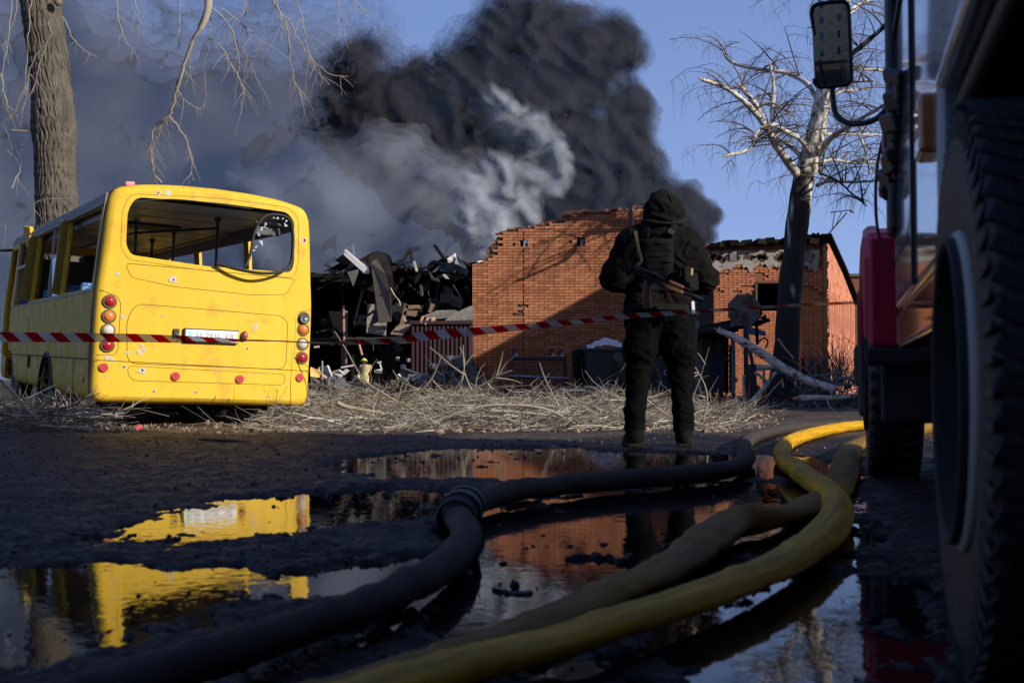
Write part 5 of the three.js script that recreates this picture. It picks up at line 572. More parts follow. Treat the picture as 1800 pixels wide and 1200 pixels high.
{
  const Z = 19, X = (px) => (px - 900) / F * Z, o = thing('poplar_tree', 'thick furrowed tree trunk behind the bus with bare hanging branches', 'tree', [X(103), 0, -Z]), r = rng(23);
  const P = (x, y, dz = 0) => at(x, y, Z + dz).sub(o.position);
  const tr = smooth([P(104, 715), P(102, 560), P(100, 430), P(98, 330), P(94, 230), P(86, 120), P(72, 20), P(60, -60), P(40, -170), P(20, -300)], 240);
  const ridge = (p, a) => { const u = a * 10.0 + 1.2 * N3(Math.cos(a) * 1.5, p.y * 1.1, Math.sin(a) * 1.5), v = 0.55 * Math.abs(Math.sin(u * 1.4 + 1.6 * N3(Math.cos(a) * 3, p.y * 2.6, Math.sin(a) * 3))) + 0.45 * Math.abs(N3(Math.cos(a) * 6, p.y * 3.2, Math.sin(a) * 6)); return v; };
  mesh('trunk', tube(tr, (t) => lerp(0.345, 0.285, t) * (1 + 0.10 * Math.exp(-Math.pow((t - 0.45) / 0.025, 2))), 170, { color: (p, t, a) => { const v = ridge(p, a), k = 0.75 + 0.45 * N3(p.x * 3, p.y * 2, p.z * 3) * 0.5; return v < 0.2 ? [0.035, 0.03, 0.024] : [0.105 * k, 0.088 * k, 0.066 * k]; }, disp: (p, t, a) => 0.085 * (Math.min(ridge(p, a), 0.5) - 0.3) + 0.012 * N3(p.x * 20, p.y * 12, p.z * 20) }), BARK, o);
  mesh('broken_stub', [sp(0.07, P(101, 2, -0.3).toArray(), [1, 1.2, 1]), bar(P(48, 231, -0.2), P(20, 229, -0.3), 0.02)], M([0.16, 0.12, 0.08], 0.9), o);
  const LB = M([0.27, 0.23, 0.18], 0.85);
  const main = [[P(70, -40), P(180, -150, -0.5), P(300, -110, -1), P(352, -40, -1.2), P(366, 0, -1.3), P(360, 35, -1.3), P(352, 52, -1.3)]];
  mesh('limb', tube(smooth(main[0], 30), (t) => lerp(0.13, 0.034, t), 9), LB, o); mesh('limb', tube(smooth([P(300, -110, -1), P(380, -130, -1.5), P(470, -90, -1.8), P(560, -40, -2)], 20), (t) => lerp(0.09, 0.03, t), 8), LB, o); mesh('limb', tube(smooth([P(64, -50), P(20, -120, -0.6), P(-40, -100, -1)], 14), (t) => lerp(0.1, 0.03, t), 8), LB, o);
  const strands = [[[362, 20], [352, 48], [335, 80], [322, 115], [312, 150], [306, 175], [296, 205], [280, 225], [270, 250], [266, 280], [270, 305], [284, 320]], [[296, 205], [272, 222], [265, 260], [270, 300]], [[298, 205], [314, 225], [328, 250], [336, 285], [338, 318]], [[366, 8], [385, 25], [402, 45], [414, 75], [418, 100], [420, 140], [432, 170]], [[414, 70], [432, 95], [448, 130], [465, 165]], [[382, 75], [400, 100], [422, 140], [440, 172]], [[368, 30], [370, 60], [371, 80]], [[390, 15], [430, 45], [450, 65], [470, 80]], [[470, -20], [485, 10], [503, 40], [508, 80], [512, 120], [520, 150], [534, 175]], [[505, 30], [525, 70], [545, 100], [580, 130], [612, 135]], [[480, -20], [492, 30], [496, 70]], [[515, -20], [530, 30], [540, 80], [555, 120], [580, 150]], [[430, -15], [435, 10], [430, 28]], [[200, -20], [210, 40], [222, 75], [236, 90]], [[236, -20], [240, 30], [238, 48]], [[316, -20], [314, 40], [313, 95]], [[590, -20], [598, 30], [606, 60]], [[610, -20], [630, 10], [645, 22]], [[55, -20], [50, 40], [46, 90], [42, 150], [20, 200], [0, 225]], [[20, -20], [15, 60], [4, 130], [12, 190], [20, 200]], [[85, 40], [90, 62], [70, 85], [52, 120], [45, 170], [30, 195], [0, 220]], [[88, 60], [74, 95], [62, 140], [56, 165]], [[0, 130], [5, 160], [18, 190], [30, 195]], [[30, -20], [26, 30], [8, 70], [0, 75]], [[110, 30], [130, 70], [150, 90], [170, 100]], [[45, 252], [20, 262], [0, 264]], [[130, 350], [70, 352], [45, 370], [0, 398]], [[20, 330], [30, 310], [36, 290]], [[310, 140], [316, 165], [330, 180], [356, 190], [358, 115]], [[335, 80], [332, 110], [328, 145]]];
  const th = [], tn = [];
  strands.forEach((s, i) => { const n = s.length, q = smooth(s.map(([x, y], k) => P(x, y, -1.2 + 0.4 * Math.sin(i * 2.3) + 0.1 * k)), n * 4).map((p) => p.add(V((r() - 0.5) * 0.03, (r() - 0.5) * 0.02, (r() - 0.5) * 0.03))); const r0 = i === 0 ? 0.036 : i < 3 ? 0.016 : [3, 8].includes(i) ? 0.016 : 0.010; th.push(tube(q, (t) => r0 * (1 - 0.6 * t), 5, { caps: false })); const nb = i < 18 ? n * 2.2 : n; for (let k = 0; k < nb; k++) droop(r, q[Math.floor((0.25 + 0.75 * r()) * (q.length - 1))], V((r() - 0.4) * 1.4, -0.2 - r(), (r() - 0.5)), 0.15 + 0.5 * r() * r() + (i > 2 && i < 13 ? 0.25 * r() : 0), 0.0055, tn, 0.35); });
  mesh('hanging_branches', th, LB, o).userData.kind = 'stuff'; mesh('twigs', tn, M([0.24, 0.20, 0.16], 0.85), o).userData.kind = 'stuff';
}
// ---------------------------------------------------------------- cut brush on the ground
function twigShape(r, p, yaw, pitch, L, rad, bend) { const n = 5, q = [p.clone()]; let c = p.clone(); for (let i = 0; i < n; i++) { const d = V(Math.cos(yaw) * Math.cos(pitch), Math.sin(pitch), Math.sin(yaw) * Math.cos(pitch)); c = c.clone().addScaledVector(d, L / n); q.push(c); yaw += bend * (r() - 0.5); pitch += bend * 0.6 * (r() - 0.5); } return tube(q, (t) => rad * (1 - 0.6 * t), 4, { caps: false, color: null }); }
{
  const r = rng(29), lists = [[], [], [], []], cols = [[0.27, 0.235, 0.175], [0.13, 0.105, 0.08], [0.075, 0.058, 0.045], [0.46, 0.42, 0.34]];
  const spots = (i) => {                                                   // [x, Z, mound height]
    if (i < 3300) { const Z = 10.6 + 8.2 * Math.pow(r(), 1.15), x = lerp(-0.22 * Z, 0.195 * Z, r()); const e = Math.min(1, (x + 0.235 * Z) / 0.8, (0.20 * Z - x) / 1.4); if (N3(x * 1.1, 6, Z * 0.9) < -0.25 && r() < 0.75) return spots(i); return [x, Z, e * 0.32 * sstep(10.4, 14.5, Z) * (0.6 + 0.7 * Math.max(-0.6, N3(x * 0.9, 2, Z * 0.7)))]; }
    const Z = 10.2 + 3 * r(); return [lerp(-0.48 * Z, -0.36 * Z, r()) + 0, Z, 0.2];
  };
  for (let i = 0; i < 3900; i++) { const [x, Z, h] = spots(i), up = r() < 0.035; const g = twigShape(r, V(x, groundH(x, Z) + 0.01 + h * r(), -Z), up ? r() * 6.28 : (r() < 0.6 ? (r() - 0.5) * 1.5 + (r() < 0.5 ? 3.14 : 0) : r() * 6.28), up ? 0.4 + 0.7 * r() : 0.12 * (r() - 0.4), 0.35 + 0.9 * r() * r() + (up ? -0.2 : 0), 0.0035 + 0.009 * r() * r() * r(), 1.1); const pick = r(); lists[pick < 0.27 ? 0 : pick < 0.6 ? 1 : pick < 0.84 ? 2 : 3].push(g); if (r() < 0.4) { const pp = g.attributes.position, k = Math.floor(5 * (2 + Math.floor(r() * 2))); lists[pick < 0.6 ? 0 : 1].push(twigShape(r, V(pp.getX(k), pp.getY(k), pp.getZ(k)), r() * 6.28, 0.2 + 0.8 * r(), 0.1 + 0.25 * r(), 0.004, 0.8)); } }
  const o = tag(new THREE.Group(), 'long low heap of cut twigs and brushwood in front of the ruins', 'brushwood heap', null, 'stuff'); o.name = num('brushwood_heap'); scene.add(o);
  lists.forEach((g, k) => { mesh('twigs', g, M(cols[k], 0.9), o).userData.kind = 'stuff'; });
  // earth and bark litter below the brush
  const lit = []; for (let i = 0; i < 1800; i++) { const Z = 10.2 + 9 * r(), x = lerp(-0.40 * Z, 0.24 * Z, r()), s = 0.012 + 0.03 * r() * r(); lit.push(new THREE.OctahedronGeometry(s, 0).applyMatrix4(mat4([x, groundH(x, Z) + s * 0.3, -Z], [r() * 3, r() * 3, r() * 3], [1.6, 0.5, 1]))); } const bl = tag(mesh('bark_litter', lit, M([0.21, 0.14, 0.09], 0.95)), 'scattered bark and wood chips under the brush', 'wood chips', null, 'stuff');
  // branches that stand out of the heap
  const fork = (name, label, px, Z, rad, m, group) => { const o = thing(name, label, 'branch', [0, 0, 0], 0, group); const b = at(...px[0][0], Z); o.position.set(b.x, 0, b.z); px.forEach((q, i) => mesh(i ? 'side_branch' : 'stem', tube(smooth(q.map(([x, y], k) => at(x, y, Z + 0.12 * i - 0.06 * k).sub(o.position)), q.length * 3), (t) => rad * (i ? 0.6 : 1) * (1 - 0.6 * t), 6), m, o)); return o; };
  const B1 = M([0.47, 0.41, 0.30], 0.85, { map: again(T.mott, 3) }), B2 = M([0.38, 0.32, 0.23], 0.85, { map: again(T.mott, 3) });
  fork('forked_branch', 'forked pale branch rising beside the right leg of the man in black', [[[1236, 742], [1243, 705], [1240, 680], [1232, 662], [1222, 645]], [[1216, 700], [1230, 668], [1238, 640], [1247, 610]], [[1240, 702], [1252, 680], [1263, 661]], [[1232, 664], [1248, 660]], [[1240, 698], [1226, 694]], [[1226, 655], [1212, 656]], [[1228, 658], [1210, 667]], [[1240, 640], [1228, 622], [1222, 620]], [[1242, 716], [1232, 712]]], 11.6, 0.011, B1);
  fork('branch', 'pale stick crossing behind the knees of the man, rising to the right', [[[1130, 722], [1150, 712], [1174, 702]]], 11.9, 0.014, B1); fork('branch', 'pale stick crossing behind the knees of the man, falling to the right', [[[1136, 702], [1155, 717], [1178, 732]]], 12.0, 0.013, B1);
  fork('forked_branch', 'long forked branch spreading up out of the heap before the brick wall', [[[772, 722], [800, 708], [828, 688], [856, 672], [876, 660], [900, 651]], [[876, 660], [888, 640], [902, 628]], [[872, 662], [880, 636], [884, 618]], [[870, 664], [900, 668], [918, 674]], [[856, 672], [876, 700], [890, 722]], [[830, 688], [818, 660], [815, 640], [814, 606]], [[818, 640], [836, 618], [859, 602]], [[812, 668], [816, 630], [808, 610]]], 13, 0.020, B1);
  fork('forked_branch', 'bundle of pale upright branches left of the brick wall', [[[712, 708], [735, 690], [756, 668], [768, 645], [776, 624]], [[722, 702], [748, 680], [762, 660], [766, 640]], [[818, 660], [790, 640], [772, 624], [755, 610]], [[760, 668], [780, 690], [795, 705]], [[700, 700], [708, 670], [712, 664]], [[684, 690], [700, 672], [690, 650]]], 13.2, 0.018, B2);
  fork('branch', 'long thin branch leaning up from the heap before the burnt shed', [[[698, 706], [672, 690], [640, 668], [610, 618], [588, 582]], [[640, 668], [622, 660]], [[664, 688], [654, 700]]], 12.6, 0.012, B2);
  fork('branch', 'thin branch leaning left in front of the wire cart', [[[985, 720], [970, 690], [958, 665], [948, 637]], [[975, 700], [966, 690]], [[978, 706], [980, 686]]], 12.8, 0.011, B1);
  const big = (label, px, Z, rad, m) => one('cut_branch', label, 'branch', tube(smooth(px.map(([x, y]) => at(x, y, Z)), 20), (t) => rad * (1 - 0.45 * t), 8, { disp: (p, t, a) => 0.004 * N3(p.x * 9, p.y * 9, a) }), m);
  big('thick pale branch with a bare cut end, lying left in the heap', [[592, 708], [612, 716], [640, 721], [672, 726]], 12.4, 0.030, M([0.55, 0.44, 0.29], 0.85, { map: again(T.streak, 3) }));
  big('long pale branch lying along the middle of the heap', [[716, 762], [760, 744], [800, 728], [850, 714], [890, 712], [940, 715], [980, 727], [1000, 744]], 12.0, 0.022, B1); big('pale branch lying under the wire cart end of the heap', [[862, 722], [900, 724], [945, 728], [990, 735], [1030, 742]], 12.3, 0.020, B1); big('pale branch lying along the front edge of the heap', [[760, 768], [850, 764], [930, 758], [990, 752]], 11.2, 0.014, B1);
  big('short broken stub of pale wood sticking up in the heap', [[905, 716], [920, 706], [932, 699]], 12.5, 0.026, B2); big('straight pale branch lying beyond the right boot of the man', [[1212, 736], [1235, 748], [1262, 752], [1290, 757]], 11.4, 0.026, B1); big('pale branch lying flat beside the right boot of the man', [[1208, 750], [1240, 757], [1275, 760]], 11.0, 0.018, B1); big('pale branch lying between the boots of the man', [[1128, 762], [1150, 754], [1178, 748]], 11.2, 0.022, B1); big('dark curved branch lying in the shade in front of the bus tail', [[350, 772], [420, 776], [480, 784], [530, 790]], 8.7, 0.012, M([0.06, 0.05, 0.04], 0.9)); big('pale branch lying in the heap under the bus corner', [[545, 722], [580, 706], [600, 700]], 11.9, 0.024, B2);
  big('pale stick lying before the left side of the bus', [[0, 722], [45, 742], [90, 750], [140, 754]], 10.4, 0.016, B1); big('bent pale branch against the left side of the bus', [[0, 668], [22, 690], [40, 712], [66, 738]], 10.2, 0.016, B1); big('thin forked stick before the rear wheel of the bus', [[60, 730], [82, 708], [94, 690]], 10.6, 0.009, B1);
  const red = gp(243, 757); one('red_plastic_scrap', 'small red scrap of plastic on the ground in front of the bus', 'scrap', bx(0.07, 0.045, 0.05, [red.x, 0.03, red.z], [0.2, 0.4, 0.2], 0.01), M([0.55, 0.08, 0.09], 0.5));
}
// crumbs of mud and gravel all over the wet yard
{
  const r = rng(37), gg = []; for (let k = 0; k < 4; k++) { const g = new THREE.IcosahedronGeometry(1, 1), p = g.attributes.position; for (let i = 0; i < p.count; i++) { const s = 1 + 0.45 * N3(p.getX(i) * 1.3 + k * 5, p.getY(i) * 1.3, p.getZ(i) * 1.3); p.setXYZ(i, p.getX(i) * s, p.getY(i) * s * 0.62, p.getZ(i) * s); } g.computeVertexNormals(); gg.push(g); }
  const o = tag(new THREE.Group(), 'crumbs of mud and gravel scattered over the wet yard', 'gravel', null, 'stuff'); o.name = num('gravel'); scene.add(o); const m = M([0.05, 0.047, 0.044], 0.9), m2 = M([0.16, 0.145, 0.125], 0.9), mt = new THREE.Matrix4(), q = new THREE.Quaternion();
  gg.forEach((g, k) => { const n = k < 3 ? 2600 : 700, im = new THREE.InstancedMesh(norm(g), k < 3 ? m : m2, n); im.name = 'crumbs'; im.userData.kind = 'stuff'; im.castShadow = im.receiveShadow = true; for (let i = 0; i < n; i++) { const Z = 1.6 + 10.5 * Math.pow(r(), 1.3), x = lerp(-0.46 * Z, 0.4 * Z, r()), cl = N3(x * 1.5, 3, Z * 1.1) > -0.1 ? 1 : 0.5, s = (0.0022 + 0.007 * Math.pow(r(), 3)) * cl * (0.6 + 0.08 * Z) * (groundH(x, Z) < -0.012 ? (r() < 0.25 ? 0.6 : 0.01) : 1); q.setFromEuler(E0.set(r() * 6, r() * 6, r() * 6)); mt.compose(V(x, Math.max(groundH(x, Z), -0.004) + s * 0.15, -Z), q, V(s, s, s)); im.setMatrixAt(i, mt); } o.add(im); });
}
// ---------------------------------------------------------------- burnt shed between the bus and the brick wall
const P = at, RUST = M([1, 1, 1], 0.8, { map: again(T.rust, 1.2), metalness: 0.25 }), PLANK = M([0.34, 0.21, 0.13], 0.85, { map: again(T.streak, 3) }), ZINC = M([0.36, 0.38, 0.41], 0.5, { metalness: 0.4, map: again(T.mott, 1.5) }), BLUEM = M([0.05, 0.11, 0.20], 0.5, { map: again(T.mott, 2) }), PALE = M([0.60, 0.58, 0.54], 0.85, { map: again(T.plaster, 2) });
{
  const Z = 30, X = (px) => (px - 900) / F * Z, o = thing('burnt_shed', 'burnt out shed with charred roof beams and dark open front', 'building', [0, 0, -Z]), r = rng(51), L = (x, y, z = Z) => at(x, y, z).add(V(0, 0, Z));
  const x0 = X(430), x1 = X(830), roofY = L(600, 492).y;
  mesh('side_wall', [bx(0.25, 3.3, 20, [x0, 1.6, -10]), bx(0.25, 3.3, 20, [x1 + 0.3, 1.6, -10])], SOOT, o); mesh('back_wall', bx(x1 - x0 + 12, 3.6, 0.3, [(x0 + x1) / 2, 1.6, -30]), SOOT, o);
  for (let i = 0; i < 10; i++) mesh('roof_sheet', bx((x1 - x0) / 10 - 0.03, 0.05, 13, [lerp(x0, x1, (i + 0.5) / 10), roofY + 0.03 * r(), -6.4], [0.015 * (r() - 0.5), 0, 0.03 * (r() - 0.5)]), SOOT, o);
  mesh('eave_beam', [beam(L(430, 488), L(832, 489), 0.16, 0.22), beam(L(650, 498, 29.9), L(830, 490, 29.9), 0.05, 0.05)], DARKWOOD, o); mesh('floor_beam', [beam(L(430, 603), L(728, 598), 0.3, 0.18), beam(L(553, 596, 29.8), L(640, 594, 29.8), 0.08, 0.06)], M([0.05, 0.045, 0.04], 0.9, { map: again(T.mott, 2) }), o);
  mesh('lower_floor', bx(x1 - x0, 0.1, 9, [(x0 + x1) / 2, L(600, 606).y, -4.6]), SOOT, o); mesh('lower_wall', bx(4.0, 1.5, 0.15, [X(455), 0.75, -3]), SOOT, o);
  const post = (q, w, m) => mesh('post', q.slice(1).map((p, i) => beam(L(...q[i]), L(...p), w, w)), m, o); post([[602, 492], [604, 560]], 0.06, DARKWOOD); post([[604, 538, 29.7], [605, 600, 29.7]], 0.045, M([0.42, 0.20, 0.16], 0.8)); post([[603, 600, 29.6], [604, 664, 29.6]], 0.10, M([0.17, 0.13, 0.10], 0.9, { map: again(T.streak, 2) })); post([[607, 596, 29.5], [609, 660, 29.5]], 0.05, PLANK); post([[725, 500], [728, 535]], 0.05, DARKWOOD); post([[776, 500], [778, 545]], 0.14, DARKWOOD); post([[822, 500], [826, 540]], 0.08, DARKWOOD); post([[640, 500], [622, 570]], 0.06, M([0.16, 0.12, 0.09], 0.9)); post([[738, 545], [730, 500]], 0.03, DARKWOOD);
  const truss = []; for (const [a, b] of [[[690, 602], [650, 660]], [[720, 604], [672, 668]], [[744, 602], [690, 676]], [[664, 606], [712, 662]], [[700, 640], [735, 642]], [[674, 620], [724, 622]]]) truss.push(beam(L(...a, 28.6), L(...b, 28.7), 0.13, 0.1)); mesh('fallen_truss', truss, DARKWOOD, o);
  for (let i = 0; i < 9; i++) mesh('wall_board', bx(0.5, 1.4 + 0.2 * r(), 0.05, [lerp(X(560), X(800), i / 8), lerp(2.2, 2.3, r()), -7 - 0.1 * r()], [0, 0, 0.03 * (r() - 0.5)]), i % 2 ? DARKWOOD : SOOT, o);
  const wires = []; for (const q of [[[747, 485], [752, 510], [757, 535]], [[770, 475], [768, 500], [764, 545]], [[772, 480], [768, 520], [770, 540]], [[655, 600], [657, 640], [652, 665]]]) wires.push(tube(smooth(q.map(([x, y]) => L(x, y, 29.6)), 10), 0.007, 4)); mesh('hanging_wire', wires, M([0.10, 0.10, 0.10], 0.9), o);
}
function sheet(pts, wdir, w, th = 0.012) { const q = smooth(pts, 26), pos = [], idx = []; for (const p of q) for (const s of [-0.5, -0.17, 0.17, 0.5]) { const k = p.clone().addScaledVector(wdir, s * w); pos.push(k.x, k.y, k.z); } for (let i = 0; i < q.length - 1; i++) for (let k = 0; k < 3; k++) { const a = i * 4 + k; idx.push(a, a + 1, a + 4, a + 1, a + 5, a + 4); } const g = new THREE.BufferGeometry(); g.setAttribute('position', new THREE.Float32BufferAttribute(pos, 3)); g.setIndex(idx); g.computeVertexNormals(); const h = g.clone(), n = g.attributes.normal, p2 = h.attributes.position; for (let i = 0; i < p2.count; i++) p2.setXYZ(i, p2.getX(i) - n.getX(i) * th, p2.getY(i) - n.getY(i) * th, p2.getZ(i) - n.getZ(i) * th); return merge([uvm(g), uvm(h)]); }
function slab(px, Z, th, dz = []) { const p = px.map(([x, y], i) => at(x, y, Z + (dz[i] ?? 0))), c = p.reduce((a, b) => a.add(b), V(0, 0, 0)).multiplyScalar(1 / p.length), n = p[1].clone().sub(p[0]).cross(p[2].clone().sub(p[0])).normalize(), pos = [], idx = [], m = p.length; for (const s of [0.5, -0.5]) for (const q of p) { const k = q.clone().addScaledVector(n, s * th); pos.push(k.x, k.y, k.z); } for (let i = 1; i < m - 1; i++) idx.push(0, i, i + 1, m, m + i + 1, m + i); for (let i = 0; i < m; i++) { const j = (i + 1) % m; idx.push(i, m + i, j, j, m + i, m + j); } const g = new THREE.BufferGeometry(); g.setAttribute('position', new THREE.Float32BufferAttribute(pos, 3)); g.setIndex(idx); const f = g.toNonIndexed(); f.computeVertexNormals(); return uvm(f); }
{
  const r = rng(61);
  { const o = thing('curled_roof_sheet', 'large curled rusty brown roof sheet hanging over the shed edge', 'metal sheet', [0, 0, 0]); mesh('sheet', sheet([P(598, 482, 28.9), P(618, 470, 28.9), P(634, 454, 29), P(652, 450, 29), P(668, 470, 28.8), P(676, 510, 28.6), P(672, 545, 28.5), P(664, 566, 28.5)].map((p, i) => p.add(V(i > 3 ? 0.0 : 0, 0, 0))), V(0.75, 0.35, 0.25).normalize(), 0.55), M([0.17, 0.135, 0.10], 0.75, { map: again(T.rust, 0.8) }), o); mesh('broad_face', slab([[652, 462], [662, 455], [676, 480], [686, 520], [688, 565], [666, 568], [660, 520]], 28.4, 0.02, [0.2, 0.2, 0, -0.1, -0.1, 0, 0.1]), M([0.20, 0.165, 0.12], 0.75, { map: again(T.mott, 1) }), o); mesh('torn_flap', slab([[610, 478], [632, 472], [622, 500], [620, 503], [616, 490]], 28.7, 0.015), M([0.16, 0.15, 0.12], 0.8, { map: again(T.mott, 2) }), o); }
  { const o = thing('white_steel_channel', 'white steel channel sticking up from the shed roof with a bent wire bracket', 'steel channel', [0, 0, 0]); mesh('channel', [beam(P(607, 440, 28.8), P(645, 473, 28.7), 0.14, 0.05), beam(P(606, 444, 28.75), P(642, 476, 28.65), 0.03, 0.12)], M([0.62, 0.62, 0.60], 0.6), o); mesh('bracket', [bar(P(607, 438, 28.8), P(620, 430, 28.8), 0.012), bar(P(620, 430, 28.8), P(622, 447, 28.8), 0.012), bar(P(612, 442, 28.8), P(620, 434, 28.8), 0.008)], ZINC, o); }
  one('speckled_board', 'grey speckled board propped under the curled sheet in the shed', 'board', slab([[646, 534], [662, 535], [680, 560], [678, 590], [644, 585]], 28.9, 0.04), M([0.34, 0.34, 0.32], 0.9, { map: again(T.plaster, 2.5) }));
  one('blue_bent_panel', 'dark blue bent metal panel with white edge upright on the shed roof', 'metal panel', [slab([[702, 489], [704, 470], [714, 460], [728, 458], [734, 486]], 29.2, 0.03, [0, 0, 0.2, 0.1, 0])], BLUEM); one('white_panel_edge', 'narrow white strip along the dark blue roof panel', 'strip', slab([[726, 458], [730, 459], [737, 484], [733, 486]], 29.1, 0.04), PALE);
  one('roof_rafter', 'pair of bent dark bars leaning together above the blue panel', 'bar', [beam(P(700, 468, 29.3), P(722, 440, 29.4), 0.07, 0.07), beam(P(722, 440, 29.4), P(724, 458, 29.3), 0.06, 0.06)], DARKWOOD);
  one('roof_rafter', 'dark stick pointing up left above the crumpled roof sheet', 'bar', beam(P(764, 431, 29.4), P(782, 456, 29.3), 0.09, 0.07), DARKWOOD); one('roof_rafter', 'dark thin bar sloping down from the crumpled sheet to the brick wall', 'bar', beam(P(808, 456, 29.3), P(833, 470, 29.3), 0.05, 0.05), DARKWOOD); one('roof_rafter', 'dark thin bar linking the blue panel to the crumpled sheet', 'bar', beam(P(733, 476, 29.3), P(762, 466, 29.3), 0.05, 0.05), DARKWOOD);
  { const o = thing('crumpled_roof_sheet', 'crumpled roof sheet with blue and white faces near the brick wall', 'metal sheet', [0, 0, 0]); mesh('blue_face', slab([[768, 472], [778, 462], [800, 458], [810, 470], [798, 480], [780, 478]], 29.3, 0.02, [0, 0.3, 0.4, 0.2, 0, 0]), BLUEM, o); mesh('white_face', slab([[785, 455], [800, 445], [806, 452], [798, 461], [788, 462]], 29.2, 0.02, [0, 0.2, 0.2, 0, 0]), PALE, o); mesh('grey_face', slab([[802, 447], [808, 455], [821, 472], [808, 480], [798, 468], [800, 458]], 29.1, 0.02, [0.2, 0.1, 0, 0, 0, 0]), M([0.10, 0.11, 0.12], 0.6), o); mesh('dark_face', slab([[745, 488], [758, 472], [780, 460], [790, 476], [832, 484], [832, 489]], 29.5, 0.03, [0, 0, 0.2, 0.1, 0, 0]), M([0.04, 0.04, 0.042], 0.7), o); mesh('white_sliver', slab([[777, 482], [782, 481], [790, 490], [784, 490]], 29, 0.02), PALE, o); }
  one('charred_roof_lump', 'dark heap of charred roofing between the curled sheet and blue panel', 'charred roofing', [slab([[668, 488], [672, 470], [690, 468], [704, 472], [706, 489]], 29.6, 0.3, [0, 0.2, 0.1, 0, 0]), slab([[540, 489], [545, 478], [556, 480], [574, 489]], 30.4, 0.2), slab([[624, 490], [640, 482], [660, 484], [664, 490]], 29.6, 0.2)], SOOT);
  for (const [q, l] of [[[[696, 596], [712, 533], [718, 536], [704, 598]], 'upright brown plank leaning in the shed beside the truss'], [[[712, 536], [738, 536], [740, 542], [714, 543]], 'short upper brown plank nailed across the leaning plank'], [[[712, 546], [735, 546], [730, 556], [708, 553]], 'broad lower brown plank nailed across the leaning plank'], [[[752, 548], [758, 533], [764, 535], [758, 550]], 'small brown plank stub standing above the torn grey roofing']]) one('broken_plank', l, 'plank', slab(q, 28.3, 0.05), PLANK);
  one('plywood_sheet', 'tan plywood sheet tilted above the barrier tape', 'plywood', slab([[686, 587], [700, 571], [726, 570], [708, 589]], 28.0, 0.03, [-0.3, 0.2, 0.2, -0.3]), M([0.36, 0.235, 0.15], 0.85, { map: again(T.streak, 1.5) })); one('white_tube_scrap', 'bent white strip hanging beside the curled roof sheet', 'strip', tube(smooth([P(686, 506, 28.3), P(694, 520, 28.3), P(702, 530, 28.2), P(703, 537, 28.2)], 14), 0.05, 6, { flat: () => [1, 0.3] }), PALE); one('white_tube_scrap', 'short white strip hanging above the plywood sheet', 'strip', beam(P(709, 556, 28), P(714, 565, 28), 0.05, 0.03), PALE);
  one('torn_grey_roofing', 'grey torn roofing felt lying over the dark red container', 'roofing felt', [slab([[742, 556], [768, 546], [800, 545], [812, 552], [780, 560], [756, 562]], 27.9, 0.05, [0.2, 0.4, 0.6, 0.4, 0, 0]), slab([[796, 552], [832, 537], [833, 562], [780, 566]], 28.2, 0.05, [0, 0.5, 0, -0.4])], M([0.20, 0.185, 0.165], 0.9, { map: again(T.streak, 2) })); one('splinter_cluster', 'row of pale pinkish splinters hanging at the top left of the container', 'splinters', [beam(P(743, 556, 27.6), P(739, 567, 27.5), 0.05, 0.03), beam(P(752, 558, 27.6), P(746, 570, 27.5), 0.06, 0.03), beam(P(760, 560, 27.6), P(762, 563, 27.5), 0.1, 0.08)], M([0.48, 0.25, 0.19], 0.85));
  { const o = thing('metal_container', 'dark red corrugated metal container against the brick wall', 'container', [0, 0, 0]), a = P(722, 690, 27.6), m = M([0.045, 0.010, 0.014], 0.75, { map: again(T.mott, 0.6) }); a.y = 0; const x0 = P(722, 600, 27.6).x, x1 = P(829, 600, 27.6).x, h = P(722, 567, 27.6).y; for (let i = 0; i < 14; i++) mesh('corrugation', bx((x1 - x0) / 14 * 0.6, h, 0.06, [lerp(x0, x1, (i + 0.5) / 14), h / 2, -27.58], [0, 0, 0], 0.015), m, o); mesh('wall', bx(x1 - x0, h, 1.6, [(x0 + x1) / 2, h / 2, -28.4]), m, o); mesh('top_rail', bx(x1 - x0 + 0.06, 0.09, 0.12, [(x0 + x1) / 2, h, -27.56], [0, 0, 0], 0.01), m, o); }
  // rubble at the foot of the shed
  const rub = []; for (let i = 0; i < 420; i++) { const Z = 20 + 9 * r(), x = lerp(-0.185, -0.035, r()) * Z, s = 0.03 + 0.14 * r() * r(); rub.push(bx(s * (1 + r()), s * 0.6, s, [x, 0.03 + 0.45 * r() * sstep(20, 26, Z), -Z], [r() * 3, r() * 3, r() * 3], s * 0.08)); } tag(mesh('rubble', rub, M([0.17, 0.15, 0.135], 0.95, { map: again(T.mott, 2) })), 'dark broken rubble at the foot of the burnt shed', 'rubble', null, 'stuff');
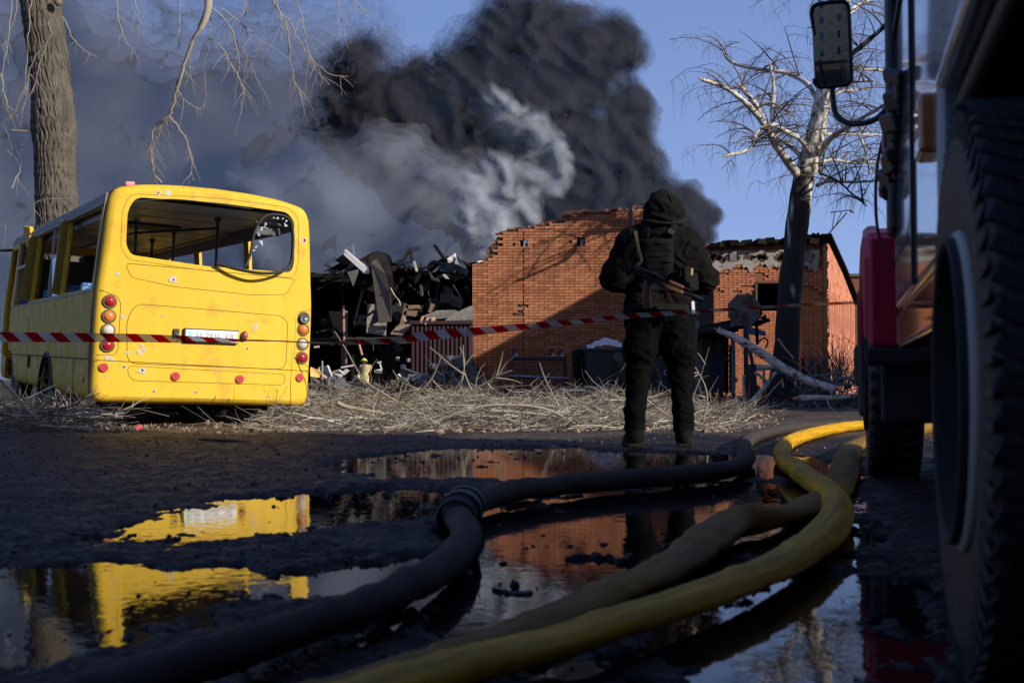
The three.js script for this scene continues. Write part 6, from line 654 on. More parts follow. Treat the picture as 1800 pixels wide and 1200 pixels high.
  const slabs = [['white plaster board standing tilted beside the bus corner', [[562, 644], [576, 642], [584, 662], [575, 667], [560, 652]], 24, PALE], ['yellow foam board lying at the bus corner', [[546, 645], [566, 654], [566, 664], [546, 661]], 23.6, M([0.60, 0.36, 0.10], 0.85)], ['peach coloured board between the yellow and white ones', [[564, 656], [574, 664], [572, 668], [562, 664]], 23.5, M([0.50, 0.30, 0.19], 0.85)], ['grey crumpled sheet beside the white plaster board', [[584, 654], [596, 650], [604, 656], [600, 662], [586, 665]], 24.2, M([0.34, 0.33, 0.33], 0.8)], ['grey brown torn sheet on rubble below the shed post', [[598, 656], [608, 648], [614, 652], [604, 660]], 24.3, M([0.26, 0.22, 0.20], 0.85)], ['pale tan chunk of insulation left of the firefighter', [[619, 668], [630, 658], [632, 666], [626, 669]], 25, M([0.44, 0.37, 0.27], 0.9)], ['white chunk of insulation right of the leaning truss', [[697, 659], [706, 656], [704, 664], [698, 665]], 25, M([0.46, 0.43, 0.38], 0.9)], ['larger white chunk of insulation beside the container', [[708, 658], [716, 657], [721, 664], [706, 665]], 25, M([0.46, 0.43, 0.38], 0.9)], ['small white flake under the leaning truss', [[658, 652], [668, 650], [672, 654], [660, 655]], 25.5, M([0.40, 0.39, 0.38], 0.9)], ['pale flake high under the leaning truss', [[704, 643], [712, 642], [712, 646], [706, 646]], 26, M([0.36, 0.35, 0.34], 0.9)], ['thin upright white strip under the truss', [[716, 630], [719, 630], [719, 636], [716, 635]], 26, PALE], ['short white strip under the barrier tape by the truss', [[695, 629], [702, 629], [702, 632], [696, 632]], 26, PALE]];
  for (const [l, q, Z, m] of slabs) one('debris_sheet', l, 'debris', slab(q, Z, 0.05, q.map(() => 0.4 * (r() - 0.5))), m);
  one('white_bracket', 'white bracket shaped scrap in the dark below the shed floor', 'bracket', [beam(P(663, 637, 26), P(670, 636, 26), 0.05, 0.03), beam(P(667, 637, 26), P(671, 650, 26), 0.05, 0.03)], M([0.5, 0.5, 0.48], 0.7)); one('white_bracket', 'small white bar sticking out beside the bus corner under the tape', 'bracket', beam(P(552, 610, 24), P(561, 609, 24), 0.05, 0.04), PALE); one('long_pipe', 'pale thin pipe lying across the dark below the shed post', 'pipe', bar(P(599, 646, 25), P(621, 642, 25.4), 0.02), M([0.3, 0.3, 0.29], 0.6)); one('rusty_rod', 'thin red brown rod standing between shed post and firefighter', 'rod', bar(P(629, 598, 26), P(636, 624, 26), 0.028), M([0.40, 0.20, 0.14], 0.8)); one('standing_rod', 'thin grey rod standing beside the white plaster board', 'rod', bar(P(566, 668, 22), P(566, 634, 22), 0.018), M([0.25, 0.23, 0.21], 0.8)); one('dark_girder', 'dark girder lying aslant over the rubble under the shed', 'girder', [beam(P(585, 672, 23.5), P(690, 690, 23), 0.16, 0.14), beam(P(706, 652, 25), P(748, 668, 24.6), 0.16, 0.16)], M([0.045, 0.045, 0.05], 0.8));
  for (const [l, c, s] of [['heap of pale blue grey insulation wool beside the wall end', [800, 662, 23], [0.48, 0.4, 0.4]], ['flat heap of blue grey wool in front of the container', [742, 676, 22.5], [0.45, 0.2, 0.4]], ['small heap of blue grey wool at the foot of the wall', [822, 690, 22], [0.4, 0.28, 0.35]], ['small blue grey rag heap left of the rubble girder', [588, 682, 20], [0.25, 0.2, 0.25]]]) { const p = P(...c), D = field([-s[0] * 1.4, -s[1] * 1.4, -s[2] * 1.4], s.map((k) => k * 1.4), 0.035, (x, y, z) => 1 - Math.hypot(x / s[0], y / s[1], z / s[2]) + 0.45 * fbm3(x * 4 + c[0], y * 5, z * 4, 3) + 0.15 * N3(x * 16, y * 20, z * 16)), g = nets(D); g.translate(p.x, p.y, p.z); one('insulation_heap', l, 'insulation', uvm(g), M([0.12, 0.125, 0.14], 0.95, { map: again(T.mott, 3) })); }
}
{ // charred roofing and splinters heaped along the shed eave and hanging into its front
  const r = rng(83), dk = [[], [], []];
  for (let i = 0; i < 95; i++) { const px = 556 + 274 * r(), top = r() < 0.6, y = top ? 470 + 22 * r() : 500 + 150 * r() * r(), Z = 28.9 + (top ? 1.2 : 1.8) * r(), c = at(px, y, Z), w = (top ? 0.25 : 0.15) + 0.45 * r() * r(), q = r() < 0.5 ? (() => { const a = at(px, y, Z), b = a.clone().add(V((r() - 0.5) * 1.2, (top ? 0.45 : 0.6) * (r() - 0.25), (r() - 0.5) * 0.6)); return beam(a, b, 0.03 + 0.05 * r(), 0.03 + 0.04 * r()); })() : (() => { const g = sheet([V(-w, 0, 0), V(-w * 0.3, w * 0.35 * r(), 0.1), V(w * 0.3, w * 0.3 * (r() - 0.5), 0), V(w, -w * 0.3 * r(), 0.1)], V(0.1, 0.5, 0.8).normalize(), w * (0.5 + r()), 0.01); return g.applyMatrix4(mat4(c.toArray(), [(r() - 0.5), (r() - 0.5) * 2, (r() - 0.5) * 1.4])); })(); dk[Math.floor(Math.pow(r(), 1.3) * 3)].push(q); }
  const o = tag(new THREE.Group(), 'jagged charred roofing and splinters heaped along the shed eave', 'charred debris', null, 'stuff'); o.name = num('charred_debris'); scene.add(o); [DARKWOOD, M([0.07, 0.065, 0.06], 0.85, { map: again(T.rust, 1.5) }), M([0.22, 0.22, 0.23], 0.7, { map: again(T.mott, 2) })].forEach((m, k) => { if (dk[k].length) mesh('debris_pieces', dk[k], m, o).userData.kind = 'stuff'; });
}
{ // firefighter seen through the gap, bent over, legs behind the rubble
  const Z = 52, c = at(640, 655, Z), o = thing('person', 'small distant firefighter in tan coat and lime helmet stooping amid the dark ruins', 'person', [c.x, -0.28, -Z]);
  const e = (p, q, s) => (Math.hypot((p[0] - q[0]) / s[0], (p[1] - q[1]) / s[1], (p[2] - q[2]) / s[2]) - 1) * Math.min(...s);
  const D = field([-0.6, -0.05, -0.6], [0.6, 1.75, 0.5], 0.024, (x, y, z) => { const p = [x, y, z]; let d = capsule([x, y, z * 1.2], [0.05, 1.25, -0.05], [0.02, 0.85, 0], 0.2, 0.19); d = smin(d, e(p, [-0.03, 1.53, -0.14], [0.09, 0.12, 0.1]), 0.05); for (const s of [-1, 1]) { d = smin(d, capsule(p, [0.05 + s * 0.2, 1.33, -0.06], [0.04 + s * 0.27, 1.05, -0.16], 0.085, 0.07), 0.05); d = smin(d, capsule(p, [0.04 + s * 0.27, 1.05, -0.16], [0.03 + s * 0.17, 0.95, -0.38], 0.07, 0.055), 0.04); d = smin(d, capsule(p, [s * 0.1, 0.8, 0], [s * 0.13, 0.42, -0.03], 0.12, 0.095), 0.05); d = smin(d, capsule(p, [s * 0.13, 0.42, -0.03], [s * 0.14, 0.05, 0.03], 0.09, 0.075), 0.03); d = smin(d, capsule(p, [s * 0.14, 0.05, 0.05], [s * 0.15, 0.045, -0.14], 0.055, 0.05), 0.02); } return -d; });
  mesh('body', uvm(paint(nets(D), (x, y) => (y > 1.42 ? [0.06, 0.05, 0.045] : y < 0.16 ? [0.02, 0.02, 0.02] : (y > 0.72 && y < 0.77) || (y > 0.98 && y < 1.02) ? [0.55, 0.58, 0.08] : [0.40, 0.31, 0.18]))), M([1, 1, 1], 0.9, { vertexColors: true }), o); mesh('helmet', [new THREE.SphereGeometry(0.145, 18, 10, 0, 6.3, 0, 1.6).applyMatrix4(mat4([-0.03, 1.57, -0.14], [-0.3, 0, 0], [0.95, 1, 1.15])), cy(0.17, 0.175, 0.02, [-0.03, 1.565, -0.13], [-0.3, 0, 0], 20)], M([0.58, 0.68, 0.10], 0.4), o);
  for (const s of [-1, 1]) mesh('hand', sp(0.05, [0.03 + s * 0.16, 0.94, -0.42], [0.8, 1, 1.2]), M([0.05, 0.05, 0.05], 0.9), o);
}
// ---------------------------------------------------------------- bins, cart and clutter along the wall
{
  const GR = M([0.018, 0.035, 0.030], 0.5, { map: again(T.mott, 1.2) });
  const bin = (label, px, Z, w, m, open, turn = 0) => { const c = at(px, 690, Z), o = thing('waste_container', label, 'waste container', [c.x, 0, -Z], turn); const q = shapeOf([[-w / 2 + 0.08, 0.22], [w / 2 - 0.08, 0.22], [w / 2, 1.12], [-w / 2, 1.12]]), g = extr(q, 0.9, 0.03); g.translate(0, 0, -0.45); mesh('body', g, m, o); mesh('rim', [bx(w + 0.12, 0.08, 0.08, [0, 1.14, 0.46], [0, 0, 0], 0.02), bx(w + 0.12, 0.08, 0.08, [0, 1.14, -0.46], [0, 0, 0], 0.02), bx(0.08, 0.08, 0.95, [-w / 2 - 0.02, 1.14, 0], [0, 0, 0], 0.02), bx(0.08, 0.08, 0.95, [w / 2 + 0.02, 1.14, 0], [0, 0, 0], 0.02)], m, o); for (let i = 0; i < 4; i++) { const wx = (i & 1 ? 1 : -1) * (w / 2 - 0.2), wz = (i & 2 ? 1 : -1) * 0.3; const wh = mesh('castor', cy(0.1, 0.1, 0.05, [wx, 0.1, wz], [0, 0, Math.PI / 2], 16), RUBBER, o); mesh('fork', bx(0.07, 0.12, 0.1, [wx, 0.2, wz]), STEEL, wh); } mesh('side_trunnion', [bx(0.1, 0.2, 0.3, [-w / 2 - 0.06, 0.9, 0], [0, 0, 0], 0.02), bx(0.1, 0.2, 0.3, [w / 2 + 0.06, 0.9, 0], [0, 0, 0], 0.02)], m, o); for (let i = 0; i < 3; i++) mesh('rib', bx(0.05, 0.8, 0.03, [(i - 1) * w * 0.28, 0.68, 0.485], [0, 0, 0], 0.01), m, o); if (open) { const ld = mesh('lid', bx(0.95, 0.98, 0.06, [-w / 2 - 0.12, 0.7, 0.1], [0.0, 1.2, 0.08], 0.03), m, o); } return o; };
  const b1 = bin('dark green waste container with white sack on top, before the brick wall', 1072, 26, 1.18, GR, true); mesh('yellow_patch', bx(0.5, 0.5, 0.012, [0.42, 0.72, 0.492], [0, 0, 0], 0.004), M([0.10, 0.085, 0.02], 0.7, { map: again(T.mott, 3) }), b1); mesh('drain_cap', cy(0.1, 0.1, 0.03, [0.15, 0.98, 0.50], [Math.PI / 2, 0, 0], 18), M([0.06, 0.08, 0.10], 0.3), b1);
  const b2 = bin('dark blue green waste container with small ring mark, behind the legs of the man', 1172, 24.5, 1.2, M([0.010, 0.028, 0.035], 0.5, { map: again(T.mott, 1.2) }), false, -0.1); mesh('ring_mark', new THREE.TorusGeometry(0.045, 0.012, 6, 20, 5.2).rotateZ(0.6).translate(-0.02, 0.62, 0.492), M([0.55, 0.40, 0.62], 0.5), b2);
  { const p = at(1068, 616, 26), D = field([-0.5, -0.1, -0.45], [0.5, 0.45, 0.45], 0.025, (x, y, z) => { const h = 0.30 - 0.52 * Math.pow(Math.hypot(x * 1.0 + 0.02, z), 1.25) + 0.03 * N3(x * 6, y * 6, z * 6) + 0.012 * N3(x * 18, y * 18, z * 18); return Math.min(h - y, y + 0.05) ; }), g = nets(D); g.translate(p.x, p.y, p.z); one('white_sack', 'white plastic sack heaped on top of the dark green waste container', 'sack', uvm(g), M([0.46, 0.46, 0.48], 0.55)); }
  { const Z = 27, w = 1.36, c = at(945, 690, Z), o = thing('wire_mesh_cart', 'overturned dark wire mesh cart with castors upward before the brick wall', 'cart', [c.x, 0, -Z], 0.02), D = M([0.035, 0.032, 0.03], 0.6, { metalness: 0.4 }), y1 = 1.0, fr = []; for (const z of [0.3, -0.3]) { for (const x of [-w / 2, w / 2]) fr.push(bar(V(x, 0.02, z), V(x * 0.97, y1, z), 0.02)); for (const y of [0.08, 0.52, y1]) fr.push(bar(V(-w / 2, y, z), V(w / 2, y, z), 0.02)); } for (const x of [-w / 2, w / 2]) for (const y of [0.08, y1]) fr.push(bar(V(x, y, -0.3), V(x, y, 0.3), 0.018)); mesh('frame', fr, D, o); const ms = []; for (const z of [0.3, -0.3]) { for (let i = 1; i < 24; i++) ms.push(bar(V(-w / 2 + i * w / 24, 0.05, z), V(-w / 2 + i * w / 24, y1, z), 0.006, 4)); for (let j = 1; j < 14; j++) ms.push(bar(V(-w / 2, j * y1 / 14, z), V(w / 2, j * y1 / 14, z), 0.006, 4)); } mesh('wire_mesh', ms, M([0.07, 0.055, 0.045], 0.6), o).userData.kind = 'stuff'; mesh('top_board', bx(w, 0.06, 0.64, [0, y1 - 0.03, 0], [0, 0, -0.015], 0.01), D, o); mesh('grip_bar', bar(V(-w / 2 - 0.02, 0.56, 0.33), V(w / 2, 0.50, 0.33), 0.03, 8), M([0.22, 0.25, 0.30], 0.4, { metalness: 0.5 }), o); mesh('upright', bar(V(-w / 2 + 0.3, 0.0, 0.32), V(-w / 2 + 0.3, 0.62, 0.32), 0.014), M([0.22, 0.22, 0.22], 0.5), o);
    for (const [x, z, pale] of [[-0.56, 0.2, 0], [0.32, 0.2, 0], [0.56, -0.2, 1]]) { const wh = mesh('castor', cy(0.085, 0.085, 0.045, [x, y1 + 0.12, z], [0, 0.5, Math.PI / 2], 18), RUBBER, o); mesh('fork', [bx(0.05, 0.12, 0.02, [x + 0.04, y1 + 0.06, z + 0.06], [0, 0, 0.3], 0.005), bx(0.1, 0.05, 0.09, [x + 0.02, y1 + 0.03, z], [0, 0, 0.5], 0.01)], M(pale ? [0.5, 0.5, 0.5] : [0.42, 0.45, 0.5], 0.4, { metalness: 0.4 }), wh); } }
  { const c = at(1030, 705, 25); const o = thing('concrete_pipe', 'short grey concrete pipe lying at the foot of the green waste container', 'pipe', [c.x, 0.16, -25]); mesh('pipe', [cy(0.17, 0.17, 1.4, [0.0, 0, -0.1], [0, 0.25, Math.PI / 2], 20, true), new THREE.TorusGeometry(0.16, 0.03, 8, 22).rotateY(Math.PI / 2 + 0.25).translate(0.68, 0, -0.27)], M([0.10, 0.10, 0.11], 0.9), o); }
}
// ---------------------------------------------------------------- shelter, sign and fallen birch on the right
{
  const o = thing('shelter', 'small dark roofed shelter with blue door in front of the brick building', 'shelter', [0, 0, 0]), Z = 23, blue = M([0.012, 0.025, 0.085], 0.6, { map: again(T.streak, 1.5) }), bg = M([0.10, 0.13, 0.16], 0.6), q = (x, y, z = Z) => at(x, y, z);
  mesh('roof', slab([[1196, 584], [1284, 566], [1300, 572], [1300, 578], [1250, 590], [1200, 592]], 22.6, 0.12, [0, 1.5, 1.5, 0, -0.6, -0.6]), SOOT, o); mesh('roof', slab([[1290, 570], [1350, 560], [1352, 566], [1305, 578]], 23.4, 0.08, [-0.5, 0.8, 0.8, -0.5]), SOOT, o);
  const z0 = -Z, wall = (xa, xb, ya, yb, m, n, zz = 0) => { const a = q(xa, yb), b = q(xb, ya); mesh(n, bx(b.x - a.x, b.y - Math.max(a.y, 0.02), 0.06, [(a.x + b.x) / 2, (b.y + Math.max(a.y, 0.02)) / 2, z0 + zz], [0, 0, 0], 0.008), m, o); };
  wall(1222, 1235, 585, 690, M([0.16, 0.15, 0.15], 0.9), 'wall_panel'); wall(1236, 1248, 585, 690, M([0.07, 0.07, 0.075], 0.9), 'wall_panel', -0.03); wall(1249, 1273, 582, 688, blue, 'door', 0.03); wall(1258, 1264, 596, 618, M([0.07, 0.09, 0.06], 0.9), 'door_patch', 0.075); wall(1274, 1281, 585, 690, SOOT, 'wall_panel', -0.04); wall(1281, 1287, 566, 692, bg, 'post', 0.3); wall(1220, 1224, 566, 690, bg, 'post', 0.35); wall(1286, 1296, 606, 690, SOOT, 'broken_panel', -0.2); wall(1272, 1280, 630, 633, bg, 'rail', 0.1);
  const sh = []; for (const [a, b] of [[[1314, 574], [1347, 582]]]) sh.push(slab([[1314, 573], [1345, 582], [1347, 590], [1316, 588]], 22, 0.05)); one('blue_metal_tray', 'blue grey sheet metal piece hanging beside the octagonal sign post', 'metal sheet', sh, M([0.06, 0.10, 0.20], 0.6));
  one('dark_tank', 'plain dark grey metal tank at the left edge of the brick building', 'tank', (() => { const a = at(1186, 690, 25), b = at(1255, 511, 25); return [bx(b.x - a.x, b.y, 0.9, [(a.x + b.x) / 2, b.y / 2, -25.4], [0, 0, 0], 0.04), bx(0.04, b.y, 0.03, [a.x + 0.4, b.y / 2, -24.94])]; })(), M([0.055, 0.05, 0.055], 0.7, { map: again(T.mott, 0.8) }));
  { const s = thing('octagonal_sign', 'pale octagonal road sign with dark bar, on a dark post', 'road sign', [0, 0, 0]), c = at(1308, 545, 21), oc = []; for (let i = 0; i < 8; i++) { const a = (i + 0.5) * Math.PI / 4; oc.push([Math.cos(a) * 0.315, Math.sin(a) * 0.315]); } const g = extr(shapeOf(oc), 0.02, 0.004); g.translate(c.x, c.y, c.z); mesh('plate', g, M([0.33, 0.37, 0.42], 0.55, { map: again(T.rust, 1.2) }), s); mesh('bracket', [bx(0.30, 0.05, 0.03, [c.x + 0.02, c.y + 0.05, c.z + 0.04], [0, 0, 0.04], 0.006), bx(0.06, 0.17, 0.03, [c.x - 0.13, c.y - 0.06, c.z + 0.04], [0, 0, 0], 0.006), bx(0.06, 0.12, 0.03, [c.x + 0.03, c.y - 0.1, c.z + 0.04], [0, 0, 0], 0.006)], M([0.03, 0.03, 0.032], 0.7), s); const pa = at(1311, 570, 20.9), pb = at(1313, 715, 21); mesh('post', beam(pa, V(pb.x, 0, pb.z), 0.08, 0.08), BLACK, s); mesh('holes', [[-0.12, 0.2], [0.15, 0.12], [0.1, -0.15]].map(([x, y]) => bx(0.03, 0.015, 0.006, [c.x + x, c.y + y, c.z + 0.026])), BLACK, s); }
  one('second_post', 'thick dark grey post beside the octagonal sign post', 'post', [beam(at(1323, 640, 21.2), V(at(1324, 640, 21.2).x, 0, -21.2), 0.12, 0.12), beam(at(1312, 580, 21.3), at(1324, 645, 21.2), 0.05, 0.05)], M([0.06, 0.058, 0.06], 0.8, { map: again(T.streak, 2) }));
  one('crumpled_black_sheet', 'crumpled black sheet hanging to the right of the octagonal sign', 'scrap sheet', [slab([[1318, 556], [1336, 545], [1338, 538], [1340, 550], [1330, 565], [1316, 566]], 21.4, 0.04, [0.1, -0.1, 0.2, 0, 0.1, 0]), slab([[1334, 560], [1346, 552], [1349, 562]], 21.4, 0.04), bar(at(1330, 566, 21.3), at(1332, 605, 21.4), 0.03), tube(smooth([at(1328, 572, 21.4), at(1340, 570, 21.4), at(1346, 560, 21.4)], 10), 0.012, 5), tube(smooth([at(1330, 604, 21.4), at(1344, 594, 21.4), at(1350, 600, 21.4), at(1346, 612, 21.4)], 10), 0.016, 5)], SOOT);
  const bc = birchCol(() => 0.2), r = rng(71), BL = BARK;
  { const t = thing('fallen_birch', 'fallen birch trunk leaning from the shelter roof down to the right', 'birch trunk', [0, 0, 0]); mesh('trunk', tube(smooth([at(1262, 580, 20.6), at(1290, 592, 20.5), at(1318, 608, 20.4), at(1345, 624, 20.3), at(1375, 645, 20.2), at(1410, 664, 20), at(1440, 676, 19.8), at(1470, 684, 19.6)], 40), (tt) => 0.045 + 0.045 * Math.sin(Math.min(1, tt * 2.4) * 1.57) * (1 - 0.55 * tt), 14, { color: bc, disp: (p, tt, a) => 0.008 * N3(p.x * 6, p.y * 6, a) }), BL, t); mesh('splintered_end', [beam(at(1256, 577, 20.6), at(1268, 583, 20.6), 0.05, 0.02), beam(at(1264, 575, 20.6), at(1274, 584, 20.6), 0.04, 0.02)], M([0.45, 0.28, 0.15], 0.9), t); const b = []; for (let i = 0; i < 46; i++) droop(r, at(lerp(1380, 1500, r()), lerp(660, 690, r()), 19.6 + r()), V(r() - 0.3, 0.5 * r() - 0.1, r() - 0.5), 0.4 + 0.8 * r(), 0.012, b, 0.25); mesh('branches', b, M([0.20, 0.18, 0.16], 0.9), t).userData.kind = 'stuff'; }
  { const t = thing('birch_log', 'cut birch log lying behind the yellow hose end', 'log', [0, 0, 0]); mesh('log', tube(smooth([at(1404, 700, 18), at(1430, 699, 18), at(1460, 699, 17.9), at(1490, 697, 17.8), at(1515, 690, 17.6)], 20), (tt) => 0.052 - 0.03 * tt, 12, { color: bc }), BL, t); mesh('torn_end', tube([at(1393, 701, 18), at(1406, 700, 18)], (tt) => 0.015 + 0.034 * tt, 8), M([0.36, 0.18, 0.08], 0.9), t); mesh('side_branch', [tube(smooth([at(1474, 698, 17.8), at(1476, 690, 17.8), at(1473, 682, 17.8)], 6), 0.016, 6), tube(smooth([at(1455, 676, 17.9), at(1462, 690, 17.8), at(1466, 700, 17.8)], 8), 0.014, 6), tube(smooth([at(1455, 702, 17.5), at(1458, 714, 17.2), at(1470, 724, 17), at(1478, 732, 16.8)], 8), 0.011, 6)], M([0.26, 0.24, 0.22], 0.9), t); }
  const limb = (label, q, rad, Z) => one('birch_limb', label, 'birch limb', tube(smooth(q.map(([x, y], i) => at(x, y, Z + 0.05 * i)), 22), (tt) => rad * (1 - 0.4 * tt), 9, { color: bc }), BL); limb('pale birch limb rising right from the sign post foot', [[1318, 712], [1332, 695], [1344, 682], [1356, 664], [1364, 655]], 0.055, 20.5); limb('thin birch limb standing upright between sign post and fallen trunk', [[1344, 685], [1343, 665], [1343, 650]], 0.035, 20.6); limb('thin birch limb slanting down left to the upright one', [[1328, 655], [1336, 660], [1342, 668]], 0.03, 20.4); limb('pale bark strip curving left of the sign post', [[1308, 660], [1309, 690], [1313, 705]], 0.03, 20.2); limb('short pale birch piece lying left of the sign post foot', [[1296, 708], [1306, 709], [1314, 714]], 0.05, 20); limb('thick birch limb lying level behind the sign post', [[1326, 646], [1345, 646], [1366, 645]], 0.07, 21.6); limb('thin dark branch crossing the lower birch trunk', [[1368, 596], [1380, 612], [1396, 630]], 0.025, 21);
  one('concrete_slab', 'flat grey green concrete slab on the ground before the sign post', 'concrete slab', slab([[1318, 722], [1326, 717], [1362, 717], [1354, 729], [1320, 729]], 17.8, 0.07, [-0.5, 1, 1, -0.8, -0.9]), M([0.13, 0.14, 0.13], 0.9, { map: again(T.plaster, 2) })); one('concrete_slab', 'small grey concrete slab right of the larger slab', 'concrete slab', slab([[1374, 720], [1384, 718], [1394, 722], [1386, 727], [1376, 726]], 17.8, 0.06, [-0.4, 0.6, 0.4, -0.6, -0.6]), M([0.13, 0.14, 0.13], 0.9, { map: again(T.plaster, 2) }));
  const bu = (label, x0, x1, y0, y1, Z, n, c) => { const q = []; for (let i = 0; i < n; i++) droop(r, at(lerp(x0, x1, r()), y1 - 4 * r(), Z + r()), V((r() - 0.5) * 1.1, 1.2, (r() - 0.5)), (y1 - y0) / F * Z * (0.7 + 0.7 * r()), 0.009, q, 0.28); const o = thing('bare_shrub', label, 'shrub', [0, 0, 0]); mesh('stems', q, M(c, 0.9), o).userData.kind = 'stuff'; };
  bu('bare brown shrub against the pink wall', 1462, 1505, 600, 680, 28, 130, [0.10, 0.065, 0.05]); bu('dark bare shrub under the shaded corner of the brick building', 1400, 1460, 625, 685, 27, 110, [0.045, 0.038, 0.034]); bu('small reddish dry shrub at the left foot of the brick wall', 828, 888, 652, 700, 24, 100, [0.16, 0.10, 0.07]); bu('grey bare shrub behind the fallen birch', 1440, 1500, 665, 715, 20, 70, [0.12, 0.11, 0.10]); bu('pale dry weeds before the rear wheel of the bus', 10, 150, 690, 738, 10.6, 60, [0.36, 0.31, 0.22]);
  for (let i = 0; i < 9; i++) { const x = 1384 + i * 9.2, h = [632, 641, 634, 630, 645, 630, 640, 634, 648][i]; const fp = tag(mesh('burnt_fence_board', beam(at(x, h, 29 - 0.1 * (i % 3)), V(at(x, h, 29).x, 0, -29), 0.09 + 0.03 * (i % 2), 0.04), i % 3 === 1 ? M([0.40, 0.36, 0.31], 0.9, { map: again(T.streak, 2) }) : i % 3 === 2 ? M([0.16, 0.10, 0.08], 0.9) : DARKWOOD), ['leftmost', 'second', 'third', 'fourth', 'middle', 'sixth', 'seventh', 'eighth', 'rightmost'][i] + ' upright scorched fence board counted from the left, below the shaded brick corner', 'fence board', 'scorched fence boards below the brick building'); }
  const rub = []; for (let i = 0; i < 360; i++) { const Z = 18 + 12 * r(), x = lerp(0.145, 0.31, r()) * Z, s = 0.03 + 0.12 * r() * r(); rub.push(bx(s * (1 + r()), s * 0.6, s, [x, 0.03 + 0.5 * r() * sstep(22, 29, Z), -Z], [r() * 3, r() * 3, r() * 3], s * 0.08)); } tag(mesh('rubble', rub, M([0.075, 0.065, 0.06], 0.95, { map: again(T.mott, 2) })), 'dark broken rubble below the shelled brick building', 'rubble', null, 'stuff');
  one('white_scrap', 'small white torn scrap hanging below the fallen birch', 'scrap', slab([[1372, 674], [1377, 667], [1379, 682], [1376, 680]], 24, 0.02), PALE);
}
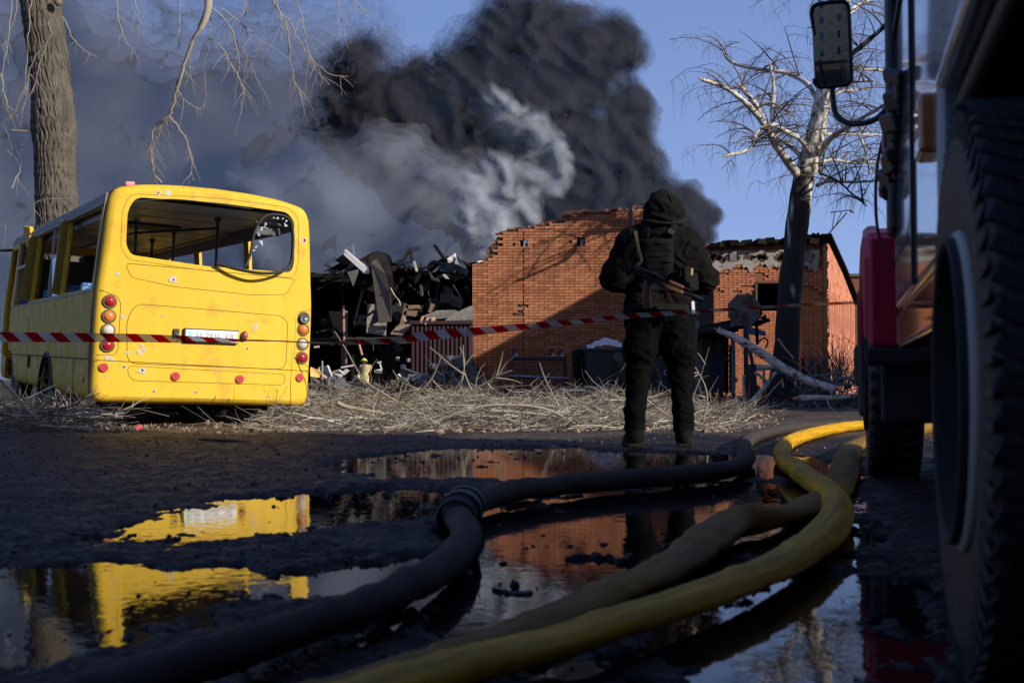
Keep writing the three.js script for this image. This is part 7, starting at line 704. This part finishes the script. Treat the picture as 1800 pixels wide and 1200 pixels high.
// ---------------------------------------------------------------- smoke: nested surfaces of a real density field
function plume(name, label, Z, blobs, o) {
  const k = Z / F, B = blobs.map(([x, y, rr, dz = 0, w = 1]) => { const p = at(x, y, Z); return [p.x, p.y, p.z - dz, rr * k, w]; });
  const lo = [1e9, 1e9, 1e9], hi = [-1e9, -1e9, -1e9]; for (const b of B) for (let c = 0; c < 3; c++) { const e = b[3] * (c === 2 ? o.depth : 1) + 0.5; lo[c] = Math.min(lo[c], b[c] - e); hi[c] = Math.max(hi[c], b[c] + e); } lo[1] = Math.max(lo[1], -1);
  const cell = o.cell, nx = Math.ceil((hi[0] - lo[0]) / cell) + 2, ny = Math.ceil((hi[1] - lo[1]) / cell) + 2, nz = Math.ceil((hi[2] - lo[2]) / cell) + 2, f = new Float32Array(nx * ny * nz).fill(0);
  for (const [bx0, by, bz, br, w] of B) { const dz = br * o.depth; for (let kk = Math.max(0, Math.floor((bz - dz - lo[2]) / cell)); kk <= Math.min(nz - 1, Math.ceil((bz + dz - lo[2]) / cell)); kk++) for (let j = Math.max(0, Math.floor((by - br - lo[1]) / cell)); j <= Math.min(ny - 1, Math.ceil((by + br - lo[1]) / cell)); j++) for (let i = Math.max(0, Math.floor((bx0 - br - lo[0]) / cell)); i <= Math.min(nx - 1, Math.ceil((bx0 + br - lo[0]) / cell)); i++) { const x = (lo[0] + i * cell - bx0) / br, y = (lo[1] + j * cell - by) / br, z = (lo[2] + kk * cell - bz) / dz, d = x * x + y * y + z * z; if (d < 1) f[i + nx * (j + ny * kk)] += w * (1 - d) * (1 - d); } }
  const f0 = new Float32Array(f); let q = 0; for (let kk = 0; kk < nz; kk++) for (let j = 0; j < ny; j++) for (let i = 0; i < nx; i++, q++) { if (f[q] <= 0) { f[q] = -1; continue; } const x = lo[0] + i * cell, y = lo[1] + j * cell, z = lo[2] + kk * cell, wx = 0.6 * o.warp * N3(x * o.freq * 0.6, y * o.freq * 0.6, z * o.freq * 0.6), s = o.freq; let n = 0, a = 0.55, fx = (x + wx) * s, fy = (y - wx) * s, fz = (z + wx) * s; for (let t = 0; t < o.oct; t++) { const v = N3(fx, fy, fz); if (t < 2) f0[q] += o.amp * a * (o.billow ? -0.9 * Math.sqrt(v * v + 0.03) : 0.8 * v); n += a * (o.billow ? 0.55 - 1.25 * Math.abs(v) : v); fx *= 2.05; fy *= 2.05; fz *= 2.05; a *= o.gain ?? 0.56; } const e = Math.min(1, f[q] * 1.6); f[q] = Math.min(f[q], 1.4) - o.cut + o.amp * n * (0.35 + 0.65 * e); if (i === 0 || j === 0 || kk === 0 || i >= nx - 2 || j >= ny - 2 || kk >= nz - 2) f[q] = -1; }
  const D = { f, nx, ny, nz, min: lo, cell }, g = thing(name, label, 'smoke', [0, 0, 0]); g.userData.kind = 'stuff';
  o.levels.forEach(([iso, op, col]) => { if (o.jitter) { D.f = new Float32Array(f); const lv = iso * 37.7; let c = 0; for (let kk = 0; kk < nz; kk++) for (let j = 0; j < ny; j++) for (let i = 0; i < nx; i++, c++) if (f[c] > -0.9) D.f[c] += o.jitter * (N3((lo[0] + i * cell) * 0.33 + lv, (lo[1] + j * cell) * 0.33 - lv, (lo[2] + kk * cell) * 0.33) + 0.6 * N3((lo[0] + i * cell) * 0.8 - lv, (lo[1] + j * cell) * 0.8, (lo[2] + kk * cell) * 0.8 + lv)); } const s = nets(D, iso); if (!s.index.count) return; { const n = s.attributes.normal, ps = s.attributes.position, w = o.soft ?? 0.8, st = 2; for (let v = 0; v < n.count; v++) { const i = clamp(Math.round((ps.getX(v) - lo[0]) / cell), st, nx - 1 - st), j = clamp(Math.round((ps.getY(v) - lo[1]) / cell), st, ny - 1 - st), kk = clamp(Math.round((ps.getZ(v) - lo[2]) / cell), st, nz - 1 - st), c = i + nx * (j + ny * kk), a = V(f0[c - st] - f0[c + st], f0[c - st * nx] - f0[c + st * nx], f0[c - st * nx * ny] - f0[c + st * nx * ny]); if (a.lengthSq() < 1e-9) continue; a.normalize().multiplyScalar(w).add(V(n.getX(v), n.getY(v), n.getZ(v)).multiplyScalar(1 - w)).normalize(); n.setXYZ(v, a.x, a.y, a.z); } const ix = s.index.array, keep = []; for (let t = 0; t < ix.length; t += 3) if (n.getZ(ix[t]) + n.getZ(ix[t + 1]) + n.getZ(ix[t + 2]) > -0.3) keep.push(ix[t], ix[t + 1], ix[t + 2]); s.setIndex(keep); } const m = M(col ?? o.color, 1, { phys: true, specularIntensity: 0, transparent: true, opacity: op }); m.depthWrite = false; const h = mesh('smoke_billow', uvm(s), m, g); h.userData.kind = 'stuff'; });
  return g;
}
plume('smoke_haze', 'wide grey brown drift of smoke filling the sky above the bus', 62, [[-80, 330, 260], [40, 150, 240, 0, 0.8], [100, 360, 260], [-60, 60, 200, 0, 0.7], [220, 260, 240], [260, 430, 240], [200, 60, 200, 0, 0.5], [330, 140, 190, 0, 0.6], [360, 330, 230], [450, 240, 200, 0, 0.8], [470, 400, 220], [540, 320, 200], [580, 420, 190], [640, 330, 190], [690, 430, 180], [760, 360, 170], [800, 440, 150], [420, 90, 150, 0, 0.4], [520, 130, 150, 0, 0.5], [600, 200, 150, 0, 0.8], [600, 60, 120, 0, 0.35], [-80, 500, 230], [100, 520, 200]], { depth: 0.5, cell: 0.42, freq: 0.13, warp: 4, oct: 5, amp: 0.62, jitter: 0.16, cut: 0.12, billow: false, color: [0.078, 0.073, 0.073], soft: 0.9, levels: [[-0.24, 0.015], [-0.21, 0.02], [-0.17, 0.025], [-0.13, 0.035], [-0.08, 0.045], [-0.03, 0.06], [0.02, 0.08], [0.09, 0.09], [0.17, 0.1], [0.26, 0.12], [0.37, 0.14], [0.5, 0.17], [0.66, 0.2], [0.86, 0.24], [1.05, 0.28]] });
const DARKS = [[1238, 372, 34, 0, 1.2], [1214, 345, 36, 0, 1.2], [1258, 380, 22, 0, 1.2], [1240, 402, 34, 0, 1.1], [1225, 425, 40, 0, 1], [1190, 400, 60, 0, 1.5], [1150, 390, 75, 0, 1.5], [1110, 400, 70, 0, 1.5], [1170, 360, 60, 0, 1.4], [1060, 390, 80, 0, 1.4], [1205, 372, 50, 0, 1.4], [1120, 340, 84], [1060, 325, 88], [1130, 290, 60], [1085, 270, 82], [1110, 215, 66], [1095, 172, 56, 0, 1.1], [1120, 185, 42], [1020, 260, 88], [985, 330, 88], [1000, 390, 70], [1075, 395, 70], [950, 250, 105], [1010, 190, 80], [1020, 120, 90], [1060, 95, 76], [1100, 88, 58], [1085, 60, 54], [930, 80, 112], [890, 45, 80], [960, 40, 74], [1020, 60, 70], [850, 115, 105], [790, 165, 105], [730, 175, 100], [870, 200, 110], [800, 240, 105], [670, 190, 105], [620, 140, 85, 0, 0.8], [650, 100, 66, 0, 0.7], [700, 255, 95], [620, 230, 85, 0, 0.9], [930, 190, 110], [870, 285, 95], [930, 360, 80], [740, 310, 90, 0, 0.9], [790, 340, 80, 0, 0.8], [560, 205, 60, 0, 0.3]];
plume('smoke_plume', 'thick black plume of smoke rolling up from behind the brick wall', 54, DARKS, { depth: 0.7, cell: 0.135, freq: 0.33, warp: 1.4, oct: 6, amp: 0.95, cut: 0.30, billow: true, soft: 0.6, gain: 0.6, color: [0.021, 0.020, 0.0205], levels: [[-0.22, 0.06, [0.05, 0.05, 0.058]], [-0.17, 0.08, [0.045, 0.045, 0.052]], [-0.11, 0.1, [0.04, 0.04, 0.045]], [-0.05, 0.12, [0.034, 0.034, 0.037]], [0.02, 0.15, [0.028, 0.028, 0.03]], [0.09, 0.18], [0.17, 0.21], [0.26, 0.25], [0.37, 0.3], [0.5, 0.36], [0.68, 0.44], [0.9, 0.5]] });
plume('white_smoke', 'curling white wisp of smoke in front of the black plume', 46, [[862, 172, 34], [885, 186, 38], [915, 200, 40], [945, 222, 40], [968, 250, 40], [985, 280, 38], [992, 312, 32], [975, 340, 26], [940, 260, 34, 0, 0.7], [905, 235, 34, 0, 0.7], [880, 215, 30, 0, 0.8], [840, 318, 48], [870, 300, 50], [905, 318, 54], [820, 350, 44], [945, 320, 44], [812, 395, 42], [845, 372, 54], [885, 372, 60], [925, 370, 50], [840, 430, 50], [880, 430, 56]], { depth: 0.9, cell: 0.1, freq: 0.8, warp: 1.0, oct: 5, amp: 0.9, cut: 0.4, billow: false, soft: 0.9, color: [0.50, 0.54, 0.62], levels: [[-0.2, 0.02], [-0.1, 0.028], [0, 0.036], [0.1, 0.044], [0.2, 0.052], [0.32, 0.06], [0.46, 0.07], [0.65, 0.08], [0.9, 0.1]] });
plume('pale_smoke', 'pale blue grey low smoke drifting before the foot of the black plume, above the shed', 49, [[500, 450, 110, 0, 0.8], [560, 430, 120], [610, 460, 120], [590, 370, 120, 0, 0.9], [640, 310, 110, 0, 0.7], [680, 420, 130], [740, 390, 130], [720, 320, 110, 0, 0.8], [800, 390, 110], [780, 450, 120], [800, 320, 80, 0, 0.6], [850, 440, 90], [540, 310, 110, 0, 0.5], [470, 380, 120, 0, 0.5], [870, 390, 70, 0, 0.7], [420, 450, 120, 0, 0.5]], { depth: 0.6, cell: 0.24, freq: 0.2, warp: 2, oct: 5, gain: 0.6, amp: 0.8, jitter: 0.16, cut: 0.2, billow: false, soft: 0.9, color: [0.22, 0.24, 0.30], levels: [[-0.16, 0.03], [-0.1, 0.04], [-0.03, 0.05], [0.05, 0.06], [0.14, 0.07], [0.24, 0.08], [0.36, 0.09], [0.5, 0.10], [0.68, 0.12], [0.9, 0.14]] });

renderer.render(scene, camera);
